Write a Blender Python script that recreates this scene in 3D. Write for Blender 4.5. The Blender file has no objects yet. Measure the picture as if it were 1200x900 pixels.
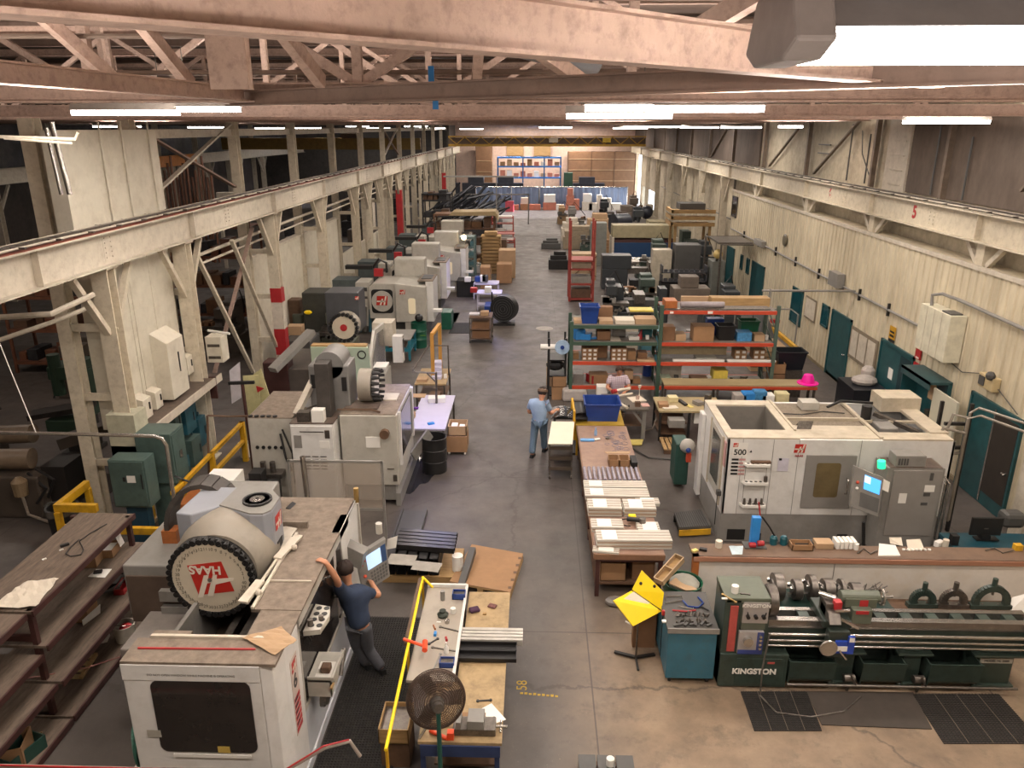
import bpy,math,random
from mathutils import Vector,Matrix,Euler
random.seed(7)
SC=bpy.context.scene
COL=SC.collection
PI=math.pi
FPX=900.0;CAMH=7.8
PITCH=math.atan(301/900.0);YAW=math.atan(28*math.cos(PITCH)/900.0)
_cp,_sp,_cy,_sy=math.cos(PITCH),math.sin(PITCH),math.cos(YAW),math.sin(YAW)
_F=Vector((-_sy*_cp,_cy*_cp,-_sp));_R=Vector((_cy,_sy,0));_U=Vector((-_sy*_sp,_cy*_sp,_cp))
cd=bpy.data.cameras.new('camera');cam=bpy.data.objects.new('camera',cd);COL.objects.link(cam)
cam.location=(0,0,CAMH)
cam.rotation_euler=Matrix((_R,_U,-_F)).transposed().to_euler()
cd.sensor_width=36;cd.sensor_fit='HORIZONTAL';cd.lens=36*FPX/1200;cd.clip_start=.05;cd.clip_end=400
SC.camera=cam
def _ray(px,py):return _F+_R*((px-600)/FPX)+_U*(-(py-450)/FPX)
def G(px,py,z=0.0):
 r=_ray(px,py);t=(z-CAMH)/r.z;return Vector((r.x*t,r.y*t,z))
def GX(px,py,X):
 r=_ray(px,py);t=X/r.x;return Vector((X,r.y*t,CAMH+r.z*t))
def GY(px,py,Y):
 r=_ray(px,py);t=Y/r.y;return Vector((r.x*t,Y,CAMH+r.z*t))
OFF={}
SPLIT={k:k[:-1]for k in 'runners posts rails slats clips legs skirt_openings rail_clips uprights side_boards shelves head_slots roof_ribs struts louvres buttons ears eyes end_frames deck_boards red_clamps side_pipes cross_boards motors pinned_sheets sheets fan_openings vent_slots roof_ribs dark_joints pale_straps bed_ways bed_webs desk_papers red_boards white_marks cabinet_slots levers pedal_linkages ribs brackets tray_holes hex_keys'.split()}
SPLIT.update(feet='foot',jaws='jaw',shelves='shelf',louvres='louvre',cross_rail='cross_rail',load='load',side_rail='side_rail',feed_dials='feed_dial',hand_wheels='hand_wheel',shelf_level='shelf_level')
def basis(d):
 d=d.normalized();a=Vector((0,0,1))if abs(d.z)<.95 else Vector((1,0,0))
 u=a.cross(d).normalized();return u,d.cross(u).normalized()
class M:
 def __init__(s):s.v=[];s.f=[];s.mi=[];s.k=0;s.n=[]
 def add(s,vs,fs):
  o=len(s.v);s.n.append((o,len(s.f)));s.v+=[tuple(p)for p in vs]
  for f in fs:s.f.append([o+i for i in f]);s.mi.append(s.k)
  return s
 def bb(s,x0,x1,y0,y1,z0,z1):
  return s.add([(x0,y0,z0),(x1,y0,z0),(x1,y1,z0),(x0,y1,z0),(x0,y0,z1),(x1,y0,z1),(x1,y1,z1),(x0,y1,z1)],[(0,3,2,1),(4,5,6,7),(0,1,5,4),(1,2,6,5),(2,3,7,6),(3,0,4,7)])
 def box(s,c,d,rot=(0,0,0)):
  R=Euler(rot).to_matrix();c=Vector(c);vs=[]
  for z in(-.5,.5):
   for x,y in((-.5,-.5),(.5,-.5),(.5,.5),(-.5,.5)):
    vs.append(c+R@Vector((x*d[0],y*d[1],z*d[2])))
  return s.add(vs,[(0,3,2,1),(4,5,6,7),(0,1,5,4),(1,2,6,5),(2,3,7,6),(3,0,4,7)])
 def hexa(s,p):
  return s.add(p,[(0,3,2,1),(4,5,6,7),(0,1,5,4),(1,2,6,5),(2,3,7,6),(3,0,4,7)])
 def bar(s,p0,p1,w,h,up=(0,0,1)):
  p0=Vector(p0);p1=Vector(p1);d=(p1-p0).normalized();up=Vector(up)
  if abs(d.dot(up))>.98:up=Vector((0,1,0))
  r=d.cross(up).normalized();u=r.cross(d)
  vs=[p+r*a*w/2+u*b*h/2 for p in(p0,p1)for a,b in((-1,-1),(1,-1),(1,1),(-1,1))]
  return s.add(vs,[(0,1,2,3),(4,7,6,5),(0,4,5,1),(1,5,6,2),(2,6,7,3),(3,7,4,0)])
 def ibeam(s,p0,p1,w,h,t=.02,up=(0,0,1)):
  p0=Vector(p0);p1=Vector(p1);d=(p1-p0).normalized();upv=Vector(up)
  if abs(d.dot(upv))>.98:upv=Vector((0,1,0))
  r=d.cross(upv).normalized();u=r.cross(d)
  s.bar(p0,p1,t,h-t,upv)
  for k in(-1,1):s.bar(p0+u*k*(h-t)/2,p1+u*k*(h-t)/2,w,t,upv)
  return s
 def cyl(s,p0,p1,r,r2=None,n=14,caps=True):
  p0=Vector(p0);p1=Vector(p1);r2=r if r2 is None else r2
  u,w=basis(p1-p0);vs=[]
  for p,q in((p0,r),(p1,r2)):
   for i in range(n):
    a=2*PI*i/n;vs.append(p+u*math.cos(a)*q+w*math.sin(a)*q)
  fs=[(i,(i+1)%n,n+(i+1)%n,n+i)for i in range(n)]
  if caps:fs+=[tuple(range(n-1,-1,-1)),tuple(range(n,2*n))]
  return s.add(vs,fs)
 def tube(s,pts,r,n=8):
  pts=[Vector(p)for p in pts];vs=[];u=None
  for i,p in enumerate(pts):
   d=(pts[min(i+1,len(pts)-1)]-pts[max(i-1,0)]).normalized()
   if u is None:u,w=basis(d)
   else:
    u=(u-d*u.dot(d))
    u=u.normalized()if u.length>1e-5 else basis(d)[0]
    w=d.cross(u)
   for k in range(n):
    a=2*PI*k/n;vs.append(p+u*math.cos(a)*r+w*math.sin(a)*r)
  fs=[(j*n+k,j*n+(k+1)%n,(j+1)*n+(k+1)%n,(j+1)*n+k)for j in range(len(pts)-1)for k in range(n)]
  fs+=[tuple(range(n-1,-1,-1)),tuple(range((len(pts)-1)*n,len(pts)*n))]
  return s.add(vs,fs)
 def prism(s,pts,a0,a1,ax='y'):
  f={'x':lambda a,b,c:(c,a,b),'y':lambda a,b,c:(a,c,b),'z':lambda a,b,c:(a,b,c)}[ax]
  n=len(pts);vs=[f(a,b,a0)for a,b in pts]+[f(a,b,a1)for a,b in pts]
  fs=[tuple(range(n-1,-1,-1)),tuple(range(n,2*n))]+[(i,(i+1)%n,n+(i+1)%n,n+i)for i in range(n)]
  return s.add(vs,fs)
 def plate(s,pts,t):
  P=[Vector(p)for p in pts];nrm=(P[1]-P[0]).cross(P[2]-P[0]).normalized()*t;n=len(P)
  vs=P+[p+nrm for p in P]
  return s.add(vs,[tuple(range(n-1,-1,-1)),tuple(range(n,2*n))]+[(i,(i+1)%n,n+(i+1)%n,n+i)for i in range(n)])
 def lathe(s,prof,c=(0,0,0),n=24,ax=(0,0,1)):
  c=Vector(c);d=Vector(ax).normalized();u,w=basis(d);vs=[]
  for r,h in prof:
   for i in range(n):
    a=2*PI*i/n;vs.append(c+d*h+u*math.cos(a)*r+w*math.sin(a)*r)
  m=len(prof);fs=[(j*n+i,j*n+(i+1)%n,(j+1)*n+(i+1)%n,(j+1)*n+i)for j in range(m-1)for i in range(n)]
  return s.add(vs,fs)
 def ring(s,c,R,r,ax=(0,0,1),n=24,a0=0,a1=2*PI):
  c=Vector(c);u,w=basis(Vector(ax));full=abs(a1-a0-2*PI)<1e-4
  pts=[c+u*math.cos(a0+(a1-a0)*i/n)*R+w*math.sin(a0+(a1-a0)*i/n)*R for i in range(n+1)]
  return s.tube(pts,r,6)
 def sph(s,c,r,n=10,sc=(1,1,1)):
  c=Vector(c);vs=[];m=n//2+1
  for j in range(m+1):
   t=PI*j/m
   for i in range(n):
    a=2*PI*i/n;vs.append((c.x+r*sc[0]*math.sin(t)*math.cos(a),c.y+r*sc[1]*math.sin(t)*math.sin(a),c.z+r*sc[2]*math.cos(t)))
  return s.add(vs,[(j*n+i,(j+1)*n+i,(j+1)*n+(i+1)%n,j*n+(i+1)%n)for j in range(m)for i in range(n)])
 def grid(s,fn,nu,nv):
  vs=[fn(i/nu,j/nv)for j in range(nv+1)for i in range(nu+1)]
  return s.add(vs,[(j*(nu+1)+i,j*(nu+1)+i+1,(j+1)*(nu+1)+i+1,(j+1)*(nu+1)+i)for j in range(nv)for i in range(nu)])
 def to(s,name,mat,parent=None,smooth=False,bevel=0,thick=0):
  if parent is not None and name in SPLIT and len(s.n)>1 and not isinstance(mat,(list,tuple)):
   st=s.n+[(len(s.v),len(s.f))];o=None
   for(a,b),(c,d)in zip(st,st[1:]):
    q=M();q.v=s.v[a:c];q.f=[[i-a for i in f]for f in s.f[b:d]];q.mi=s.mi[b:d];q.n=[]
    o=q.to(SPLIT[name],mat,parent,smooth,bevel,thick)
   return o
  off=Vector(OFF.get(parent.name,(0,0,0)))if parent else Vector((0,0,0))
  me=bpy.data.meshes.new(name);me.from_pydata([tuple(Vector(p)-off)for p in s.v],[],s.f)
  mats=mat if isinstance(mat,(list,tuple))else[mat]
  for m in mats:me.materials.append(m)
  if len(mats)>1:me.polygons.foreach_set('material_index',s.mi)
  if smooth:
   me.polygons.foreach_set('use_smooth',[True]*len(me.polygons))
   try:me.set_sharp_from_angle(angle=math.radians(40))
   except Exception:pass
  me.update()
  o=bpy.data.objects.new(name,me);COL.objects.link(o)
  if parent:o.parent=parent;OFF[o.name]=tuple(off)
  if thick:md=o.modifiers.new('s','SOLIDIFY');md.thickness=thick;md.offset=0
  if bevel:md=o.modifiers.new('b','BEVEL');md.width=bevel;md.segments=2;md.limit_method='ANGLE'
  return o
def tag(o,label,cat,group=None,kind=None):
 if label:o['label']=label
 if cat:o['category']=cat
 if group:o['group']=group
 if kind:o['kind']=kind
 return o
def thing(name,label,cat,loc=(0,0,0),rz=0,group=None,world=True):
 o=bpy.data.objects.new(name,None);COL.objects.link(o);o.location=loc;o.rotation_euler=(0,0,rz)
 o.empty_display_size=.2
 OFF[o.name]=tuple(loc)if(world and rz==0)else(0,0,0)
 return tag(o,label,cat,group)
def solo(m,name,mat,label,cat,group=None,**k):
 xs=[p[0]for p in m.v];ys=[p[1]for p in m.v];zs=[p[2]for p in m.v]
 c=Vector(((min(xs)+max(xs))/2,(min(ys)+max(ys))/2,min(zs)))
 m.v=[tuple(Vector(p)-c)for p in m.v];o=m.to(name,mat,**k);o.location=c
 return tag(o,label,cat,group)
def struct(m,name,mat,**k):
 o=m.to(name,mat,**k);o['kind']='structure';return o
KIDS={}
def dup(root,loc=None,rz=None,label=None,group=None):
 r=root.copy();COL.objects.link(r)
 if loc is not None:r.location=loc
 if rz is not None:r.rotation_euler=(0,0,rz)
 if label:r['label']=label
 if group:r['group']=group
 for ch in list(root.children):
  c=ch.copy();COL.objects.link(c);c.parent=r
  for g in list(ch.children):
   d=g.copy();COL.objects.link(d);d.parent=c
 return r
def fr(w=.5,h=.5,r=.05,n=4):
 out=[]
 for cx,cy,a0 in((w/2-r,h/2-r,0),(-w/2+r,h/2-r,PI/2),(-w/2+r,-h/2+r,PI),(w/2-r,-h/2+r,1.5*PI)):
  for i in range(n+1):
   a=a0+PI/2*i/n;out.append((cx+r*math.cos(a),cy+r*math.sin(a)))
 return out
def txt(s,name,mat,parent,loc,rot=(PI/2,0,0),size=.1,align='CENTER',ext=.002,sx=1.0,bold=0):
 cu=bpy.data.curves.new('t','FONT');cu.body=s;cu.size=size;cu.align_x=align;cu.align_y='CENTER';cu.extrude=ext;cu.offset=bold
 t=bpy.data.objects.new('t',cu);COL.objects.link(t)
 dg=bpy.context.evaluated_depsgraph_get();me=bpy.data.meshes.new_from_object(t.evaluated_get(dg));me.name=name
 bpy.data.objects.remove(t);me.materials.clear();me.materials.append(mat)
 off=Vector(OFF.get(parent.name,(0,0,0)))if parent else Vector((0,0,0))
 me.transform(Matrix.Translation(Vector(loc)-off)@Euler(rot).to_matrix().to_4x4()@Matrix.Diagonal((sx,1,1,1)))
 o=bpy.data.objects.new(name,me);COL.objects.link(o)
 if parent:o.parent=parent;OFF[o.name]=tuple(off)
 return o
def lin(h):
 h=h.lstrip('#');c=[int(h[i:i+2],16)/255 for i in(0,2,4)]
 return tuple((x/12.92 if x<=.04045 else((x+.055)/1.055)**2.4)for x in c)+(1,)
MATS={}
def mat(name,color='#808080',rough=.6,metal=0.0,var=.18,scale=4.0,dirt=None,dscale=2.0,damt=.5,bump=0.0,bscale=40,spec=.5,stretch=None):
 if name in MATS:return MATS[name]
 m=bpy.data.materials.new(name);m.use_nodes=True;nt=m.node_tree;N=nt.nodes;L=nt.links
 b=N['Principled BSDF'];c=lin(color)if isinstance(color,str)else color
 b.inputs['Roughness'].default_value=rough;b.inputs['Metallic'].default_value=metal
 b.inputs['Specular IOR Level'].default_value=spec
 tc=N.new('ShaderNodeTexCoord');geo=N.new('ShaderNodeNewGeometry')
 src=geo.outputs['Position']
 if stretch:
  mp=N.new('ShaderNodeMapping');mp.inputs['Scale'].default_value=stretch;L.new(src,mp.inputs['Vector']);src=mp.outputs['Vector']
 no=N.new('ShaderNodeTexNoise');no.inputs['Scale'].default_value=scale;no.inputs['Detail'].default_value=6;no.inputs['Roughness'].default_value=.65
 L.new(src,no.inputs['Vector'])
 rp=N.new('ShaderNodeValToRGB');e=rp.color_ramp.elements
 e[0].position=.3;e[1].position=.7
 lo=tuple(x*(1-var)for x in c[:3])+(1,);hi=tuple(min(1,x*(1+var))for x in c[:3])+(1,)
 e[0].color=lo;e[1].color=hi;L.new(no.outputs['Fac'],rp.inputs['Fac'])
 out=rp.outputs['Color']
 if dirt:
  n2=N.new('ShaderNodeTexNoise');n2 .inputs['Scale'].default_value=dscale;n2 .inputs['Detail'].default_value=8;n2 .inputs['Roughness'].default_value=.7
  L.new(src,n2 .inputs['Vector'])
  r2=N.new('ShaderNodeValToRGB');r2 .color_ramp.elements[0].position=.48;r2 .color_ramp.elements[1].position=.72
  r2 .color_ramp.elements[0].color=(0,0,0,1);r2 .color_ramp.elements[1].color=(damt,damt,damt,1)
  L.new(n2 .outputs['Fac'],r2 .inputs['Fac'])
  mx=N.new('ShaderNodeMixRGB');L.new(r2 .outputs['Color'],mx.inputs['Fac']);L.new(out,mx.inputs['Color1']);mx.inputs['Color2'].default_value=lin(dirt)
  out=mx.outputs['Color']
 L.new(out,b.inputs['Base Color'])
 if bump:
  n3=N.new('ShaderNodeTexNoise');n3 .inputs['Scale'].default_value=bscale;n3 .inputs['Detail'].default_value=4;L.new(src,n3 .inputs['Vector'])
  bp=N.new('ShaderNodeBump');bp.inputs['Strength'].default_value=bump;bp.inputs['Distance'].default_value=.02
  L.new(n3 .outputs['Fac'],bp.inputs['Height']);L.new(bp.outputs['Normal'],b.inputs['Normal'])
 MATS[name]=m;return m
def emit(name,color,s):
 if name in MATS:return MATS[name]
 m=bpy.data.materials.new(name);m.use_nodes=True;b=m.node_tree.nodes['Principled BSDF']
 c=lin(color)if isinstance(color,str)else color
 b.inputs['Base Color'].default_value=c;b.inputs['Emission Color'].default_value=c;b.inputs['Emission Strength'].default_value=s
 MATS[name]=m;return m
def glass(name,color,rough=.1,alpha=.35):
 if name in MATS:return MATS[name]
 m=bpy.data.materials.new(name);m.use_nodes=True;b=m.node_tree.nodes['Principled BSDF']
 b.inputs['Base Color'].default_value=lin(color);b.inputs['Roughness'].default_value=rough;b.inputs['Alpha'].default_value=alpha
 MATS[name]=m;return m
cream=mat('cream_paint','#c6bca8',.5,dirt='#7a6a50',dscale=7,damt=.4,var=.1)
cream2=mat('dusty_cream_paint','#bfb6a6',.6,dirt='#7b6c59',dscale=5,damt=.4,var=.1)
beamp=mat('pinkish_beam_paint','#c0a698',.65,dirt='#5e4438',dscale=14,damt=.45,scale=3,bump=.15)
beamdk=mat('dark_beam_paint','#8a7468',.7,dirt='#4d3a30',dscale=8,damt=.5)
officem=mat('office_siding','#c5baa1',.5,dirt='#857253',dscale=.8,damt=.45,stretch=(1,1,.25))
blockw=mat('white_block_paint','#c6bfae',.6,dirt='#8b7b64',dscale=2.5,damt=.35,var=.07)
teal=mat('teal_door_paint','#1d484c',.4,var=.25)
tealm=mat('teal_cabinet_paint','#24505c',.45,dirt='#2b2f30',dscale=6,damt=.6)
tealg=mat('grey_green_cabinet','#465853',.45,dirt='#2f3a33',dscale=5,damt=.5)
dgreen=mat('lathe_green_paint','#34413b',.35,dirt='#24261f',dscale=6,damt=.7)
lgreen=mat('lathe_top_green','#5c6254',.45,dirt='#3f4234',dscale=8,damt=.5)
hgrey=mat('machine_light_grey','#aeaaa0',.38,dirt='#7c7464',dscale=3,damt=.35,var=.06)
hwhite=mat('machine_white','#d2d0cc',.35,dirt='#8d8473',dscale=3,damt=.25,var=.05)
hmid=mat('machine_mid_grey','#817e79',.4,dirt='#5e5850',dscale=3,damt=.4,var=.08)
hdark=mat('machine_dark_grey','#4a4947',.5,dirt='#33302c',damt=.5)
dust=mat('dusty_tan_top','#7a6d60',.85,dirt='#594d40',dscale=5,damt=.7,var=.25,scale=9)
dust2=mat('oily_brown_top','#574a41',.6,dirt='#3c3129',dscale=6,damt=.7,var=.25,scale=7)
bgrey=mat('blue_grey_cover','#8d9097',.4,dirt='#6d6a66',damt=.4,var=.08)
mint=mat('mint_panel','#a9b8a2',.4,var=.05,dirt='#8d9480',damt=.3)
dwin=mat('dark_window','#2a2522',.12,var=.3,scale=1.5)
steel=mat('bright_steel','#b4b0aa',.25,metal=.9,var=.12,scale=12)
dsteel=mat('dull_steel','#6f6963',.4,metal=.8,var=.3,scale=14)
black=mat('black_paint','#191818',.5,var=.3)
rubber=mat('black_rubber','#171615',.8,var=.3,dirt='#4a443c',dscale=20,damt=.35)
rust=mat('dark_red_steel','#3f231f',.6,var=.3)
redp=mat('red_paint','#a3262a',.45,var=.15)
redrack=mat('red_rack_paint','#8f3a30',.5,var=.25)
orange=mat('orange_rack_beam','#b9442a',.5,var=.15,dirt='#6d3524',damt=.4)
rackgreen=mat('green_rack_upright','#3b5143',.5,var=.2,dirt='#2e3a30',damt=.5)
yellow=mat('yellow_paint','#c99a1e',.5,var=.12,dirt='#7a5a22',dscale=6,damt=.6)
byellow=mat('bright_yellow_plastic','#f0cf12',.35,var=.04)
bluep=mat('blue_plastic','#1c3b80',.35,var=.12)
lblue=mat('bright_blue_paint','#2f7fc4',.4,var=.1)
white=mat('white_paper','#dcd9d2',.7,var=.04,scale=2)
card=mat('cardboard','#92704f',.8,var=.12,scale=3)
card2=mat('pale_cardboard','#a88b6b',.8,var=.1,scale=3)
card3=mat('brown_cardboard','#7a5a40',.8,var=.15,scale=3)
wood=mat('bare_wood','#a38458',.7,var=.2,scale=3,stretch=(1,8,8),dirt='#6e5436',damt=.5)
plyw=mat('worn_plywood','#a08862',.6,var=.2,scale=5,dirt='#5d4c33',dscale=4,damt=.6)
dwood=mat('dark_stained_wood','#5c4432',.65,var=.25,scale=6)
orwood=mat('orange_wood','#9a5a2c',.5,var=.2,scale=8)
plank=mat('grimy_plank','#65574b',.75,var=.3,scale=3,stretch=(6,1,6),dirt='#30271f',dscale=4,damt=.6)
bench=mat('worn_bench_top','#8b6f5f',.5,var=.15,scale=5,dirt='#a58d7c',dscale=2,damt=.5)
skin=mat('skin','#b98466',.5,var=.05)
hair=mat('dark_hair','#2b1d16',.7,var=.3,scale=60)
denim=mat('denim','#5d7183',.85,var=.12,scale=30)
gjean=mat('grey_trousers','#4a4b50',.85,var=.15,scale=20)
navy=mat('navy_shirt','#27344b',.85,var=.12,scale=12)
lshirt=mat('light_blue_shirt','#91a7c2',.8,var=.06,scale=10)
shoe=mat('dark_shoe','#151517',.6)
def checks():
 m=mat('plaid_shirt','#c9b7bb',.8);nt=m.node_tree;N=nt.nodes;L=nt.links
 g=N.new('ShaderNodeNewGeometry');s=N.new('ShaderNodeSeparateXYZ');L.new(g.outputs['Position'],s.inputs[0]);outs=[]
 for ax,fq in(('X',24),('Z',24)):
  mu=N.new('ShaderNodeMath');mu.operation='MULTIPLY';mu.inputs[1].default_value=fq;L.new(s.outputs[ax],mu.inputs[0])
  f=N.new('ShaderNodeMath');f.operation='FRACT';L.new(mu.outputs[0],f.inputs[0])
  l=N.new('ShaderNodeMath');l.operation='LESS_THAN';l.inputs[1].default_value=.3;L.new(f.outputs[0],l.inputs[0]);outs.append(l)
 a=N.new('ShaderNodeMath');a.operation='ADD';L.new(outs[0].outputs[0],a.inputs[0]);L.new(outs[1].outputs[0],a.inputs[1])
 d=N.new('ShaderNodeMath');d.operation='MULTIPLY';d.inputs[1].default_value=.45;L.new(a.outputs[0],d.inputs[0])
 mx=N.new('ShaderNodeMixRGB');L.new(d.outputs[0],mx.inputs['Fac']);mx.inputs['Color1'].default_value=lin('#c9bcc4');mx.inputs['Color2'].default_value=lin('#7d5560')
 L.new(mx.outputs[0],N['Principled BSDF'].inputs['Base Color']);return m
plaid=checks()
lampm=emit('lit_fluorescent',(1,.94,.88,1),24)
def floor_mat():
 m=bpy.data.materials.new('shop_concrete');m.use_nodes=True;nt=m.node_tree;N=nt.nodes;L=nt.links;b=N['Principled BSDF']
 g=N.new('ShaderNodeNewGeometry')
 def noise(sc,det=8,ro=.65,st=None):
  n=N.new('ShaderNodeTexNoise');n.inputs['Scale'].default_value=sc;n.inputs['Detail'].default_value=det;n.inputs['Roughness'].default_value=ro
  if st:
   mp=N.new('ShaderNodeMapping');mp.inputs['Scale'].default_value=st;L.new(g.outputs['Position'],mp.inputs[0]);L.new(mp.outputs[0],n.inputs[0])
  else:L.new(g.outputs['Position'],n.inputs[0])
  return n
 def ramp(src,p0,p1,c0,c1):
  r=N.new('ShaderNodeValToRGB');r.color_ramp.elements[0].position=p0;r.color_ramp.elements[1].position=p1
  r.color_ramp.elements[0].color=c0;r.color_ramp.elements[1].color=c1;L.new(src,r.inputs[0]);return r.outputs[0]
 def mix(f,a,c,mode='MIX'):
  x=N.new('ShaderNodeMixRGB');x.blend_type=mode
  for s,i in((f,0),(a,1),(c,2)):
   if hasattr(s,'is_linked')or hasattr(s,'links'):L.new(s,x.inputs[i])
   else:x.inputs[i].default_value=s
  return x.outputs[0]
 c=ramp(noise(.9).outputs[0],.3,.72,lin('#443f3c'),lin('#5d554f'))
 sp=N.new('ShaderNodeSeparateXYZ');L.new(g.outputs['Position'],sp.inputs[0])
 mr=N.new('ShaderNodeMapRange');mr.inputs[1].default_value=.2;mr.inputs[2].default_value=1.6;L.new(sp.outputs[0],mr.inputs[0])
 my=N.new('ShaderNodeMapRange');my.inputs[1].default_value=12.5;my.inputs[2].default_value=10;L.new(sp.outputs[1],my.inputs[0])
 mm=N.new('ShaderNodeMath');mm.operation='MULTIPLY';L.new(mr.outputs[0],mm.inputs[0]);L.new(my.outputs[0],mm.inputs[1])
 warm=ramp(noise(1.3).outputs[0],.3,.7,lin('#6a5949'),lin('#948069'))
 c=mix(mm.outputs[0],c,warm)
 blot=ramp(noise(2.2,10,.75).outputs[0],.52,.68,(0,0,0,1),(.55,.55,.55,1))
 c=mix(blot,c,lin('#433b35'))
 pale=ramp(noise(5,10,.8,(1,.3,1)).outputs[0],.58,.75,(0,0,0,1),(.4,.4,.4,1))
 c=mix(pale,c,lin('#776b60'))
 spk=ramp(noise(30,3,.6).outputs[0],.68,.72,(0,0,0,1),(.45,.45,.45,1))
 c=mix(spk,c,lin('#9a8c7c'))
 br=N.new('ShaderNodeTexBrick');br.offset=0;br.inputs['Scale'].default_value=1;br.inputs['Brick Width'].default_value=5.8;br.inputs['Row Height'].default_value=5.8
 br.inputs['Mortar Size'].default_value=.012;br.inputs['Color1'].default_value=(0,0,0,1);br.inputs['Color2'].default_value=(0,0,0,1);br.inputs['Mortar'].default_value=(.7,.7,.7,1)
 mp=N.new('ShaderNodeMapping');mp.inputs['Location'].default_value=(4.9,1.0,0);L.new(g.outputs['Position'],mp.inputs[0]);L.new(mp.outputs[0],br.inputs['Vector'])
 c=mix(br.outputs['Color'],c,lin('#3a322c'))
 vo=N.new('ShaderNodeTexVoronoi');vo.feature='DISTANCE_TO_EDGE';vo.inputs['Scale'].default_value=.28
 wn=noise(2.5,4);ad=N.new('ShaderNodeMixRGB');ad.inputs[0].default_value=.35;L.new(g.outputs['Position'],ad.inputs[1]);L.new(wn.outputs[1],ad.inputs[2]);L.new(ad.outputs[0],vo.inputs[0])
 cr=ramp(vo.outputs[0],.003,.006,(.6,.6,.6,1),(0,0,0,1))
 c=mix(cr,c,lin('#3a332d'))
 L.new(c,b.inputs['Base Color'])
 rr=ramp(noise(1.5).outputs[0],.3,.7,(.38,.38,.38,1),(.62,.62,.62,1));L.new(rr,b.inputs['Roughness'])
 return m
floorm=floor_mat()
struct(M().bb(-30,11,-4,92,-.3,0),'floor',floorm)
yl=mat('worn_yellow_floor_paint','#a88a2e',.7,var=.4,scale=30)
m=M();p=G(609,812,.004);q=G(655,816,.004)
for i in range(9):a=p.lerp(q,(i+.1)/9);b_=p.lerp(q,(i+.8)/9);m.bb(a.x,b_.x,a.y-.02,a.y+.015+.01*(i%2),0,.004)
o=m.to('floor_line',yl);tag(o,'short worn yellow dashed line painted on the concrete aisle','floor marking')
t_=G(612,803,.003);o=txt('58','floor_number',yl,None,(t_.x,t_.y,.002),(0,0,PI/2),.22,ext=.001);tag(o,'worn yellow digits painted on the aisle beside the dashed line','floor marking')
c=G(638,385,0);solo(M().lathe([(0,.012),(.33,.012),(.36,.004),(.36,0)],c,28),'manhole_cover',mat('cast_iron','#8a8378',.5,metal=.3),'round pale manhole cover set in the aisle floor before the fan','manhole cover')
wet=mat('oily_wet_patch','#2b2a2e',.12,var=.5,scale=3)
m=M();c=G(492,560,0);pts=[]
for i in range(40):
 a=2*PI*i/40;r=1+.18*math.sin(3*a+1)+.1*math.sin(7*a);pts.append((c.x-.1+.42*r*math.cos(a),c.y+.3+.95*r*math.sin(a)))
solo(M().prism(pts,0.0,.003,'z'),'oil_puddle',wet,'dark glossy oil puddle on the floor beside the black drum','puddle')
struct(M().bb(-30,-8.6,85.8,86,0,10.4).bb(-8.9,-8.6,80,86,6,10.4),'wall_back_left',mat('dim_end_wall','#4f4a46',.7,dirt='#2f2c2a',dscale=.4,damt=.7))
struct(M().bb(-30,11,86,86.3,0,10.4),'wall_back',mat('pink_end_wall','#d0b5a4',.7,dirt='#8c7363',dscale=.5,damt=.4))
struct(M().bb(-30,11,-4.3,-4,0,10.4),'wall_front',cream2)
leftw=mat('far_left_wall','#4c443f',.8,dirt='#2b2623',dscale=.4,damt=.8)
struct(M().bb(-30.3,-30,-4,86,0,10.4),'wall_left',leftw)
stain=mat('stained_upper_wall','#5f5248',.8,dirt='#3b3029',dscale=.7,damt=.8,var=.3,scale=1.6,stretch=(1,1,.5))
m=M()
X0,X1=10.6,10.9
for y0,y1,z0,z1 in((-4,70.5,0,10.4),(70.5,78.5,2.3,10.4),(78.5,80.2,0,10.4),(80.2,84.6,5.2,10.4),(84.6,86.3,0,10.4)):m.bb(X0,X1,y0,y1,z0,z1)
struct(m,'wall_right',mat('right_block_wall','#b3a892',.7,dirt='#5f5040',dscale=.8,damt=.6))
m=M()
yy=[(-4,22.8),(38,42.6),(42.9,48.4),(48.7,54.2),(54.5,60),(60.3,65.8),(66.1,71.6),(71.9,77.4),(77.7,85.9)]
for a,b_ in yy:m.bb(10.52,10.6,a,b_,6.05,8.05)
struct(m,'trim_1',stain)
m=M().bb(10.5,10.6,22.9,24.3,5.6,8.1)
for k in range(4):m.bb(10.47,10.5,23.1,23.9,6.2+k*.4,6.23+k*.4)
struct(m,'trim_2',cream2)
m=M()
for a in(14.2,20.6,25,31.1,36.9,42.7,48.5,54.3,60.1):m.bb(10.38,10.52,a-.07,a+.07,6.0,8.1)
for a,b_ in((14.9,17.0),(26.5,30.2),(32,36),(44,48)):
 m.bar((10.45,a,8.0),(10.45,b_,6.15),.06,.1,(1,0,0));
m.bar((10.45,14.5,8.0),(10.45,12.2,6.15),.06,.1,(1,0,0));m.bar((10.45,17.3,6.5),(10.45,15.6,8.0),.06,.08,(1,0,0))
struct(m,'trim_3',mat('dull_wall_steel','#6b5d50',.6,var=.3))
struct(M().bb(-30,11,-4,86,10.4,10.6),'ceiling',mat('roof_deck','#63544c',.8,dirt='#3c312b',dscale=.6,damt=.6))
m=M()
for k in range(22):m.ibeam((-30,-3+k*4.0,10.25),(11,-3+k*4.0,10.25),.12,.25,.03)
struct(m,'trim_4',beamdk)
m=M()
m.bb(9.86,10.55,4,39.6,4.75,4.83)
n=int((39.6-4)/.3)
prof=[]
for i in range(n):
 y=4+i*.3;prof+=[(y,9.8),(y+.2,9.8),(y+.22,9.83),(y+.28,9.83)]
pts=[(x,y)for y,x in prof]+[(9.86,39.6),(9.86,4)]
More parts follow.
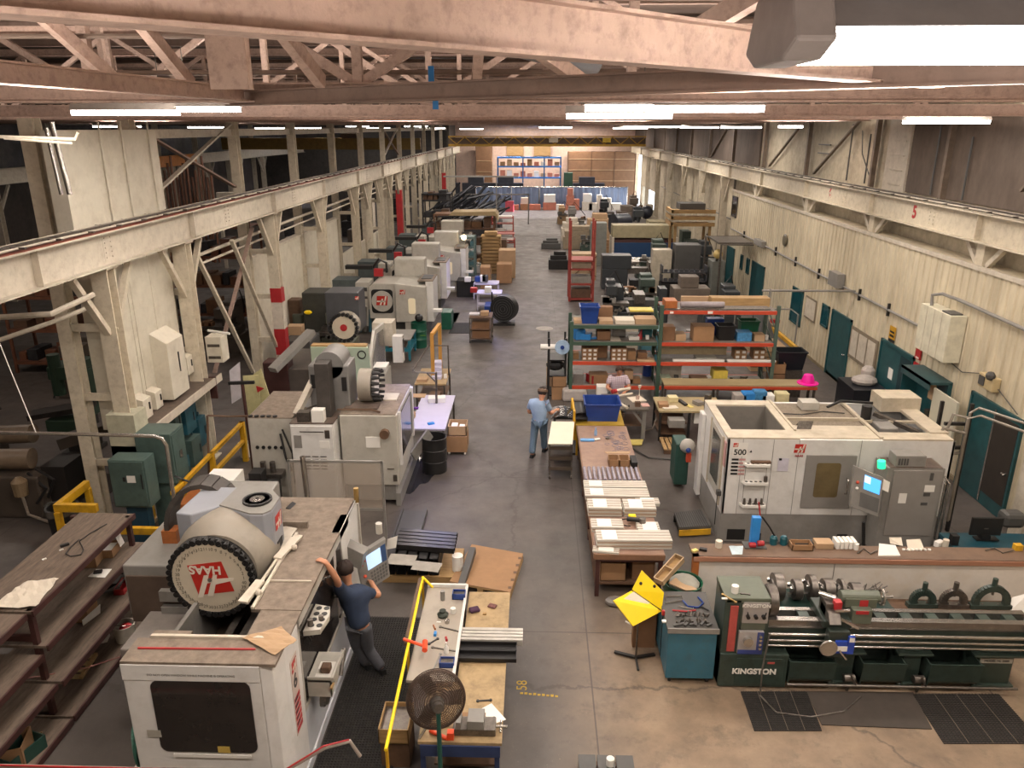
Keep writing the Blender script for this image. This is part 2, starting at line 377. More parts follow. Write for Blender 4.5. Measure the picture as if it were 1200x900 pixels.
m.prism(pts,0,4.83,'z');m.bb(9.86,10.5,39.5,39.6,0,4.83)
struct(m,'wall_office',officem)
struct(M().bb(9.76,9.82,4,39.6,4.8,4.9),'trim_5',cream2)
struct(M().bb(9.765,9.8,4,14.4,0,.1).bb(9.765,9.8,16.5,39.5,0,.1),'baseboard_office',mat('grimy_skirting','#7d7058',.7))
def wdoor(n,y0,y1,z1,panel=teal,handle=True,frame=teal,extra=None):
 m=M().bb(9.74,9.8,y0,y0+.06,0,z1).bb(9.74,9.8,y1-.06,y1,0,z1).bb(9.74,9.8,y0,y1,z1-.07,z1)
 d=struct(m,'door_%d'%n,frame)
 M().bb(9.765,9.79,y0+.07,y1-.07,0.01,z1-.08).to('door_panel',panel,d)
 if handle:M().cyl((9.765,y0+.2,1.0),(9.70,y0+.2,1.0),.02).cyl((9.71,y0+.14,1.0),(9.71,y0+.26,1.0),.015).to('door_handle',steel,d)
 return d
wdoor(1,23.3,24.9,2.17);
d=wdoor(2,19.2,21.15,2.2);M().bb(9.755,9.765,20.2,20.45,1.25,1.55).to('notice',white,d);M().bb(9.758,9.766,19.3,19.9,.1,2.05).to('open_leaf_gap',mat('deep_teal','#0c2b31',.5),d)
d=wdoor(3,14.55,16.45,2.25);M().bb(9.757,9.766,14.65,15.45,.3,2.1).to('window_screen',mat('dark_screen','#2d2722',.5),d);M().bb(9.75,9.766,15.45,15.5,.05,2.15).to('leaf_edge',steel,d)
wdoor(4,32.8,34.7,2.15);wdoor(5,38.0,39.4,2.15)
def wwin(n,y0,y1,z0,z1,f=teal,gl=dwin):
 w=struct(M().bb(9.755,9.8,y0,y1,z0,z0+.06).bb(9.755,9.8,y0,y1,z1-.06,z1).bb(9.755,9.8,y0,y0+.06,z0,z1).bb(9.755,9.8,y1-.06,y1,z0,z1),'window_%d'%n,f)
 M().bb(9.775,9.79,y0+.06,y1-.06,z0+.06,z1-.06).to('pane',gl,w);return w
tgl=mat('teal_glass','#15454d',.15,var=.3)
wwin(1,27.8,29.0,.8,2.12,gl=tgl);wwin(2,25.2,25.85,1.4,2.15,gl=tgl);wwin(3,38.3,39.3,3.6,4.6,mat('window_iron','#3a342e',.6));wwin(4,35.2,35.7,1.4,2.1,gl=tgl);wwin(5,36.4,36.8,1.4,2.1,gl=tgl)
def girder(X,side,label,Yend):
 g=thing('crane_girder',label,'girder',(X,0,5.35))
 g.location.z=5.35;OFF[g.name]=(X,0,5.35)
 m=M();m.bb(X-.02,X+.02,-3.5,Yend,5.37,5.98).bb(X-.17,X+.17,-3.5,Yend,5.35,5.38).bb(X-.22,X+.22,-3.5,Yend,5.97,6.0)
 for y in[i*5.8+.3 for i in range(0,14)]:
  m.bb(X-.14,X+.14,y,y+.02,5.38,5.97)
 m.to('beam',cream2 if side<0 else cream,g)
 M().bb(X-.04,X+.04,-3.5,Yend,6.0,6.09).to('rail',dsteel,g)
 s=1 if side<0 else-1
 m=M()
 for y in(2.5,8.3,14.15,19.95,25.7,31.5,37.3,43.1,49,54.8):
  for k in(-.1,.1):
   for z in(5.5,5.59,5.68,5.77,5.86):m.cyl((X+s*.02,y+k,z),(X+s*.045,y+k,z),.016,n=6)
  m.bb(X+s*.02-.005,X+s*.02+.005,y-.16,y+.16,5.42,5.93)
 m.to('splice_bolts',cream2 if side<0 else cream,g)
 m=M().cyl((X-s*.0+s*.16,-3,6.06),(X+s*.16,Yend,6.06),.018,n=8).cyl((X-s*.16,-3,6.05),(X-s*.16,Yend,6.05),.03,n=8)
 m.to('conduit',cream2,g)
 m=M()
 for i in range(60):m.box((X+s*.02,1+i*.95,6.06),(.5,.05,.03))
 m.to('rail_clips',dsteel,g)
 return g
gl=girder(-7.97,-1,'cream steel crane girder running along the tops of the left-hand columns',84)
M().bb(-7.9,-7.76,-3.5,84,6.0,6.012).to('rust_stripe',mat('rust_red_stripe','#7b4030',.8,var=.3),gl)
for i in range(26):
 y=3+i*2.3;
gr=girder(10.0,1,'cream steel crane girder with red bay numbers above the offices',84)
for s_,y in(('5',20.9),('6',27.0),('4',15.0)):txt(s_,'bay_number',redp,gr,(9.977,y,5.67),(PI/2,0,-PI/2),.45,bold=.016)
g2=thing('crane_girder','far cream and orange crane girder beyond the left-hand aisle','girder',(-24.5,0,5.3));
M().bb(-24.54,-24.46,-3.5,49,5.3,6.0).bb(-24.7,-24.3,-3.5,49,5.97,6.0).bb(-24.7,-24.3,-3.5,49,5.3,5.33).bb(-24.54,-24.46,57,84,5.3,6.0).bb(-24.7,-24.3,57,84,5.97,6.0).bb(-24.7,-24.3,57,84,5.3,5.33).to('beam',cream2,g2)
M().bb(-24.54,-24.44,49,57,5.3,6.0).bb(-24.7,-24.3,49,57,5.97,6.0).bb(-24.7,-24.3,49,57,5.3,5.33).to('painted_length',mat('orange_crane_paint','#c47a2c',.5,var=.2),g2)
def column(X,Y,top=5.35,back=True,label='',group=None,wide=.32,roof=True,bands=None,s=1):
 c=thing('steel_column',label,'column',(X,Y,0),group=group)
 m=M().ibeam((X,Y,0),(X,Y,top-.05),wide,.3,.03,up=(0,1,0));m.bb(X-.22,X+.22,Y-.22,Y+.22,0,.04).bb(X-.2,X+.2,Y-.2,Y+.2,top-.05,top)
 m.to('shaft',cream,c)
 for k in(-1,1):M().bar((X,Y+k*.14,top-1.25),(X,Y+k*1.0,top-.06),.1,.12,(1,0,0)).to('knee_brace',cream,c)
 if back:
  bx=X-s*.85
  M().ibeam((bx,Y,0),(bx,Y,7.95),.26,.28,.03,up=(0,1,0)).bb(bx-.18,bx+.18,Y-.18,Y+.18,0,.04).to('roof_shaft',cream,c)
  m=M()
  for z in(1.3,2.7,4.1,5.1):m.bb(min(X,bx),max(X,bx),Y-.04,Y+.04,z,z+.14)
  m.to('tie_plate',cream,c)
 if bands:
  for z0,z1,mt in bands:
   M().bb(X-wide/2-.012,X+wide/2+.012,Y-.162,Y+.162,z0,z1).to('paint_band',mt,c)
 return c
LY=[14.0,17.35,23.5,29.1,34.8,40.6,46.4,52.2,58.0,63.8,69.6,75.4]
wht=mat('white_band','#c2b8aa',.5)
bnd={14.0:[(0,1.55,yellow)],23.5:[(0.9,1.75,redp),(1.75,2.6,wht),(2.6,3.05,redp)],46.4:[(1.6,4.3,redp)],69.6:[(1.5,4.0,redp)]}
lab={14.0:'cream crane column with a yellow-painted foot beside the green electrical cabinet',17.35:'cream crane column at the far end of the green panel board',23.5:'cream crane column with red and white painted bands',29.1:'cream crane column standing behind the red-and-white banded one',34.8:'cream column with twin shafts beside the third pale machine',40.6:'cream column just this side of the tall all-red-banded column',46.4:'cream column wearing one long red band halfway down the left row',69.6:'distant cream column with a faint red band near the end of the left row'}
for y in LY:
 column(-8.05,y,bands=bnd.get(y),label=lab.get(y,'plain cream crane column in the distant part of the left row'),group='crane columns of the left row')
for y in(37.7,43.5,49.3,55.1,60.9,66.7,72.5,78.2):column(-8.05,y,back=False,label='slimmer intermediate cream column in the distant part of the left row',group='intermediate columns of the left row',wide=.22)
column(-8.05,8.2,label='cream crane column out of sight past the left edge',group='crane columns of the left row')
for i,y in enumerate((17.6,23.5,29.3,36.2)):
 c=thing('steel_column',['stub of cream column nearest the right edge, above the office roof','stub of cream column above the office roof left of the red 5','stub of cream column above the office roof left of the red 6','stub of cream column above the far end of the office roof'][i],'column',(10.15,y,4.83),group='column heads above the offices')
 M().bb(10.0,10.3,y-.16,y+.16,4.83,5.35).to('shaft',cream,c)
 for k in(-1,1):
  M().bar((10.1,y+k*.2,4.85),(10.1,y+k*.75,5.33),.12,.1,(1,0,0)).to('knee_brace',cream2,c)
for i,y in enumerate((42,47.8,53.6,59.4,65.2,71)):
 column(10.0,y,back=False,s=-1,label='cream crane column in the far part of the right-hand row',group='crane columns of the far right row')
for i,y in enumerate((23,29,35,41,47,53,59,65,71)):
 c=thing('steel_column','cream column carrying the girder beyond the left aisle','column',(-24.5,y,0),group='columns beyond the left aisle')
 M().ibeam((-24.5,y,0),(-24.5,y,5.3),.35,.32,.03,up=(0,1,0)).to('shaft',cream2,c)
 for k in(-1,1):M().bar((-24.5,y+k*.14,4.0),(-24.5,y+k*1.1,5.25),.1,.12,(1,0,0)).to('knee_brace',cream2,c)
 M().ibeam((-25.3,y,0),(-25.3,y,8.0),.3,.3,.03,up=(0,1,0)).to('roof_shaft',cream2,c)
m=M().bb(-8.75,-8.25,14.3,17.1,1.95,5.3);struct(m,'wall_left_bay',blockw)
m=M()
for y in(15.1,15.25,16.1):m.bb(-8.25,-8.235,y,y+.03,1.95,5.3)
m.bb(-8.5,-8.2,13.6,17.2,5.98,7.75)
for z in[6.1+.2*i for i in range(8)]:m.bb(-8.2,-8.196,13.6,17.2,z,z+.008)
for y in(14.9,15.7,16.8):m.cyl((-8.17,y,6.0),(-8.17,y,7.9),.02,n=8)
struct(m,'trim_6',blockw)
m=M().bb(-9.0,-8.85,23.7,34.6,0,3.9);struct(m,'wall_mid_left',blockw)
struct(M().bb(-9.05,-8.8,23.6,34.7,3.9,3.98),'trim_7',cream2)
struct(M().bb(-9.0,-8.9,35.0,46,0,2.2),'wall_far_left',blockw)
for i,(y0,y1)in enumerate(((17.5,23.4),(46.5,52.1))):
 b_=thing('cross_bracing',['pair of crossed angle braces above the left girder, nearest bay','crossed angle braces above the left girder far down the hall'][i],'bracing',(-8.9,(y0+y1)/2,6.0))
 M().bar((-8.9,y0,6.1),(-8.9,y1,7.9),.05,.12,(1,0,0)).to('brace',cream2,b_);M().bar((-8.97,y1,6.1),(-8.97,y0,7.9),.05,.12,(1,0,0)).to('brace',beamdk,b_)
struct(M().ibeam((-8.9,17,7.65),(-8.9,84,7.65),.15,.2,.02),'trim_8',cream2)
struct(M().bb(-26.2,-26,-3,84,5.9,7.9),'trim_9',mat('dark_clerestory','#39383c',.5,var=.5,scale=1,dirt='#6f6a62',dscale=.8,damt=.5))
def truss(Y,label,zb=8.05):
 t=thing('roof_truss',label,'truss',(0,Y,zb),group='roof trusses');OFF[t.name]=(0,Y,zb)
 M().ibeam((-29.9,Y,zb+.1),(10.58,Y,zb+.1),.22,.2,.02).to('bottom_chord',beamp,t)
 M().ibeam((-29.9,Y,10.05),(10.58,Y,10.05),.2,.2,.02).to('top_chord',beamp,t)
 x=-28.0;i=0
 m=M()
 while x<9.5:
  m.bar((x,Y,zb+.18),(x,Y,9.98),.1,.1,(0,1,0));m.bar((x,Y+.03,zb+.18 if i%2 else 9.98),(x+2.9,Y+.03,9.98 if i%2 else zb+.18),.1,.1,(0,1,0));x+=2.9;i+=1
 m.to('web_members',beamp,t)
ord_=['nearest','second','third','fourth','fifth']
for i,Y in enumerate([8.75+5.8*k for k in range(13)]):
 truss(Y,('pinkish steel roof truss, the %s one spanning the hall'%ord_[i])if i<5 else 'steel roof truss spanning the hall in the distance',8.05 if i==0 else 7.98)
def dbeam(name,a,b,w,h,mt,label,z=8.05):
 a=Vector((a[0],a[1],z+h/2));b=Vector((b[0],b[1],z+h/2));m=M().ibeam(a,b,w,h,.015)
 return solo(m,name,mt,label,'beam','diagonal roof braces')
a1=G(300,42,8.05);a2=G(900,88,8.05);d_=(a2-a1);st=a1-d_*1.2;en=a1+d_*1.75
dbeam('diagonal_brace',st,en,.14,.2,beamp,'big speckled pinkish beam slanting across the top of the view')
a1=G(270,121,8.05);a2=G(900,101,8.05);d_=a2-a1;dbeam('diagonal_brace',a1,a2+d_*.5,.14,.15,beamdk,'dark-sided beam crossing behind the big speckled beam',8.02)
a1=G(0,100,8.05);a2=G(265,118,8.05);d_=a2-a1;dbeam('diagonal_brace',a1-d_*.5,Vector((-3.1,8.6,8.05)),.14,.14,beamp,'pale beam at upper left running to the hanging plate',8.06)
p=GY(267,72,5.0);m=M().box((p.x,5.0,8.2),(.24,.03,.36));m.box((p.x+.1,5.03,8.2),(.03,.1,.36))
solo(m,'gusset_plate',beamp,'pale steel plate hanging between the roof beams at upper left','steel plate')
m=M()
for(x0,y0,z0),(x1,y1,z1)in(((-2.4,4.6,9.6),(-2.0,7.6,8.2)),((-3.5,5,9.9),(-3.4,8,8.2)),((-5,6,9.9),(-4.2,8.2,8.2)),((-1.0,5,8.9),(.5,8.2,8.2)),((-.3,6,9.6),(-.6,8.2,8.2)),((.9,4,8.8),(1.9,5.5,8.2)),((1.9,4.2,8.9),(.8,5.6,8.25))):
 m.bar((x0,y0,z0),(x1,y1,z1),.09,.12)
solo(m,'roof_struts',beamp,'sloping light steel struts between the first roof beams','struts')
m=M()
for x,z in((-4,8.6),(-2.5,8.75),(2,8.9),(5,8.7)):m.cyl((x-2.5,7.6,z),(x+2,8.2,z+.05),.025,n=6)
for k in range(5):m.tube([(-30+0,9.5+k*.0+5.8*k,8.4),(10.5,9.5+5.8*k,8.4)],.03,6)
solo(m,'roof_pipes',mat('pipe_brown','#7b6a5e',.6),'thin pipes and conduits hung below the roof between trusses','pipes')
m=M().tube([(-2.6,6.6,9.6),(-2.0,7.0,9.2),(-1.2,7.4,8.9),(-.2,8.0,8.6),(.6,8.4,8.45)],.16,14)
solo(m,'air_duct',bgrey,'grey round air duct slanting under the roof behind the big beam','duct',smooth=True)
for px,py,y_ in((507,88,8.6),(512,119,8.6)):
 c=GY(px,py,y_);solo(M().bb(c.x-.03,c.x+.03,y_-.13,y_-.11,c.z-.08,c.z+.08),'tape_flag',lblue,'blue tape flag on the roof beam, %s'%('upper one'if py<100 else 'lower one'),'tape')
def lamp_fix(p,L_,label,big=False,power=None,group='fluorescent light fixtures'):
 f=thing('light_fixture',label,'ceiling light',(p[0],p[1],p[2]),group=group)
 x,y,z=p;w=.28;h=.1
 M().prism([(y-w/2,z-.02),(y-w*.2,z+h),(y+w*.2,z+h),(y+w/2,z-.02)],x-L_/2,x+L_/2,'x').to('reflector',mat('fixture_enamel','#9d958e',.5),f)
 M().bb(x-L_/2+.02,x+L_/2-.02,y-w*.42,y+w*.42,z-.09,z-.02).to('lit_tubes',lampm,f)
 M().cyl((x-L_*.35,y,z+h),(x-L_*.35,y,8.9),.008,n=5).cyl((x+L_*.35,y,z+h),(x+L_*.35,y,8.9),.008,n=5).to('hanger',dsteel,f)
 return f
lamps=[]
for(a,b_,y,lb)in((90,205,131,'large left one'),(212,278,127,'short one above the white wall panel'),(688,762,125,'left half of the brightest central pair'),(770,888,126,'right half of the brightest central pair'),(668,782,135,'just below the central pair'),(1065,1153,142,'lone one over the brown wall at right'),(222,268,149,'over the crossed braces'),(111,163,148,'left of the white wall panel'),(73,103,148,'leftmost small one'),(300,332,150,''),(345,375,150,''),(381,398,151,''),(410,428,148,''),(437,450,150,''),(475,500,148,''),(492,520,150,''),(545,560,151,''),(633,669,149,''),(720,757,150,''),(757,800,148.5,''),(800,840,149,''),(847,890,149,''),(914,939,148,'')):
 Lw=2.3 if(b_-a)<100 or a==90 else 2.0
 D=900*Lw/(b_-a)
 if a in(688,770):D=9.6;Lw=(b_-a)*D/900
 if a==668:D=13.0;Lw=(b_-a)*D/900
 if a==90:D=13.;Lw=(b_-a)*D/900
 if a==212:D=12.2;Lw=(b_-a)*D/900*1.0
 Y=D*.97;Y=min(Y,80);c=GY((a+b_)/2,y,Y)
 lim=8.9 if c.x>0 else-28
 if abs(c.x)>abs(lim):f_=lim/c.x;Y*=f_;Lw*=f_;c=GY((a+b_)/2,y,Y)
 lamp_fix((c.x,c.y,c.z+.04),Lw,'lit fluorescent fixture hung under the roof, '+lb if lb else 'small bright fluorescent fixture glowing far down the hall')
f=thing('light_fixture','large lit fluorescent fixture close by at the top right corner','ceiling light',(1.6,2.25,8.0),group='fluorescent light fixtures');OFF[f.name]=(1.6,2.25,8.0)
M().bb(.73,2.6,2.14,2.36,7.965,8.035).to('lit_tubes',lampm,f)
M().prism([(2.04,8.03),(2.13,8.11),(2.37,8.11),(2.46,8.03)],.72,2.62,'x').bb(.8,2.6,2.1,2.4,8.11,8.2).to('reflector',mat('near_fixture_grey','#8a8788',.45),f)
m=M().prism([(2.02,8.0),(2.1,8.14),(2.42,8.14),(2.5,8.0),(2.4,7.96),(2.12,7.96)],.62,.72,'x');m.to('end_cap',mat('end_cap_grey','#857d7a',.5),f,bevel=.01)
def area(x,y,z,sx,sy,pw,col=(1,.89,.79)):  # serves both the tube lamps and added fill lights without fixtures
 l=bpy.data.lights.new('tube_and_fill_light','AREA');l.shape='RECTANGLE';l.size=sx;l.size_y=sy;l.energy=pw;l.color=col
 o=bpy.data.objects.new('tube_and_fill_light',l);COL.objects.link(o);o.location=(x,y,z);return o
for Y in(3.5,8.2,14,20,27,35,44,54,66,77):
 for X in(-4.6,1.2,7.0):
  area(X,Y,7.9,2.2,.3,215 if Y<40 else 320)
for X in(-2,4):area(X,82.5,7.9,3,.4,650)  # added without fixtures to brighten the end wall
for Y in(10,20,32,46,62):
 area(-16,Y,7.9,3,.4,150)
def uparea(x,y,z,sx,sy,pw):
 o=area(x,y,z,sx,sy,pw,(1,.88,.78));o.rotation_euler=(PI,0,0)
for Y in(5.5,11.5,17.4,26,38,52,68):
 for X in(-13,-4.6,2.5,8.5):uparea(X,Y,7.75,2.2,.3,260 if Y<20 else 130)  # upward fill added at lamp height, no fixtures, to brighten roof beams
for X in(-5,0,5):uparea(X,-.8,6.4,2.4,.6,230)  # unseen upward fill added behind the camera for the near beams
bl=area(-2.4,17.2,3.0,.8,.3,30,(.35,.4,1));bl2=area(-1.9,34.5,3.0,.8,.3,60,(.4,.42,1))  # bluish lights without fixtures, giving the lavender glow on the left
nl=area(1.6,2.42,8.0,1.8,.07,38);nl.rotation_euler=(PI/2,0,0)
w=bpy.data.worlds.new('w');SC.world=w;w.use_nodes=True
w.node_tree.nodes['Background'].inputs[0].default_value=(.82,.9,1,1);w.node_tree.nodes['Background'].inputs[1].default_value=4
s=bpy.data.lights.new('sun','SUN');s.energy=60;s.angle=.01;s.color=(.9,.9,1);so=bpy.data.objects.new('sun',s);COL.objects.link(so)
so.rotation_euler=Vector((-1,-.02,-.13)).to_track_quat('-Z','Y').to_euler()
SC.view_settings.view_transform='Standard';SC.view_settings.look='None';SC.view_settings.exposure=0;SC.view_settings.gamma=1;SC.view_settings.use_curve_mapping=False
c=thing('bridge_crane','yellow and brown bridge crane spanning the far end of the hall','crane',(1,73,6.1));OFF[c.name]=(1,73,6.1)
ycr=mat('crane_yellow','#a8832a',.6,var=.3,scale=1);bcr=mat('crane_brown','#5b4a3c',.7)
m=M().bb(-7.9,9.9,72.6,72.7,6.15,6.35).bb(-7.9,9.9,72.6,72.7,6.95,7.05)
for i in range(24):m.bar((-7.9+i*.74,72.65,6.35 if i%2 else 6.95),(-7.9+(i+1)*.74,72.65,6.95 if i%2 else 6.35),.06,.06)
m.to('lattice_girder',ycr,c);M().bb(-7.9,9.9,72.9,73.2,6.2,6.9).to('box_girder',bcr,c)
M().bb(1.2,2.0,72.3,72.6,6.5,6.85).to('trolley_box',cream,c);M().bb(6.0,6.7,72.3,72.6,6.5,6.9).to('yellow_box',mat('crane_box_yellow','#c9a81e',.5),c)
c=thing('bridge_crane','dim yellow bridge crane in the bay beyond the left columns','crane',(-16,62,6.1));OFF[c.name]=(-16,62,6.1)
M().bb(-24.4,-8.9,61.8,62.2,6.15,7.0).to('box_girder',mat('dim_crane_yellow','#7d6430',.6),c);M().bb(-15,-13.8,61.6,62.4,7.0,7.35).to('trolley',bcr,c)
for i,(x,y,z,l)in enumerate(((-17,30,5.2,5),(-15,44,4.0,6))):solo(M().bb(x-l/2,x+l/2,y,y+.3,z,z+.3).bb(x-l/2,x-l/2+.15,y,y+.2,0,z).bb(x+l/2-.15,x+l/2,y,y+.2,0,z),'portal_gantry',cream2,'cream steel portal frame in the left bay, %s one'%['nearer','farther'][i],'frame')
FAT=1.24
def skinmesh(name,V,E,mat_,parent,sub=1,root=0):
 off=Vector(OFF.get(parent.name,(0,0,0)))
 me=bpy.data.meshes.new(name);me.from_pydata([tuple(Vector(v[0])-off)for v in V],E,[]);me.materials.append(mat_)
 o=bpy.data.objects.new(name,me);COL.objects.link(o);o.parent=parent;OFF[o.name]=tuple(off)
 md=o.modifiers.new('skin','SKIN');md.use_smooth_shade=True
 if not me.skin_vertices:
  bpy.context.view_layer.objects.active=o
  bpy.ops.mesh.customdata_skin_add()
 for i,v in enumerate(V):
  r=v[1];r=tuple(q*FAT for q in r)if isinstance(r,tuple)else(r*FAT if r>.0145 else r*1.1);me.skin_vertices[0].data[i].radius=(r,r)if not isinstance(r,tuple)else r
  me.skin_vertices[0].data[i].use_root=(i==root)
 sd=o.modifiers.new('sub','SUBSURF');sd.levels=sub;sd.render_levels=sub
 dg=bpy.context.evaluated_depsgraph_get();dg.update();nm=bpy.data.meshes.new_from_object(o.evaluated_get(dg));nm.name=name
 nm.polygons.foreach_set('use_smooth',[True]*len(nm.polygons))
 nm.materials.clear();nm.materials.append(mat_)
 o.modifiers.clear();o.data=nm
 return o
def hand(V,E,wi,W,d,palm_n,grip=.5):
 """five fingers rooted in the palm; d = direction of the hand, palm_n = palm normal"""
 W=Vector(W);d=Vector(d).normalized();n=Vector(palm_n);n=(n-d*n.dot(d)).normalized();s=d.cross(n)
 pm=W+d*.055;V.append((pm,(.034,.02)));pi_=len(V)-1;E.append((wi,pi_))
 for k,(o,L_)in enumerate(((-.032,.06),(-.011,.075),(.011,.078),(.032,.07))):
  a=pm+d*.035+s*o;b=a+d*L_*.5+n*L_*.25*grip;c=b+d*L_*.25+n*L_*.5*grip
  i=len(V);V+=[(a,.011),(b,.0095),(c,.008)];E+=[(pi_,i),(i,i+1),(i+1,i+2)]
 a=W+d*.03-s*.04;b=a+d*.03-s*.02+n*.02;c=b+d*.03+n*.02
 i=len(V);V+=[(a,.013),(b,.011),(c,.009)];E+=[(pi_,i),(i,i+1),(i+1,i+2)]
def person(name,label,base,J,shirt,trousers,faceto,hairm=hair,sleeve=.55,pants=True,group=None,hat=None):
 p=thing('person',label,'person',base,group=group);OFF[p.name]=tuple(base)
 J={k:Vector(v)for k,v in J.items()};f=Vector(faceto).normalized()
 up=(J['head']-J['neck']).normalized();side=f.cross(up).normalized();f=up.cross(side).normalized()
 chest=J['chest'];pel=J['pelvis'];wa=pel.lerp(chest,.45)
 V=[(pel,(.12,.085)),(wa,(.105,.075)),(chest,(.12,.085)),(J['neck']-up*.03,.05),(J['neck']+up*.03,.043),(J['head']-up*.05,(.066,.078)),(J['head']+up*.02,(.078,.09)),(J['head']+up*.09,(.06,.072))]
 E=[(0,1),(1,2),(2,3),(3,4),(4,5),(5,6),(6,7)]
 i=len(V);V+=[(J['head']-up*.01+f*.098,.016)];E+=[(6,i)]
 for s in('L','R'):
  i=len(V);sh,el,wr=J[s+'S'],J[s+'E'],J[s+'W']
  V+=[(sh,.052),(sh.lerp(el,.5),.045),(el,.042),(el.lerp(wr,.4),.04),(wr,.028)];E+=[(2,i),(i,i+1),(i+1,i+2),(i+2,i+3),(i+3,i+4)]
  hand(V,E,i+4,wr,J.get(s+'Hd',wr-el),J.get(s+'Hn',Vector((0,0,-1))),.6)
  i=len(V);hp,kn,an=J[s+'H'],J[s+'K'],J[s+'A']
  V+=[(hp,.08),(hp.lerp(kn,.5),.066),(kn,.052),(kn.lerp(an,.35),.05),(an,.038)];E+=[(0,i),(i,i+1),(i+1,i+2),(i+2,i+3),(i+3,i+4)]
  t=J.get(s+'T',f);t=Vector((t[0],t[1],0)).normalized()
  V+=[(Vector((an.x,an.y,base[2]+.045))+t*.04,.04),(Vector((an.x,an.y,base[2]+.035))+t*.14,.03)];E+=[(i+4,i+5),(i+5,i+6)]
 body=skinmesh('body',V,E,skin,p,1)
 V=[(pel-up*.12,(.15,.12)),(pel+up*.02,(.16,.125)),(wa,(.158,.12)),(chest,(.178,.135)),(J['neck']-up*.045,(.1,.085))];E=[(0,1),(1,2),(2,3),(3,4)]
 for s in('L','R'):
  i=len(V);sh,el=J[s+'S'],J[s+'E']
  V+=[(sh,.082),(sh.lerp(el,sleeve*.6),.074),(sh.lerp(el,sleeve+.15),.067)];E+=[(3,i),(i,i+1),(i+1,i+2)]
 skinmesh('shirt',V,E,shirt,p,1)
 V=[(pel-Vector((0,0,.01)),(.115,.092))];E=[]
 for s in('L','R'):
  i=len(V);hp,kn,an=J[s+'H'],J[s+'K'],J[s+'A']
  V+=[(hp,.108),(hp.lerp(kn,.5),.092),(kn,.075),(kn.lerp(an,.5),.072),(an.lerp(kn,-.06),.07)];E+=[(0,i),(i,i+1),(i+1,i+2),(i+2,i+3),(i+3,i+4)]
  t=J.get(s+'T',f);t=Vector((t[0],t[1],0)).normalized();z=base[2]
  A=Vector((an.x,an.y,z));r=Vector((t.y,-t.x,0))
  m=M();P=[(-.09,.035),(-.05,.05),(.05,.048),(.13,.055),(.19,.03)]
  ring_=[A+t*a+r*b for a,b in P]+[A+t*a-r*b for a,b in reversed(P)]
  n=len(ring_);m.add([q+Vector((0,0,.002))for q in ring_]+[q.lerp(A+t*.04,.12)+Vector((0,0,.075 if k in(0,1,n-1,n-2)else .055))for k,q in enumerate(ring_)],[tuple(range(n-1,-1,-1)),tuple(range(n,2*n))]+[(k,(k+1)%n,n+(k+1)%n,n+k)for k in range(n)])
  m.to('shoe',shoe,p,smooth=True)
 skinmesh('trousers',V,E,trousers,p,1)
 m=M();c=J['head']+up*.045
 def fn(u,w_):
  a=2*PI*u;t=w_*2.3
  fr_=max(0,math.cos(a));t*=(1-.52*fr_)
  r=.115+.012*math.sin(7*a+3*t)*math.cos(5*t)
  return c+(f*math.cos(a)+side*math.sin(a))*r*math.sin(t)*1.0+up*(r*math.cos(t)*1.0)
 m.grid(fn,20,8);m.to('hair',hairm,p,smooth=True,thick=.012)
 m=M()
 for k in(-1,1):m.sph(J['head']+side*k*.085-up*.01,.02,6,(.6,1,1.3))
 m.to('ears',skin,p)
 m=M()
 for k in(-1,1):m.sph(J['head']+f*.083+side*k*.03+up*.012,.009,6)
 m.to('eyes',black,p);M().bar(J['head']+f*.086-up*.045-side*.022,J['head']+f*.086-up*.045+side*.022,.008,.006).to('mouth',mat('lip','#8a4a3c',.6),p)
 if hat:hat(p,J['head'],up,f,side)
 return p
Y0=9.62
def V3(px,py,Y):return GY(px,py,Y)
base=(-2.33,9.6,.03)
J=dict(pelvis=(-2.42,9.72,.98),chest=(-2.5,9.8,1.34),neck=(-2.56,9.86,1.56),head=(-2.62,9.9,1.72),LS=(-2.69,9.7,1.47),RS=(-2.33,9.93,1.47),LE=(-2.78,9.78,1.72),LW=(-2.82,9.83,2.03),LHd=(-.05,.05,.16),LHn=(-1,.2,-.2),RE=(-2.13,10.12,1.3),RW=(-2.3,10.42,1.28),RHd=(-.3,.6,.0),RHn=(-.5,.4,-.5),LH=(-2.51,9.66,.9),RH=(-2.32,9.78,.9),LK=(-2.46,9.72,.5),RK=(-2.27,9.68,.5),LA=(-2.48,9.62,.1),RA=(-2.24,9.52,.1),LT=(-.6,.8),RT=(-.6,.8))
P_=dict(pelvis=(421,727,9.66),chest=(415,702,9.74),neck=(408,684,9.8),head=(405,669,9.82),LS=(399,693,9.6),RS=(430,694,9.86),LE=(390,684,9.42),LW=(380,663,9.38),RE=(444,698,10.0),RW=(436,684,10.25),LH=(414,733,9.62),RH=(427,735,9.7),LK=(418,758,9.62),RK=(432,762,9.62))
for k_,v_ in P_.items():J[k_]=GY(v_[0],v_[1],v_[2]-.2*(k_[1:]not in('K',)))
J['LS']=GY(399,692,9.3);J['LE']=Vector((-2.67,9.05,1.93));J['LW']=Vector((-2.77,8.99,2.22));J['LHd']=(-.14,.03,.06);J['LHn']=(0,0,-1)
person('person','person in navy t-shirt and grey trousers leaning on the big left machine',base,J,navy,gjean,(-.75,.62,-.25),sleeve=.5)
b=G(630,533,0);Yp=b.y
def rel(px,py,dy=0):return GY(px,py,Yp+dy)
base=(b.x,Yp,0)
hx=rel(635.5,464,.05)
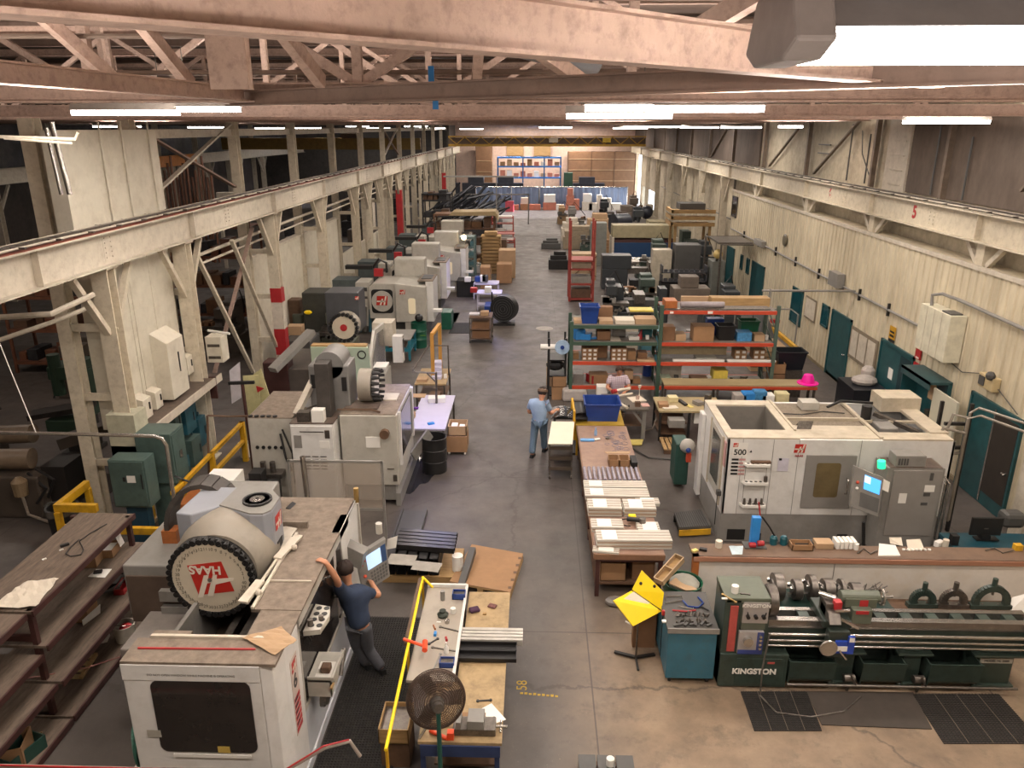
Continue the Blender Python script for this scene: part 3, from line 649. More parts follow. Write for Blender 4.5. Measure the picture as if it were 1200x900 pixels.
J=dict(head=(hx.x,Yp+.05,1.62),neck=(hx.x-.02,Yp,1.46),chest=(hx.x-.08,Yp,1.27),pelvis=(hx.x-.06,Yp+.02,.9),LS=(hx.x-.27,Yp+.06,1.38),RS=(hx.x+.12,Yp-.04,1.38),LE=(hx.x-.33,Yp+.12,1.1),LW=(hx.x-.22,Yp+.32,1.0),RE=(hx.x+.21,Yp+.02,1.1),RW=(hx.x+.33,Yp+.22,1.12),RHd=(.6,.5,.1),LH=(hx.x-.16,Yp+.02,.86),RH=(hx.x+.03,Yp-.02,.86),LK=(hx.x-.2,Yp+.0,.48),RK=(hx.x+.05,Yp+.12,.48),LA=(hx.x-.24,Yp-.14,.1),RA=(hx.x+.07,Yp+.22,.1),LT=(.3,.9),RT=(.4,.9))
def cap(p,h,up,f,side):
 M().lathe([(.13,0),(.124,.05),(.07,.09),(0,.1)],h+up*.045,16,up).to('cap',mat('tan_cap','#6b5745',.8),p,smooth=True)
person('person','person in light blue shirt, jeans and cap pushing along the aisle beside the shelf cart',base,J,lshirt,denim,(.55,.8,-.1),sleeve=.6,hat=cap)
Yp=20.95;hx=GY(726,433,Yp)
x=hx.x;base=(x,Yp+.05,0);zh=hx.z-.02
J=dict(head=(x,Yp-.06,zh),neck=(x,Yp,zh-.17),chest=(x-.03,Yp+.03,zh-.37),pelvis=(x-.05,Yp+.1,zh-.78),LS=(x+.2,Yp+.02,zh-.24),RS=(x-.25,Yp+.02,zh-.24),LE=(x+.3,Yp-.12,zh-.5),RE=(x-.34,Yp-.1,zh-.5),LW=(x+.14,Yp-.4,zh-.52),RW=(x-.15,Yp-.4,zh-.52),LH=(x+.05,Yp+.08,zh-.84),RH=(x-.16,Yp+.08,zh-.84),LK=(x+.1,Yp-.34,zh-.82),RK=(x-.2,Yp-.34,zh-.82),LA=(x+.1,Yp-.36,.1),RA=(x-.2,Yp-.36,.1),LT=(0,-1),RT=(0,-1))
person('person','person in a plaid short-sleeved shirt sitting behind the cluttered bench, head bowed',base,J,plaid,denim,(0,-.8,-.6),hairm=mat('brown_grey_hair','#3c2c24',.8))
st=thing('work_stool','black stool under the seated person in plaid','stool',(x-.05,Yp+.12,0))
M().lathe([(0,.0),(.18,.0),(.18,.05),(0,.05)],(x-.05,Yp+.12,zh-.98),20).to('seat',black,st)
m=M()
for k in range(4):
 a=PI/4+k*PI/2;m.cyl((x-.05+.08*math.cos(a),Yp+.12+.08*math.sin(a),zh-.98),(x-.05+.2*math.cos(a),Yp+.12+.2*math.sin(a),0),.014,n=8)
m.to('legs',dsteel,st)
def logo(parent,c,ax,s=.4,flip=False,name='maker_logo',up=None):
 """red slanted tile with a white H-like mark, in a plane spanned by ax (right) and up"""
 c=Vector(c);r=Vector(ax).normalized();u=Vector(up or(0,0,1));n=r.cross(u).normalized()
 if n.length==0:return
 sg=-1 if flip else 1
 def P(a,b,d):return c+r*a*s*sg+u*b*s*sg+n*d
 red=mat('logo_red','#b52a1f',.45,var=.05);wh=mat('logo_white','#d9cfbf',.5,var=.04)
 o=M().plate([P(-.5,-.38,.0),P(.42,-.38,.0),P(.5,.42,.0),P(-.42,.42,.0)],.004).to(name,red,parent)
 m=M()
 for q in([(-.22,-.36),(-.08,-.36),(.12,.18),(-.02,.18)],[(.1,-.36),(.24,-.36),(.42,.4),(.28,.4)],[(-.46,-.1),(.3,-.1),(.34,.02),(-.43,.02)]):
  m.plate([P(a,b,.0045)for a,b in q],.003)
 m.to('logo_mark',wh,o);return o
v=thing('machining_centre','largest pale machining centre at lower left, with red-logo tool carousel and operator leaning on it','machine',(-3.7,8.9,0))
YN,YF,XL,XR,ZT=6.92,10.95,-4.53,-2.8,2.2
a,b_,c_,d_=GY(176,797,YN),GY(292,797,YN),GY(302,882,YN),GY(188,882,YN)
M().bb(XL,-2.98,YN,YN+.08,.12,ZT).to('end_panel',hwhite,v,bevel=.015)
M().bb(XL,-2.98,YN-.012,YN,1.98,2.19).to('upper_trim',hwhite,v,bevel=.006)
zc=(a.z+c_.z)/2;xc=-3.67
M().prism([(xc+x,zc+z)for x,z in fr(1.12,a.z-c_.z,.09)],YN-.012,YN+.01,'y').to('end_window',dwin,v)
M().bb(xc-.42,xc+.48,YN-.03,YN-.012,c_.z-.06,c_.z-.02).to('window_ledge',white,v)
M().bb(xc+.1,xc+.24,YN-.016,YN-.012,c_.z+.0,c_.z+.09).to('warning_sticker',mat('sticker_yellow','#b59a4a',.6),v)
txt('DO NOT OPEN WINDOW WHILE MACHINE IS OPERATING','warning_text',dsteel,v,(-3.75,YN-.014,2.06),size=.037,ext=.001)
M().bb(-4.36,-4.2,YN-.014,YN-.012,1.2,1.3).to('data_plate',mat('plate_print','#a29d92',.5),v)
m=M().bb(XL+.05,-2.95,YN+.1,YF,.0,.75);m.to('base_casting',hmid,v)
m=M().prism([(-2.98,YN),(-2.86,YN+.06),(XR,YN+.3),(XR,YN+.8),(-2.86,YN+.8),(-2.98,YN+.5)],.12,ZT-.02,'z');m.to('corner_panel',hwhite,v,bevel=.01)
def facept(y,z,d=.0):return(XR+d,y,z)
lab_=M().bb(XR,XR+.004,YN+.42,YN+.66,.85,1.9).to('model_label',mat('label_base','#c2b4aa',.5),v)
logo(lab_,(XR+.006,YN+.54,1.78),(0,1,0),.17)
txt('6','label_digit',black,lab_,(XR+.005,YN+.54,1.56),(PI/2,0,PI/2),.26,bold=.004)
m=M()
for i in range(6):m.bb(XR+.004,XR+.007,YN+.44,YN+.64,1.3-i*.085,1.36-i*.085)
m.to('red_lines',redp,lab_)
m=M()
for i in range(5):m.bb(XR+.006,XR+.009,YN+.46,YN+.56,1.31-i*.085+.0,1.34-i*.085)
m.to('printed_lines',black,lab_)
M().bb(-2.98,XR-.005,YN+.75,YF-.2,.12,.88).bb(-2.98,XR+.02,YN+.3,YF-.2,.0,.16).to('front_skirt',bgrey if False else mat('skirt_pale','#b4b6ba',.35,var=.06),v,bevel=.02)
m=M().bb(-2.93,XR,YN+.8,YN+.86,.9,ZT).bb(-2.93,XR,YN+.8,YF-.6,2.06,ZT).bb(-2.93,XR-.01,YN+2.55,YN+2.68,1.0,ZT).bb(-2.93,XR-.01,YF-.75,YF-.55,1.0,ZT).bb(-2.93,XR,YN+.8,YF-.6,.86,.92)
m.to('door_frame',hgrey,v,bevel=.01)
M().bb(-2.84,-2.815,YN+.86,YN+2.56,.92,2.06).to('door_window',dwin,v);M().bb(-2.84,-2.815,YN+2.67,YF-.7,.92,2.06).to('door_window',dwin,v)
M().tube([(XR-.02,YN+2.45,1.42),(XR+.08,YN+2.43,1.45),(XR+.09,YN+2.43,1.75),(XR-.02,YN+2.45,1.78)],.014).tube([(XR-.02,YN+2.72,1.42),(XR+.08,YN+2.74,1.45),(XR+.09,YN+2.74,1.75),(XR-.02,YN+2.72,1.78)],.014).to('door_handle',steel,v,smooth=True)
m=M().bb(-3.42,XR,YN+1.0,YF-1.15,ZT-.02,ZT+.02).bb(XL,XR,YN,YN+.42,ZT-.02,ZT+.02)
m.bb(-3.3,XR,YN+.42,YN+1.0,ZT-.02,ZT+.01).to('roof_panel',dust,v)
M().bb(XL+.15,-3.05,YN+.42,YN+.46,ZT,ZT+.05).bb(-3.42,-3.38,YN+1.0,YF-1.2,ZT,ZT+.05).bb(-3.4,-2.85,YN+1.6,YN+1.62,ZT,ZT+.04).to('roof_rib',cream2,v)
m=M().cyl((XL+.1,YN+.22,ZT+.03),(-3.1,YN+.24,ZT+.03),.012,n=6);m.to('red_cable',redp,v)
M().bb(-4.1,XR,YF-1.12,YF,ZT-.05,ZT).to('rear_roof',dust,v,bevel=.01)
M().bb(-4.1,XR,YF-.02,YF,.7,ZT-.05).bb(-4.1,XR-.02,YF-1.12,YF-1.1,1.2,ZT-.05).to('far_end_panel',hwhite,v)
m=M().plate([(XR,YF-1.1,2.2),(XR,YF,2.2),(XR,YF,.4),(XR,YF-.9,.4)],.03);m.to('side_wing',hwhite,v)
M().bb(XL+.05,-3.42,YN+.42,YF-1.2,.75,1.0).to('chip_tray',dust2,v)
M().bb(XL-.0,XL+.06,YN+.4,YF-.5,.8,1.75).to('left_wall',hmid,v)
m=M().prism([(YN+.42,1.0),(YN+1.3,1.0),(YN+1.3,1.25),(YN+.42,1.9)],XL+.05,-3.9,'x');m.to('telescopic_cover',dust2,v)
m=M()
for i in range(4):m.bb(-4.05+i*.22,-3.95+i*.22,YN+.55,YN+2.2,1.0,1.45+.03*(i%2))
m.to('table_fixture',dsteel,v)
M().bb(-4.0,-3.5,YN+.7,YN+1.0,1.3,1.75).bb(-3.95,-3.85,YN+.5,YN+.9,1.5,1.72).to('vise_block',mat('oily_blue_steel','#2b3446',.35,metal=.5),v)
M().bb(XL+.02,-4.05,YN+.44,YN+.75,1.88,2.08).to('rear_flap',dust,v)
p=GY(145,640,9.0)
M().bb(-5.72,-4.62,9.2,10.5,1.2,2.0).to('way_cover',hmid,v,bevel=.02)
M().bb(-5.68,-4.7,9.17,9.21,1.1,1.84).to('way_cover_end',mat('brown_end','#54453b',.6),v)
m=M()
for z in(1.25,1.5):m.bb(-5.2,-4.6,9.08,9.17,z,z+.16)
m.to('bracket_rail',hmid,v)
M().bb(-5.4,-4.55,8.3,9.15,.0,1.3).to('grey_side_box',mat('mid_taupe','#77706a',.5),v,bevel=.02)
M().bb(-4.7,-3.85,9.75,10.5,.7,2.7).to('column',hmid,v,bevel=.02)
hd=M().prism([(-4.82,9.15),(-4.6,9.1),(-4.3,9.35),(-3.8,9.12),(-3.62,9.12),(-3.53,9.22),(-3.53,9.6),(-3.8,9.95),(-4.75,9.95)],1.75,2.86,'z').to('spindle_head',bgrey,v,bevel=.02)
M().prism([(-4.3,9.36),(-3.8,9.13),(-3.62,9.13),(-3.54,9.23),(-3.54,9.6),(-3.8,9.94),(-4.25,9.94)],2.86,2.88,'z').to('head_lid',hmid,hd)
M().lathe([(0,0),(.17,0),(.17,.03),(.2,.03),(.2,0)],(-3.82,9.5,2.88)).to('fan_ring',black,hd);M().lathe([(0,.02),(.1,.02),(.1,.03),(.02,.035)],(-3.82,9.5,2.88)).to('fan_hub',steel,hd)
logo(hd,(-3.525,9.42,2.62),(0,1,0),.26)
M().bb(-3.53,-3.523,9.3,9.5,2.2,2.34).to('head_badge',black,hd)
dc=GY(255,667,8.95);R_=.585
M().lathe([(0,.25),(.52,.25),(.64,.1),(.66,.0),(.66,-.3),(0,-.3)],(dc.x+.08,8.95+.12,dc.z+.08),40,(0,-1,0)).to('carousel_shroud',mat('shroud_tan','#8e867a',.5,dirt='#6b5f50',damt=.5),v,smooth=True)
M().cyl((dc.x,8.76,dc.z),(dc.x,8.88,dc.z),R_*1.0,n=48).to('disc_rim',black,v);dsk=M().cyl((dc.x,8.72,dc.z),(dc.x,8.86,dc.z),R_*.885,n=48).to('carousel_disc',mat('disc_ivory','#c6bba6',.45,var=.05),v)
m=M()
for i in range(40):
 a=2*PI*i/40;x=dc.x+R_*.945*math.cos(a);z=dc.z+R_*.945*math.sin(a)
 m.lathe([(.028,0),(.041,0),(.041,.09),(.02,.09)],(x,8.79,z),10,(0,-1,0));m.cyl((x,8.7,z),(x,8.78,z),.018,n=6)
m.to('tool_pockets',black,dsk)
for i in range(40):
 a=2*PI*i/40+.04
 if i%1==0:
  txt(str((i*1)%40+1),'pocket_number',dsteel,dsk,(dc.x+R_*.76*math.cos(a),8.717,dc.z+R_*.76*math.sin(a)),(PI/2,a*-1+PI/2+PI,0)if False else(PI/2,0,0),.065,ext=.0008)
red_=mat('logo_red','#b52a1f',.45,var=.05);wh_=mat('logo_white','#d9cfbf',.5,var=.04)
def dp(u_,w_,d=.0):return(dc.x+(u_-692)*.00191,8.716-d,dc.z-(w_-652)*.00218)
lg=M().plate([dp(592,768),dp(848,736),dp(782,530),dp(540,562)],.003).to('red_logo',red_,dsk)
m=M()
for q in([(583,786),(622,782),(665,682),(690,678),(655,772),(697,774),(722,690),(850,660),(858,640),(735,650),(742,622),(712,624),(703,652),(672,655),(684,624),(648,628)],):
 m.plate([dp(a_,b_,.004)for a_,b_ in q],.003)
m.to('logo_strokes',wh_,lg)
q_=dp(662,588);txt('HAAS','logo_lettering',wh_,lg,(q_[0],8.708,q_[2]),(PI/2,PI,0),.17,bold=.006,ext=.001)
M().lathe([(0,0),(.03,0),(.03,.02),(0,.02)],(dc.x,8.70,dc.z),10,(0,-1,0)).to('disc_hub',steel,dsk)
m=M();pts=[(-4.85+.5*math.cos(PI*k_/10-.2),10.0,2.3+.62*math.sin(PI*k_/10+.0))for k_ in range(12)]
for p0,p1 in zip(pts,pts[1:]):m.bar(p0,p1,.34,.1,(0,1,0))if False else m.bar(p0,p1,.07,.36,(0,1,0))
m.to('cable_carrier',mat('carrier_grey','#3f3a36',.6,var=.3),v)
M().bb(-5.42,-5.2,9.8,10.0,2.0,2.2).to('carrier_block',orwood,v)
M().tube([(-4.85,9.7,2.1),(-4.7,9.5,2.5),(-4.6,9.4,2.0),(-4.5,9.3,1.8)],.02).tube([(-5.2,10,3.0),(-4.8,10.1,2.75),(-4.4,10.2,2.7)],.015).to('hose',black,v)
m=M().bar((-3.5,8.0,2.25),(-3.42,9.6,2.25),.035,.03);m.bar((-3.55,8.0,2.26),(-3.48,8.45,2.28),.12,.03);m.bar((-3.44,9.0,2.27),(-3.32,9.6,2.28),.12,.03);m.sph((-3.3,9.3,2.27),.045);m.sph((-3.42,8.2,2.27),.045)
m.to('door_linkage',cream2,v)
M().plate([(-3.95,9.3,2.15),(-3.5,9.25,2.2),(-3.42,9.85,2.25),(-3.8,10.05,2.2)],.01).to('deflector_sheet',cream2,v)
M().bb(-3.75,-3.3,9.95,10.0,2.2,2.3).to('top_rail',dust,v)
tr=M().prism([(YN+1.08,.0),(YN+1.55,.0),(YN+1.6,.17),(YN+1.3,.2)]if False else[(XR,YN+.98),(XR+.2,YN+1.02),(XR+.24,YN+1.3),(XR+.2,YN+1.5),(XR,YN+1.55)],1.86,1.93,'z').to('tool_tray',hgrey,v)
m=M()
for i in range(4):
 for k in range(2):m.cyl((XR+.07+k*.1,YN+1.1+i*.12,1.925),(XR+.07+k*.1,YN+1.1+i*.12,1.936),.038,n=10)
m.to('tray_holes',black,tr)
M().cyl((XR+.06,YN+1.1,1.93),(XR+.06,YN+1.1,2.02),.035).cyl((XR+.16,YN+1.22,1.93),(XR+.16,YN+1.22,1.99),.03).to('tool_holder',dsteel,tr)
m=M()
for i in range(3):m.bar((XR+.01,YN+1.06+i*.07,1.78),(XR+.03,YN+1.1+i*.07,1.66),.015,.015)
m.to('hex_keys',black,v)
bx=M().bb(XR,XR+.33,YN+.95,YN+1.5,1.2,1.23).bb(XR+.3,XR+.33,YN+.95,YN+1.5,1.23,1.27).bb(XR,XR+.3,YN+.95,YN+.97,.98,1.27).bb(XR+.28,XR+.3,YN+.95,YN+1.5,1.0,1.2).to('side_shelf',hgrey,v)
M().cyl((XR+.32,YN+1.3,1.02),(XR+.32,YN+1.55,1.25),.03).cyl((XR+.14,YN+1.1,.86),(XR+.2,YN+1.1,.86),.1).lathe([(.06,0),(.12,0),(.12,.05),(.06,.05)],(XR+.1,YN+1.15,.8),16,(1,0,0)).to('shelf_fittings',dsteel,bx)
solo(M().bb(XR+.08,XR+.28,YN+1.0,YN+1.3,1.231,1.236),'paper_sheet',white,'white sheet under the brown block on the machine side shelf','paper')
solo(M().prism(fr(.13,.11,.03),0,.09,'z').add([],[])if False else M().bb(XR+.14,XR+.26,YN+1.06,YN+1.18,1.238,1.33),'wooden_block',dwood,'brown block lying on the white sheet on the machine side shelf','block',bevel=.015)
solo(M().bb(XR+.26,XR+.3,YN+.98,YN+1.12,1.1,1.2).bar((XR+.31,YN+.9,1.15),(XR+.31,YN+1.0,1.15),.03,.03),'brush',wood,'wooden brush hanging on the machine side shelf','brush')
p=[G(284,748,2.24),G(330,735,2.24),G(348,752,2.24),G(322,768,2.24)]
def sheet(p,bend=.02,n=6,seed=1):
 rnd=random.Random(seed);h={}
 def fn(u,w_):
  q=p[0].lerp(p[1],u).lerp(p[3].lerp(p[2],u),w_);k=(round(u*n),round(w_*n));h.setdefault(k,rnd.uniform(-bend,bend));return(q.x,q.y,q.z+h[k]+bend)
 return M().grid(fn,n,n)
solo(sheet(p,.012),'brown_paper',card2,'crumpled brown paper lying on the dusty roof of the big left machine','paper',thick=.004)
pe=thing('control_pendant','grey control pendant on a boom arm by the operator at the big left machine','control panel',(-2.95,10.6,1.0))
OFF[pe.name]=(-2.95,10.6,1.0)
A0=GY(345,598,10.3);A1=GY(402,640,10.3);A2=GY(430,652,10.0)
M().bar(GY(350,603,10.6),GY(400,640,10.35),.2,.17).to('boom',cream2,pe,bevel=.01);M().bar(GY(396,640,10.35),GY(428,655,10.2),.2,.3).to('boom_elbow',hmid,pe,bevel=.01)
M().bar(GY(337,597,10.65),GY(349,603,10.62),.2,.2).to('boom_joint',black,pe)
q0,q1,q2,q3=GY(415,650,10.3),GY(450,628,10.5),GY(455,672,10.4),GY(424,692,10.2)
body=M().plate([q3,q2,q1,q0],.14).to('housing',hmid,pe,bevel=.01)
def onp(u,w_,d=-.005):
 n=(q2-q3).cross(q1-q3).normalized();return q0 .lerp(q1,u).lerp(q3 .lerp(q2,u),w_)+n*(d)
def patch(u0,u1,w0,w1,d=-.004,t=.008):
 return M().plate([onp(u0,w1,d),onp(u1,w1,d),onp(u1,w0,d),onp(u0,w0,d)],t)
nrm=(q2-q3).cross(q1-q3).normalized()
dd=.142
patch(.3,.78,.12,.5,dd,.01).to('screen',emit('pendant_screen','#a9c4dd',1.0),body)
patch(.8,.95,.1,.52,dd,.01).to('soft_keys',mat('key_blue','#2f4a72',.5),body)
m=M()
for i in range(6):
 for j in range(4):m.v+=patch(.36+.1*i,.43+.1*i,.58+.09*j,.64+.09*j,dd,.01).v;o_=len(m.v)-8;m.f+=[[o_+k for k in f]for f in[(3,2,1,0),(4,5,6,7),(0,1,5,4),(1,2,6,5),(2,3,7,6),(3,0,4,7)]];m.mi+=[0]*6
m.to('keypad',mat('key_grey','#5b5a58',.5),body)
m=M().sph(onp(.17,.6,dd),.03).to('feed_knob',orange,body);M().sph(onp(.15,.2,dd),.014).sph(onp(.15,.3,dd),.014).sph(onp(.25,.22,dd),.014).to('buttons',redp,body);M().sph(onp(.2,.78,dd),.03).to('jog_wheel',steel,body)
q=GY(444,622,10.5);M().cyl((q.x,q.y+.02,q.z-.05),(q.x,q.y+.02,q.z+.12),.05).to('beacon',hgrey,pe)
q=GY(419,600,10.9);M().bar(GY(424,668,10.9),GY(418,590,10.95),.06,.05).to('support_post',hgrey,pe);
solo(M().cyl(GY(418,588,10.9),GY(417,572,10.9),.04),'air_filter',mat('brass','#a08450',.4,metal=.6),'small brass filter cup on top of the white post beside the pendant boom','filter')
solo(M().plate([GY(454,632,10.6),GY(466,628,10.6),GY(464,642,10.6),GY(453,644,10.6)],.004),'clipped_sheet',white,'white sheet clipped to the right edge of the near control pendant','paper')
m=M().bb(-2.76,-1.75,7.0,10.9,0,.018)
for i in range(90):
 y=7.02+i*.043;m.bb(-2.76,-1.75,y,y+.016,.018,.028)
for i in range(24):
 x=-2.75+i*.042;m.bb(x,x+.012,7.0,10.9,.018,.028)
tag(m.to('rubber_mat',mat('mat_black','#232120',.7,var=.3,dirt='#544c44',dscale=20,damt=.5)),'long black perforated rubber mat under the operator of the big left machine','mat')
for k,x in enumerate((-2.45,-2.12,-1.9)):
 pass
w=thing('steel_bench','narrow bench with a pale metal top covered in tools, along the yellow tube','bench',(-1.3,9.3,0));OFF[w.name]=(-1.3,9.3,0)
M().bb(-1.64,-1.02,8.3,10.5,.86,.9).to('top',mat('pale_metal_top','#9f9689',.4,metal=.2,dirt='#6d6455',damt=.5),w)
M().bb(-1.04,-1.0,8.3,10.5,.9,.94).bb(-1.64,-1.02,10.46,10.5,.9,.95).to('lip',hwhite,w)
for x in(-1.6,-1.06):
 for y in(8.34,10.44):M().bb(x-.025,x+.025,y-.025,y+.025,0,.86).to('leg',dsteel,w)
w2=thing('plywood_table','low plywood-topped work table holding the vise and loose papers','table',(-.7,8.9,0));OFF[w2 .name]=(-.7,8.9,0)
M().bb(-.98,-.34,8.4,10.5,.76,.8).bb(-1.35,-.34,7.35,8.4,.76,.8).to('top',plyw,w2)
M().bb(-1.32,-.36,7.33,7.37,.6,.76).bb(-.96,-.36,10.44,10.48,.66,.76).to('apron',mat('blue_bench_frame','#28365a',.5),w2)
for x,y in((-1.3,7.4),(-.4,7.4),(-.93,10.4),(-.4,10.4)):M().bb(x-.03,x+.03,y-.03,y+.03,0,.76).to('leg',mat('blue_bench_frame','#28365a'),w2)
M().bb(-1.2,-.4,7.6,10.2,.2,.23).to('lower_shelf',dwood,w2)
yt=thing('yellow_guard_rail','long worn yellow rail leaning between the rubber mat and the tool bench','rail',(-1.5,8.8,0));OFF[yt.name]=(-1.5,8.8,0)
M().cyl((-1.66,7.0,1.0),(-1.72,10.5,1.05),.022).cyl((-1.72,10.5,1.05),(-1.56,10.45,.9),.02).to('top_tube',byellow,yt)
for y in(7.05,8.8,10.45):M().cyl((-1.66-.017*(y-7),y,0),(-1.66-.017*(y-7),y,1.0),.02).to('post',yellow,yt)
M().bar((-1.73,8.9,1.0),(-1.75,10.45,1.05),.06,.04).to('wooden_strip',dwood,yt)
hm=thing('hammer','orange dead-blow hammer lying across the yellow rail','hammer',(-1.8,9.1,1.02));OFF[hm.name]=(-1.8,9.1,1.02)
a=G(473,749,1.06);b=G(497,757,1.04)
om=mat('orange_plastic','#e04a1c',.4,var=.05)
M().cyl(a,b,.022).to('handle',om,hm);M().cyl(b+Vector((.0,.1,0)),b+Vector((.02,-.09,0)),.038).to('head',om,hm)
def on(px,py,z):return G(px,py,z)
def sbox(name,px,py,z,sx,sy,sz,mt,label,cat,rz=0,group=None,bevel=.004):
 p=on(px,py,z);o=M().box((0,0,sz/2),(sx,sy,sz)).to(name,mt,bevel=bevel);o.location=(p.x,p.y,z);o.rotation_euler=(0,0,rz);return tag(o,label,cat,group)
def scyl(name,px,py,z,r,h,mt,label,cat,prof=None,group=None):
 p=on(px,py,z);o=M().lathe(prof or[(0,0),(r,0),(r,h),(0,h)],(0,0,0),16).to(name,mt,smooth=True);o.location=(p.x,p.y,z);return tag(o,label,cat,group)
def openbox(name,px,py,z,sx,sy,sz,mt,label,cat,rz=0,inner=None,group=None,p=None,t=.012):
 p=p or on(px,py,z);m=M().bb(-sx/2,sx/2,-sy/2,sy/2,0,t)
 for a in((-sx/2,-sx/2+t,-sy/2,sy/2),(sx/2-t,sx/2,-sy/2,sy/2),(-sx/2,sx/2,-sy/2,-sy/2+t),(-sx/2,sx/2,sy/2-t,sy/2)):m.bb(*a,0,sz)
 if inner:
  m.k=1;m.bb(-sx/2+t,sx/2-t,-sy/2+t,sy/2-t,sz*.5,sz*.7);o=m.to(name,[mt,inner])
 else:o=m.to(name,mt)
 o.location=(p.x,p.y,z);o.rotation_euler=(0,0,rz);return tag(o,label,cat,group)
openbox('parts_bin',538,700,.9,.2,.14,.1,bluep,'blue open bin at the far end of the metal bench top','bin',inner=dsteel)
openbox('parts_bin',524,779,.9,.2,.14,.08,bluep,'blue open bin near the top of the big fan','bin',inner=dsteel)
scyl('grey_can',519,703,.9,.035,.16,hmid,'grey can standing at the far left corner of the metal bench','can')
scyl('spray_bottle',523,765,.9,.03,.12,white,'white bottle with green base on the metal bench','bottle',[(0,0),(.035,0),(.035,.09),(.012,.13),(.012,.17),(0,.17)])
scyl('white_cup',531,718,.9,.04,.08,white,'white cup lying by the cutter head on the metal bench','cup')
m=M().lathe([(0,0),(.075,0),(.085,.04),(.05,.07),(.05,.1),(0,.1)],(0,0,0),18);
o=m.to('milling_cutter',mat('oily_green_steel','#2e352e',.4,metal=.5));p=on(519,722,.9);o.location=(p.x,p.y,.9);tag(o,'dark round milling cutter on the metal bench','tool')
scyl('end_mill_holder',524,730,.9,.035,.05,steel,'shiny tool holder just in front of the dark milling cutter','tool')
def wrench(px0,py0,px1,py1,z,label,mt=dsteel,name='wrench',cat='wrench'):
 a=on(px0,py0,z);b=on(px1,py1,z);a.z=b.z=z+.008;m=M().bar(a,b,.02,.012).cyl((a.x,a.y,z),(a.x,a.y,z+.016),.022,n=8).cyl((b.x,b.y,z),(b.x,b.y,z+.016),.02,n=8)
 return solo(m,name,mt,label,cat)
wrench(516,735,540,741,.9,'long bar wrench crossing the metal bench, the farther one');wrench(507,759,536,764,.9,'long dark wrench crossing the metal bench, the nearer one');wrench(503,755,513,749,.9,'short pliers beside the orange hammer head',black,'pliers','pliers');wrench(508,785,516,767,.9,'grey rod lying slanted near the front of the metal bench',hmid,'rod','rod')
sbox('blue_holder',510,744,.9,.04,.08,.04,lblue,'small blue holder on the left edge of the metal bench','tool');sbox('wood_handle_brush',509,736,.9,.02,.1,.03,orwood,'brown-handled brush behind the small blue holder','brush',.4)
sbox('red_clip',523,750,.9,.03,.07,.04,redp,'small red clamp in the middle of the metal bench','clamp',.3);sbox('label_tag',514,729,.9,.06,.03,.004,white,'small white tag near the dark cutter','tag')
sbox('purple_rag',556,716,.8,.16,.13,.05,mat('purple_cloth','#3a2036',.9),'crumpled dark purple rag on the far plywood','rag',.4,bevel=.03);sbox('wooden_puck',568,720,.8,.06,.05,.03,wood,'little wooden piece beside the purple rag','block',bevel=.01)
sbox('red_grey_rag',577,711,.8,.13,.1,.03,mat('red_grey_cloth','#6f4a46',.9,var=.6,scale=30),'red and grey rag at the far right of the plywood','rag',-.4,bevel=.02)
for i in range(4):
 y=9.42-i*.075;o=M().bb(-1.0,-.12,y-.034,y+.034,.82,.9).bb(-1.0,-.12,y-.034,y-.028,.9,.908).to('aluminium_profile',mat('white_profile','#b9b5ad',.35,metal=.3));
 tag(o,'white aluminium profile lying across the plywood table, %s of the four'%['farthest','second farthest','second nearest','nearest'][i],'profile','white profiles across the plywood table')
for i in range(2):
 y=9.07-i*.19;o=M().bb(-1.0,-.2,y-.09,y+.09,.82,.83).bb(-1.0,-.2,y-.09,y-.08,.83,.88).bb(-1.0,-.2,y+.08,y+.09,.83,.88).bb(-.21,-.2,y-.09,y+.09,.83,.88).to('black_channel',black)
 tag(o,'black open channel lying in front of the white profiles, %s one'%['far','near'][i],'channel','black channels across the plywood table')
vs=thing('bench_vise','heavy grey machine vise at the near end of the plywood table','vise',(-.66,7.55,.8));OFF[vs.name]=(-.66,7.55,.8)
M().bb(-.94,-.42,7.45,7.68,.8,.9).to('base',dsteel,vs,bevel=.01);M().bb(-.9,-.84,7.45,7.68,.9,1.0).bb(-.76,-.56,7.45,7.68,.9,1.02).to('jaws',hmid,vs,bevel=.005);M().cyl((-.42,7.56,.86),(-.28,7.56,.86),.02).cyl((-.36,7.46,.86),(-.36,7.66,.86),.012).to('screw_handle',steel,vs)
p=[G(563,831,.805),G(576,824,.805),G(593,843,.805),G(577,849,.805)];solo(M().plate(p,.003),'paper_sheet',white,'white sheet of paper beside the vise on the plywood table','paper')
wrench(568,846,579,842,.812,'dark caliper lying on the white sheet by the vise',black,'caliper','gauge');wrench(560,822,575,821,.8,'small L-shaped key on the plywood above the paper',black,'hex_key','key')
sbox('vise_knob',558,834,.8,.06,.04,.03,dwood,'small brown part lying by the vise','part',bevel=.01);sbox('cardboard_flap',553,842,.8,.34,.2,.006,card,'cardboard piece under the parts behind the vise','cardboard')
sbox('navy_cloth',561,872,.62,.12,.05,.28,mat('navy_cloth','#1b2136',.9),'navy cloth hanging in front of the vise','cloth',bevel=.02)
openbox('wooden_crate',469,866,.42,.38,.5,.22,wood,'open wooden box of parts on a stand left of the fan','crate',inner=dsteel,p=Vector((-1.72,7.95,0)))
solo(M().bb(-1.9,-1.54,7.75,8.15,0,.42),'crate_stand',dwood,'dark wooden stand under the open parts box','stand')
m=M().bb(-1.25,-1.0,7.6,7.75,.8,.86);solo(m,'wooden_offcut',wood,'wood offcut behind the fan post on the plywood','wood')
solo(M().cyl((-1.22,7.5,.83),(-1.0,7.38,.83),.025),'red_tube',om,'short orange-red tube in front of the fan','tube')
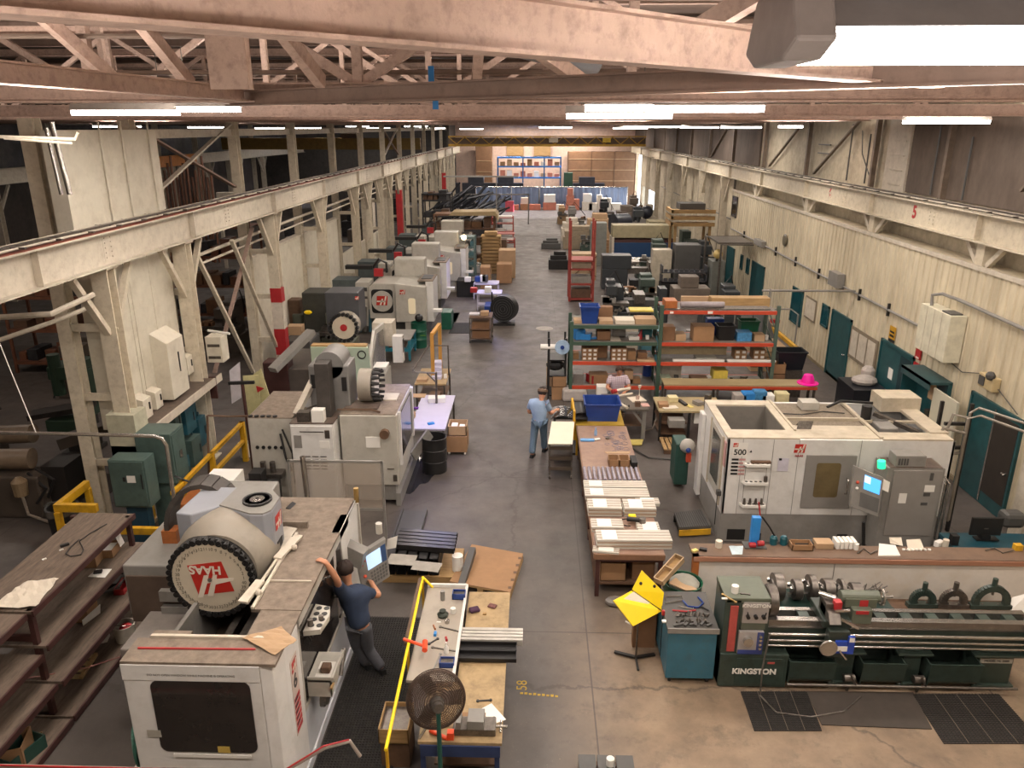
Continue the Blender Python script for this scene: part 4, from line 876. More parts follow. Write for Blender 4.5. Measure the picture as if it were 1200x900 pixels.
solo(M().bb(-1.0,-.92,7.38,7.46,.8,.9),'orange_can',om,'small orange can beside the orange-red tube','can')
solo(M().cyl((-1.34,7.4,.8),(-1.08,7.62,1.15),.02),'metal_strut',steel,'grey metal strut leaning below the fan','strut')
fc=GY(511,820,7.35)
fa=thing('pedestal_fan','large brown-grilled pedestal fan at the bottom, seen from behind','fan',(fc.x,7.2,0));OFF[fa.name]=(fc.x,7.2,0)
ax=Vector((.25,-1,.35)).normalized();fr_=.345
fm=mat('rusty_grille','#4d3e35',.5,metal=.4,var=.4,scale=20)
m=M();u_,w_=basis(ax)
for k in range(18):m.ring(fc+ax*(.10*math.cos(k/17*PI/2)),max(.06,fr_*math.sin((k+1)/18*PI/2)),.005,ax,40)
m.ring(fc,fr_,.009,ax,48);m.ring(fc-ax*.05,fr_,.006,ax,48)
for k in range(72):
 a=2*PI*k/72;pts=[]
 for t in(.15,.4,.65,.85,1.0):
  aa=a+(1-t)*.9;r=fr_*t;pts.append(fc+(u_*math.cos(aa)+w_*math.sin(aa))*r+ax*.10*math.sqrt(max(0,1-t*t)))
 m.tube(pts,.0042,4)
m.to('rear_grille',fm,fa)
m=M()
for k in range(72):
 a=2*PI*k/72;m.tube([fc-ax*.15+(u_*math.cos(a)+w_*math.sin(a))*.06,fc-ax*.12+(u_*math.cos(a)+w_*math.sin(a))*.2,fc-ax*.05+(u_*math.cos(a)+w_*math.sin(a))*fr_],.003,4)
m.to('front_grille',fm,fa)
m=M()
for k in range(3):
 a=2*PI*k/3
 pts=[(0.03,-.02),(.12,-.09),(.3,-.1),(.32,.06),(.1,.06)]
 def rp(p,d):
  c_,s_=math.cos(a),math.sin(a);x,y=p[0]*c_-p[1]*s_,p[0]*s_+p[1]*c_;return fc-ax*(.04+d*p[1])+u_*x+w_*y
 m.plate([rp(p,.35)for p in pts],.004)
m.to('blades',mat('fan_blade_steel','#4d443d',.4,metal=.5),fa)
M().cyl(fc+ax*.06,fc+ax*.2,.085,.075,20).cyl(fc+ax*.2,fc+ax*.27,.06,.055,20).to('motor',dsteel,fa,smooth=True)
M().cyl((fc.x+.04,7.22,.02),(fc.x+.04,7.22,fc.z-.05),.028).bar((fc.x+.04,7.22,fc.z-.1),fc+ax*.1,.05,.05).to('pole',mat('fan_green_pole','#1f4f45',.4),fa)
m=M().lathe([(0,.0),(.3,.0),(.3,.02),(.05,.05),(0,.05)],(fc.x+.04,7.22,0),24);m.to('base',black,fa)
m=M().tube([(-6.6,6.35,1.3),(-4.2,6.33,1.32),(-2.6,6.35,1.32),(-2.2,6.5,1.5),(-1.95,6.6,1.5),(-1.85,6.6,1.3)],.022,8)
hr=tag(m.to('safety_handrail',mat('handrail_grey','#a59a90',.4,metal=.3)),'pale handrail tube with red hose crossing the bottom left edge','handrail')
hr.data;M().tube([(-6.6,6.33,1.33),(-4.2,6.31,1.35),(-2.6,6.33,1.35),(-2.2,6.48,1.54),(-1.95,6.58,1.54)],.01,6).to('red_hose',redp,hr)
pl=thing('pallet','small grey slatted pallet with a white cup at the bottom edge of the aisle','pallet',(.85,7.3,0));OFF[pl.name]=(.85,7.3,0)
m=M()
for i in range(3):m.bb(.62+.24*i,.84+.24*i,7.0,7.9,.1,.13)
m.to('slats',hdark,pl);M().bb(.62,1.32,7.05,7.12,0,.1).bb(.62,1.32,7.75,7.82,0,.1).to('runners',dwood,pl)
scyl('white_cup',715,896,.13,.05,.1,white,'white cup standing on the grey slatted pallet at the bottom','cup')
pl=thing('pallet','wooden pallet carrying the stacks of black extrusions','pallet',(-2.0,12.3,0));OFF[pl.name]=(-2.0,12.3,0)
M().bb(-2.7,-1.3,11.95,12.95,.1,.13).to('deck',wood,pl);M().bb(-2.7,-1.3,11.95,12.05,0,.1).bb(-2.7,-1.3,12.4,12.5,0,.1).bb(-2.7,-1.3,12.85,12.95,0,.1).to('runners',wood,pl)
def extr(x0,x1,y,z,w,h,label,tilt=0):
 t_=.008;m=M().bb(x0,x1,y-w/2,y+w/2,z,z+t_).bb(x0,x1,y-w/2,y+w/2,z+h-t_,z+h).bb(x0,x1,y-w/2,y-w/2+t_,z,z+h).bb(x0,x1,y+w/2-t_,y+w/2,z,z+h)
 return solo(m,'black_extrusion',black,label,'extrusion','black extrusions on the pallet')
rowname=['nearest','second','third','fourth','farthest']
def extry(x,y0,y1,z,w,h,label,rz=0,mt=black,grp='black extrusions on the pallet'):
 t_=.01;o=M().bb(-w/2,w/2,y0,y1,0,t_).bb(-w/2,w/2,y0,y1,h-t_,h).bb(-w/2,-w/2+t_,y0,y1,0,h).bb(w/2-t_,w/2,y0,y1,0,h).to('black_extrusion',mt)
 o.location=(x,0,z);return tag(o,label,'extrusion',grp)
for r,(z,nm)in enumerate(((.13,'bottom'),(.31,'middle'))):
 for i in range(5):extry(-2.56+i*.2,12.0,12.8,z,.17,.16,'%s-layer black square extrusion, %s from the left'%(nm,['first','second','third','fourth','fifth'][i]))
p=Vector((-2.05,12.5,.5))
for i in range(5):
 o=M().bb(-.55,.55,-.055,.055,0,.008).bb(-.55,.55,-.055,.055,.092,.1).bb(-.55,.55,-.055,-.047,0,.1).bb(-.55,.55,.047,.055,0,.1).to('black_extrusion',mat('satin_black_metal','#2e2c2b',.3,metal=.4));o.location=(-1.95,12.28+i*.125,.48);o.rotation_euler=(0,0,-.12);tag(o,'top-layer black channel crossing the pile, %s row'%rowname[i],'extrusion','black extrusions on the pallet')
sbox('flattened_sheet',471,656,.475,.5,.35,.008,mat('grey_sheet','#8f8a80',.6),'grey sheet lying over the lower black extrusions, left one','sheet',-.1);sbox('flattened_sheet',500,664,.475,.5,.3,.008,mat('grey_sheet','#8f8a80',.6),'grey sheet lying over the lower black extrusions, right one','sheet',-.15)
solo(M().lathe([(0,0),(.1,0),(.1,.3),(0,.3)],(-1.35,12.2,.13),18),'film_roll',white,'roll of white film standing at the right end of the black extrusions','roll')
b0=G(540,690,.12);b1=G(554,650,.2);solo(M().bar((b0 .x,b0 .y,.12),(b1 .x,b1 .y,.3),.12,.14),'leaning_beam',hdark,'dark beam end leaning between the extrusions and the cardboard pallet','beam')
P=[G(527,690,.0),G(598,703,.0),G(613,657,.0),G(553,646,.0)]
pl=thing('pallet','wide pallet topped by a tan cardboard sheet in the aisle','pallet',((P[0].x+P[2].x)/2,(P[0].y+P[2].y)/2,0));OFF[pl.name]=tuple(pl.location)
Z=[Vector((q.x,q.y,.14))for q in P]
M().plate(Z,.015).to('cardboard_sheet',card,pl)
c_=sum(P,Vector())/4
def shrink(f,z):return[Vector((c_.x+(q.x-c_.x)*f,c_.y+(q.y-c_.y)*f,z))for q in P]
m=M()
for i in range(6):
 a=shrink(1.0,.11);t0=i/6;t1=t0+.12;m.plate([a[0].lerp(a[3],t0),a[1].lerp(a[2],t0),a[1].lerp(a[2],t1),a[0].lerp(a[3],t1)],.025)
m.to('deck_boards',wood,pl)
m=M();a=shrink(1.0,0)
for t in(0,.46,.9):m.hexa([a[0].lerp(a[1],t),a[0].lerp(a[1],t+.1),a[3].lerp(a[2],t+.1),a[3].lerp(a[2],t)]+[v+Vector((0,0,.11))for v in(a[0].lerp(a[1],t),a[0].lerp(a[1],t+.1),a[3].lerp(a[2],t+.1),a[3].lerp(a[2],t))])
m.to('runners',wood,pl)
m=M();a=shrink(1.0,.156)
for i in range(5):
 q=a[1].lerp(a[2],.1+.19*i).lerp(a[0].lerp(a[3],.1+.19*i),.03);m.box((q.x,q.y,.158),(.06,.07,.004))
m.to('edge_slots',dwood,pl)
sh=thing('plank_rack','long grimy plank rack with dark red posts at the left edge','rack',(-6.9,9.8,0));OFF[sh.name]=(-6.9,9.8,0)
for y in(8.45,11.0):
 for x in(-6.6,-7.5):M().bb(x-.035,x+.035,y-.035,y+.035,0,1.78).to('post',rust,sh)
for z,nm,x1 in((1.78,'top_plank',-6.55),(1.25,'upper_plank',-6.45),(.68,'middle_plank',-6.35),(.1,'bottom_plank',-6.3)):
 M().bb(-7.45,x1,8.4,11.1,z-.04,z).to(nm,plank,sh);M().bb(x1,x1+.03,8.4,11.1,z-.08,z+.005).to('edge_angle',rust,sh)
M().bb(-7.5,-6.57,8.42,8.48,1.3,1.38).bb(-7.5,-6.57,8.42,8.48,.05,.1).to('cross_rail',rust,sh)
sh2=thing('plank_rack','nearer plank rack cut by the left edge, with bags and boxes on its boards','rack',(-6.9,7.1,0));OFF[sh2 .name]=(-6.9,7.1,0)
for z,nm,x1 in((1.78,'top_plank',-6.6),(1.15,'upper_plank',-6.5),(.68,'middle_plank',-6.4),(.1,'bottom_plank',-6.3)):
 M().bb(-8.2,x1,5.8,8.35,z-.04,z).to(nm,plank,sh2);M().bb(x1,x1+.03,5.8,8.35,z-.08,z+.005).to('edge_angle',rust,sh2)
for x in(-6.6,-8.15):M().bb(x-.035,x+.035,5.8,5.87,0,1.78).to('post',rust,sh2)
pp=[G(28,683,1.8),G(69,678,1.8),G(42,712,1.8),G(-12,714,1.8)]
solo(sheet([pp[0],pp[1],pp[2],pp[3]],.014,8),'wrapping_paper',mat('cream_paper','#c9bfae',.7,var=.06),'large creased sheet of cream paper on the top plank at the left edge','paper',thick=.004)
m=M().tube([G(125,614,1.8),G(104,626,1.8),G(93,634,1.8),G(98,644,1.8),G(95,650,1.8),G(83,652,1.8),G(77,649,1.8),G(84,640,1.8),G(93,632,1.8)],.008,6);solo(m,'cable',black,'thin dark cable looped on the top plank of the left rack','cable')
sbox('plank_tool',76,640,1.78,.12,.05,.04,black,'small black tool on the top plank beside the cable loop','tool',.8)
sbox('chalk',72,645,1.78,.06,.02,.02,white,'white chalk stick beside the small black tool','chalk',.8);sbox('chalk',52,656,1.78,.06,.03,.02,white,'white chip nearer the front edge of the top plank','chalk',.8)
z=1.25
openbox('cardboard_box',128,648,z,.26,.34,.14,card,'open cardboard box at the far end of the upper plank of the left rack','box',.1,inner=white)
openbox('cardboard_box',106,660,z,.3,.3,.18,card,'open cardboard box with a raised flap in the middle of the upper plank','box',.15)
solo(M().plate([G(103,676,z+.01),G(123,677,z+.01),G(131,667,z+.01),G(113,667,z+.01)],.004),'white_sheet',white,'white sheet with a black part on it, on the upper plank','paper')
sbox('black_part',115,671,z+.014,.12,.08,.03,black,'black part lying on the white sheet of the upper plank','part',.3)
solo(M().plate([G(132,623,1.6),G(139,621,1.6),G(146,636,1.35),G(141,641,1.35)],.02),'leaning_paper_stack',white,'white papers leaning at the far end of the left rack','paper')
z=.68
openbox('cardboard_box',98,722,z,.3,.34,.2,card,'open cardboard box with one white side on the middle plank','box',.1)
solo(M().plate([G(97,733,z+.02),G(117,718,z+.02),G(117,708,z+.22),G(96,727,z+.2)],.01),'white_board',white,'white carton panel standing beside the box of the middle plank','carton')
openbox('red_tray',145,690,z,.16,.36,.1,redp,'red tray at the far end of the middle plank','tray',.1);openbox('black_tray',128,684,z,.4,.34,.1,black,'black tray of dark rods left of the red tray','tray',.1,inner=hdark)
m=M()
for i in range(7):m.cyl(G(113+i*3,697-i,z+.06),G(140+i,690-i*2,z+.1),.012,n=6)
solo(m,'dark_rods',hdark,'bundle of dark rods lying in the black tray','rods')
solo(M().plate([G(100,758,.12),G(126,752,.12),G(127,740,.3),G(110,728,.5)],.01).plate([G(112,728,.5),G(122,726,.5),G(129,745,.2),G(126,752,.12)],.01),'white_carton',mat('soiled_white','#b4ada0',.7),'soiled white carton propped at the end of the bottom plank','carton')
fp=thing('slatted_tray','small pale slatted wooden tray on the bottom plank','tray',tuple(G(90,782,.12)));OFF[fp.name]=tuple(G(90,782,.12))
q=[G(65,796,.12),G(97,796,.12),G(115,768,.12),G(84,768,.12)]
m=M()
for t in(0,.28,.56,.84):m.plate([q[0].lerp(q[3],t),q[1].lerp(q[2],t),q[1].lerp(q[2],t+.16),q[0].lerp(q[3],t+.16)],.02)
m.to('slats',plyw,fp);M().plate([q[0],q[0].lerp(q[1],.12),q[3].lerp(q[2],.12),q[3]],.05).plate([q[0].lerp(q[1],.88),q[1],q[2],q[3].lerp(q[2],.88)],.05).to('side_boards',wood,fp)
sp=thing('spray_bottle','clear spray bottle with yellow trigger on the lower board at the left','bottle',tuple(G(29,823,.3)));c_=G(29,823,.3);OFF[sp.name]=tuple(c_)
M().lathe([(0,0),(.045,0),(.045,.14),(.015,.18),(0,.18)],c_,16).to('bottle_body',mat('pink_clear_plastic','#b39aa8',.3),sp,smooth=True);M().cyl(c_+Vector((0,0,.18)),c_+Vector((0,0,.24)),.018).box(c_+Vector((.02,0,.25)),(.08,.03,.03)).to('trigger',byellow,sp)
solo(M().plate([G(19,866,.1),G(48,867,.1),G(50,857,.3),G(22,862,.2)],.01),'cardboard_flap',card,'bent cardboard flap at the bottom of the left rack','cardboard')
openbox('cardboard_box',10,890,.1,.5,.4,.3,card,'open cardboard box in the bottom left corner','box',.3);openbox('green_crate',26,888,.1,.3,.5,.2,mat('dark_green_plastic','#24443c',.5),'dark green crate beside the corner cardboard box','crate',-.3)
bk=thing('bucket','dirty white bucket with red rag between rack and big machine','bucket',tuple(G(149,755,0)));c_=G(149,755,0);OFF[bk.name]=tuple(c_)
M().lathe([(0,0),(.13,0),(.16,.36),(.165,.36),(.165,.38),(.15,.38),(.12,.03),(0,.03)],c_,24).to('pail',mat('soiled_white','#b4ada0'),bk,smooth=True);M().sph(c_+Vector((.03,0,.33)),.1,8,(1,1,.5)).to('rag',redp,bk);M().ring(c_+Vector((0,0,.36)),.17,.005,(0,.6,1),20).to('bail',steel,bk)
hz=thing('hose_coil','coil of green hose hanging at the near left side of the big machine','hose',(-4.62,7.3,.6));OFF[hz.name]=(-4.62,7.3,.6)
for k in range(5):M().ring((-4.6-.03*k,7.25,.75),.26-.02*(k%3),.014,(1,.1*k,.1),26).to('hose_loop',mat('hose_green','#2e5a4c',.5),hz)
M().bb(-4.7,-4.53,7.2,7.3,.98,1.06).to('hook',dsteel,hz)
solo(M().cyl((-5.05,6.9,.0),(-4.7,7.2,.55),.02),'white_pipe',white,'white pipe leaning by the green hose coil','pipe')
solo(M().tube([G(0,800,.9),G(60,790,.7),G(100,783,.5),G(140,770,.4)],.008,6),'pink_hose',mat('pinkish_hose','#8a5a54',.5),'thin pinkish hose stretched from the left edge to the big machine','hose')
e=thing('electrical_cabinet','grey-green electrical cabinet with a pale label by the yellow column foot','cabinet',(-7.65,13.1,.85));OFF[e.name]=(-7.65,13.1,.85)
M().bb(-8.0,-7.3,13.0,13.4,.88,1.86).to('body',tealg,e,bevel=.01);M().bb(-7.97,-7.33,12.975,13.0,.92,1.84).to('door',tealg,e,bevel=.008)
M().bb(-7.66,-7.5,12.965,12.975,1.42,1.56).to('label_plate',white,e);M().bb(-7.74,-7.69,12.965,12.975,1.44,1.53).to('switch_plate',black,e);M().cyl((-7.37,12.95,1.3),(-7.37,12.95,1.6),.012).to('handle',black,e)
M().bb(-7.85,-7.45,13.1,13.3,0,.88).to('stand',mat('deep_blue_teal','#1b3a4a',.6),e)
e=thing('electrical_cabinet','second grey-green cabinet just behind the labelled one','cabinet',(-7.3,14.0,.9));OFF[e.name]=(-7.3,14.0,.9)
M().bb(-7.75,-7.05,13.6,14.2,1.1,2.15).to('body',tealg,e,bevel=.01);M().bb(-7.05,-7.03,13.65,14.15,1.2,2.1).to('door',tealg,e);M().bb(-7.03,-7.01,13.85,13.95,1.55,1.7).to('switch',steel,e);M().bb(-7.6,-7.2,13.7,14.1,0,1.1).to('stand',tealg,e)
b=thing('panel_board','teal board crowded with switch boxes below the long shelf, along the left columns','electrical board',(-8.2,16.0,0));OFF[b.name]=(-8.2,16.0,0)
M().bb(-8.25,-8.15,14.6,17.9,.2,1.95).to('board',tealm,b)
for i,(y0,y1,z0,z1,d)in enumerate(((15.1,15.6,.9,1.5,.25),(15.7,16.0,1.3,1.8,.2),(16.1,16.6,1.1,1.75,.25),(16.1,16.6,.3,.95,.3),(16.8,17.2,.5,1.2,.2),(17.3,17.75,.4,1.9,.15),(15.2,15.7,.1,.8,.4))):
 s=M().bb(-8.15,-8.15+d,y0,y1,z0,z1).to('switch_box',tealg if i%2 else tealm,b,bevel=.01);M().bb(-8.15+d,-8.14+d,y1-.12,y1-.08,(z0+z1)/2-.1,(z0+z1)/2+.1).to('lever',black,s)
M().bb(-8.15,-8.02,14.75,15.05,1.2,1.75).to('yellow_box',yellow,b);
m=M()
for i in range(5):m.tube([(-8.05,14.9+i*.5,.3),(-8.0,15.0+i*.5,.9),(-8.08,15.1+i*.5,1.3)],.02,6)
m.to('conduits',tealm,b)
b=thing('wall_shelf','long dusty cream ledge above the teal switch boxes','shelf',(-8.0,16,1.95));OFF[b.name]=(-8.0,16,1.95)
M().bb(-8.25,-7.75,14.2,17.9,1.98,2.03).to('ledge',dust2,b);M().bb(-7.75,-7.72,14.2,17.9,1.85,2.03).to('front_board',cream2,b)
M().bb(-8.3,-7.75,13.7,14.2,1.2,2.5).to('end_box',mat('cream_over_blue','#a8a590',.6),b)
M().bb(-8.3,-7.745,13.7,14.2,1.2,1.85).to('blue_lower_part',mat('dull_blue_paint','#64869a',.6),b)
for i,(y,w_,h_,z,d)in enumerate(((14.75,.35,.5,2.05,.25),(15.35,.3,.45,2.05,.2),(16.1,.8,1.5,2.1,.35),(17.0,.3,.5,2.3,.2))):
 s=thing('switch_cabinet',['small cream switch box with a black lever above the ledge, first from the near end','second small cream switch box above the ledge','largest cream metal cabinet mounted above the ledge','small cream box beside the second column'][i],'cabinet',(-8.15,y,z),group='cream boxes above the ledge');OFF[s.name]=(-8.15,y,z)
 M().prism([(-8.25,z),(-8.25+d,z),(-8.25+d,z+h_*.85),(-8.25,z+h_)],y-w_/2,y+w_/2,'y').to('housing',blockw,s,bevel=.01)
 M().bb(-8.25+d,-8.23+d,y+.05,y+.08,z+h_*.35,z+h_*.65).to('lever',black,s)
s=thing('meter_box','white meter box hung on the far side of the second column','meter',(-7.7,17.9,2.4));OFF[s.name]=(-7.7,17.9,2.4)
M().bb(-7.95,-7.55,17.7,18.1,2.35,3.0).to('housing',blockw,s,bevel=.02);M().bb(-7.9,-7.6,17.69,17.7,2.45,2.52).bb(-7.9,-7.6,17.69,17.7,2.75,2.82).to('printed_bands',dsteel,s);M().cyl((-7.9,17.85,3.12),(-7.3,17.65,3.1),.03).to('lamp_tube',white,s)
solo(M().bb(-7.9,-7.72,17.5,17.55,1.5,2.05).bb(-7.88,-7.74,17.49,17.5,1.7,1.95),'framed_notice',rust,'small dark framed notice at the foot of the ledge near the second column','notice')
r=thing('yellow_guard_rail','yellow guard rail around the foot of the first column','rail',(-8.4,12.7,0));OFF[r.name]=(-8.4,12.7,0)
M().bb(-8.9,-8.1,12.55,12.65,1.0,1.15).bb(-8.9,-8.1,12.55,12.65,.55,.7).bb(-8.9,-8.8,12.65,13.6,1.0,1.15).bb(-7.9,-6.9,12.55,12.65,.55,.68).to('rails',yellow,r)
M().bb(-8.88,-8.78,12.5,12.6,0,1.0).bb(-8.88,-8.78,13.5,13.6,0,1.0).bb(-7.0,-6.9,12.5,12.6,0,.6).to('posts',yellow,r)
r=thing('yellow_guard_rail','long yellow guard rail on posts in front of the teal switch boxes','rail',(-7.05,15.5,0));OFF[r.name]=(-7.05,15.5,0)
M().bb(-7.1,-7.02,13.4,17.2,.95,1.03).bb(-7.1,-7.02,13.4,17.2,.5,.58).to('rails',yellow,r)
for y in(13.9,15.3,17.15):M().bb(-7.12,-7.0,y-.05,y+.05,0,1.03).to('post',yellow,r)
c_=G(286,538,0);scyl('white_bucket',288,535,0,.14,.35,white,'white bucket at the far end of the long yellow rail','bucket',[(0,0),(.12,0),(.15,.35),(.155,.35),(.155,.37),(.13,.37),(.1,.03),(0,.03)])
solo(M().bb(-6.95,-6.45,13.3,14.0,0,.8),'wooden_box',orwood,'orange-brown wooden box between the green cabinets and the near machine','box')
solo(M().bb(-6.4,-5.8,13.2,13.9,1.0,1.3).bb(-6.35,-5.85,13.25,13.85,0,1.0),'white_carton',white,'white carton on a stack behind the cable carrier of the big machine','carton')
j=thing('hose_boom','bent steel pipe boom with hanging cord at the left, in front of the first column','boom',(-6.2,10.3,0));a=Vector((-6.15,10.6,0));OFF[j.name]=(-6.15,10.6,0);j.location=a
p0=GY(202,572,10.6);p1=GY(195,522,10.6);p2=GY(180,511,10.6);p3=GY(-10,507,10.6)
M().tube([(p0 .x+.02,10.6,0),p0,p1,GY(190,514,10.6),p2,GY(100,509,10.6),p3],.03,8).to('pipe',steel,j,smooth=True);q=GY(43,509,10.6);M().cyl(q,(q.x-.28,q.y,q.z+1.5),.008,n=5).to('cord',white,j)
solo(M().tube([GY(-5,372,12.5),GY(60,368,12.5),GY(110,345,13.2)],.05,8).tube([GY(-5,400,12.4),GY(60,378,12.7),GY(100,362,13)],.04,8),'overhead_pipes',cream2,'pair of cream pipes running below the girder at the left edge','pipes')
m=M().tube([GY(-5,160,9),GY(88,163,9),GY(92,155,9)],.02,6).tube([GY(5,162,9),GY(85,168,9)],.015,6)
solo(m,'swing_bracket',cream2,'thin cream bent rods below the roof at the upper left','bracket')
m=M().cyl(GY(60,143,12.2),GY(82,228,12.2),.04).cyl(GY(54,150,12.25),GY(72,228,12.25),.03)
solo(m,'chrome_pipes',steel,'pair of shiny slanting pipes left of the white upper panel','pipes')
t=thing('engine_lathe','old brown machine tool with round motors at the left edge','machine',tuple(G(20,610,0)));c_=G(20,610,0);OFF[t.name]=tuple(c_)
x,y=c_.x,c_.y;om_=mat('old_machine_grey','#4d443c',.5,var=.3,dirt='#2c2622',damt=.6)
M().bb(x-.9,x+.55,y+.1,y+1.0,.0,.95).to('base',om_,t,bevel=.04);M().bb(x+.45,x+.95,y+.4,y+1.1,.1,1.05).to('chip_pan',mat('dark_pan','#25211f',.5),t)
M().cyl((x-.7,y+.4,1.2),(x+.25,y+.5,1.2),.22,n=20).cyl((x-.8,y+.9,1.55),(x+.1,y+.9,1.6),.2,n=20).to('motors',mat('motor_tan','#6d5d4c',.5),t,smooth=True)
M().bar((x+.3,y+1.3,1.2),(x+1.2,y+2.0,1.35),.3,.25).to('ram',om_,t);M().lathe([(0,0),(.13,0),(.15,.3),(.05,.4),(0,.4)],(x+.3,y-.1,.65),14).to('oil_pot',mat('oil_pot_tan','#7d6a50',.5),t)
M().tube([(x+.3,y-.1,.65),(x+.35,y-.1,.2),(x+.8,y-.15,.05),(x+1.7,y-.1,.04)],.03,8).to('flex_hose',mat('flex_grey','#8c8074',.4),t);M().tube([(x+.5,y+.2,1.1),(x+.9,y+.1,.9),(x+.7,y+.1,.5)],.03).tube([(x+.3,y+.2,1.0),(x+.7,y+.1,.7),(x+.5,y,.4)],.03).to('cables',black,t)
bn=thing('trash_can','black trash bin with a liner behind the yellow rail at left','trash can',tuple(G(82,640,0)));c_=G(82,640,0);OFF[bn.name]=tuple(c_)
M().lathe([(0,0),(.23,0),(.29,.85),(.3,.85),(.3,.88),(.26,.88),(.2,.04),(0,.04)],c_,20).to('bin',black,bn,smooth=True)
M().grid(lambda u,w_:Vector((c_.x+(.31+.02*math.sin(9*u*PI))*math.cos(2*PI*u),c_.y+(.31+.02*math.sin(9*u*PI))*math.sin(2*PI*u),.9-.14*w_+.02*math.sin(14*u*PI))),28,2).to('liner',mat('clear_liner','#55524e',.2),bn,smooth=True)
t=thing('milling_machine','green knee mill standing behind the first column','machine',tuple(G(88,538,0)));c_=G(88,538,0);OFF[t.name]=tuple(c_);x,y=c_.x,c_.y
gm_=mat('mill_green','#2b4132',.5,dirt='#1d2620',damt=.6)
M().bb(x-.4,x+.35,y,y+.9,0,.12).bb(x-.25,x+.3,y+.2,y+.8,.1,1.0).to('base',mat('mill_black','#26231f',.6),t,bevel=.02);M().bb(x-.5,x+.3,y-.1,y+.4,.75,1.05).to('knee',gm_,t,bevel=.02)
M().bar((x-.9,y,1.15),(x+.5,y+.4,1.3),.5,.12).to('table',mat('mill_table','#3a3633',.4,metal=.4),t);M().bb(x+.0,x+.45,y+.4,y+.9,1.0,2.2).to('column',gm_,t,bevel=.03);M().bb(x-.2,x+.4,y-.1,y+.9,2.1,2.4).cyl((x-.05,y,1.7),(x-.05,y,2.7),.14).to('head',gm_,t)
for k,q in enumerate((((40,548),(92,543),(100,560),(30,562)),((66,578),(100,555),(150,556),(130,578)))):
 pts=[G(a,b_,0)for a,b_ in q];solo(M().plate([pts[3],pts[2],pts[1],pts[0]],.012),'rubber_mat',mat('mat_brown','#2f2925',.8),['brown mat in front of the green knee mill','dark mat on the floor behind the first column'][k],'mat')
dk=mat('deep_clutter','#2b2a2c',.7,var=.5,scale=6);rb=mat('rack_rust','#6e4632',.6,var=.3)
def rackmini(x,y,w,d,h,levels,label,upm,bem,cols,seed,name='storage_rack',group=None,fill=.9,cat='rack'):
 rnd=random.Random(seed);r=thing(name,label,cat,(x,y,0),group=group);OFF[r.name]=(x,y,0)
 m=M()
 for a in(x-w/2,x+w/2):
  for b_ in(y,y+d):m.bb(a-.04,a+.04,b_-.04,b_+.04,0,h)
 m.to('uprights',upm,r)
 for z in levels:M().bb(x-w/2,x+w/2,y-.03,y+.03,z-.1,z).bb(x-w/2,x+w/2,y+d-.03,y+d+.03,z-.1,z).bb(x-w/2,x+w/2,y,y+d,z-.02,z).to('shelf_level',bem,r)
 return r
def fillshelf(r,x0,x1,y,d,z,hmax,seed,names=(('cardboard_box',card,'box'),),where='',fill=.85,group=None,wmin=.18,wmax=.45):
 rnd=random.Random(seed);x=x0+.05;i=0
 while x<x1-.15:
  w_=min(rnd.uniform(wmin,wmax),x1-x-.03);h_=rnd.uniform(.35,1)*hmax;nm,mt,ct=rnd.choice(names)
  if rnd.random()<fill:
   m=M().bb(-w_/2,w_/2,-d*.4,d*.4,0,h_);
   if ct=='box':m.bb(-w_/2,w_/2,-.03,.03,h_,h_+.003)
   o=m.to(nm,mt,bevel=.006);o.location=(x+w_/2,y+d/2,z);o.rotation_euler=(0,0,rnd.uniform(-.06,.06));o['kids']=0;del o['kids']
   tag(o,where%nm.replace('_',' '),ct,group)
  x+=w_+rnd.uniform(.02,.12);i+=1
r=rackmini(-15,24,4.5,1.2,3.4,(.4,1.5,2.6),'rusty rack loaded with dark stock, visible under the girder beyond the cross braces',rb,rb,None,3)
for z in(.4,1.5,2.6):fillshelf(r,-17.2,-12.8,24,1.1,z,.7,int(z*10),(('steel_crate',dk,'crate'),('steel_crate',rb,'crate'),('wooden_crate',dwood,'crate')),'%s on the rusty rack in the bay beyond the left columns',group='crates in the bay beyond the left columns')
r=rackmini(-14,31,5,1.2,4.2,(.4,1.6,2.8,4.0),'second rusty rack with bundles of bars, further back in the left bay',rb,rb,None,4)
for z in(.4,1.6,2.8):fillshelf(r,-16.4,-11.6,31,1.1,z,.7,int(z*10)+1,(('steel_crate',dk,'crate'),('cardboard_box',card3,'box'),('steel_crate',rb,'crate')),'%s on the second rusty rack in the left bay',group='stock on the second rusty rack')
r=rackmini(-20,20,5,1.2,4.6,(.4,1.8,3.2,4.5),'tall dark rack at the far left edge seen through the columns',dk,rb,None,5)
for z in(.4,1.8,3.2):fillshelf(r,-22.4,-17.6,20,1.1,z,.8,int(z*10)+2,(('steel_crate',dk,'crate'),('steel_crate',rb,'crate')),'%s on the tall dark rack at the far left',group='stock on the tall dark rack')
for i in range(8):
 x=-12-1.6*(i%3);y=38+5*i;m=M().bb(x-.9,x+.9,y,y+1,0,1.1).bb(x-.5,x+.4,y+.2,y+.8,1.1,1.9).cyl((x+.1,y-.1,1.4),(x+.1,y+.3,1.4),.2)
 solo(m,'machine_tool',om_ if i%2 else dk,'dim machine tool standing in the bay behind the left columns','machine','dim machines in the left bay')
sm=thing('stock_bars','bundle of long brown bars stacked upright in the left bay beyond the braces','bars',(-20.5,46,0));OFF[sm.name]=(-20.5,46,0)
m=M()
for i in range(14):m.cyl((-22+.22*i,46+.1*(i%3),0),(-22.1+.23*i,46.3,5+.4*(i%4)),.07,n=6)
m.to('bars',orange if False else rb,sm)
v=thing('machining_centre','pale vertical machining centre beside the black drum, with tall grey head cover','machine',(-4.2,15.8,0));OFF[v.name]=(-4.2,15.8,0)
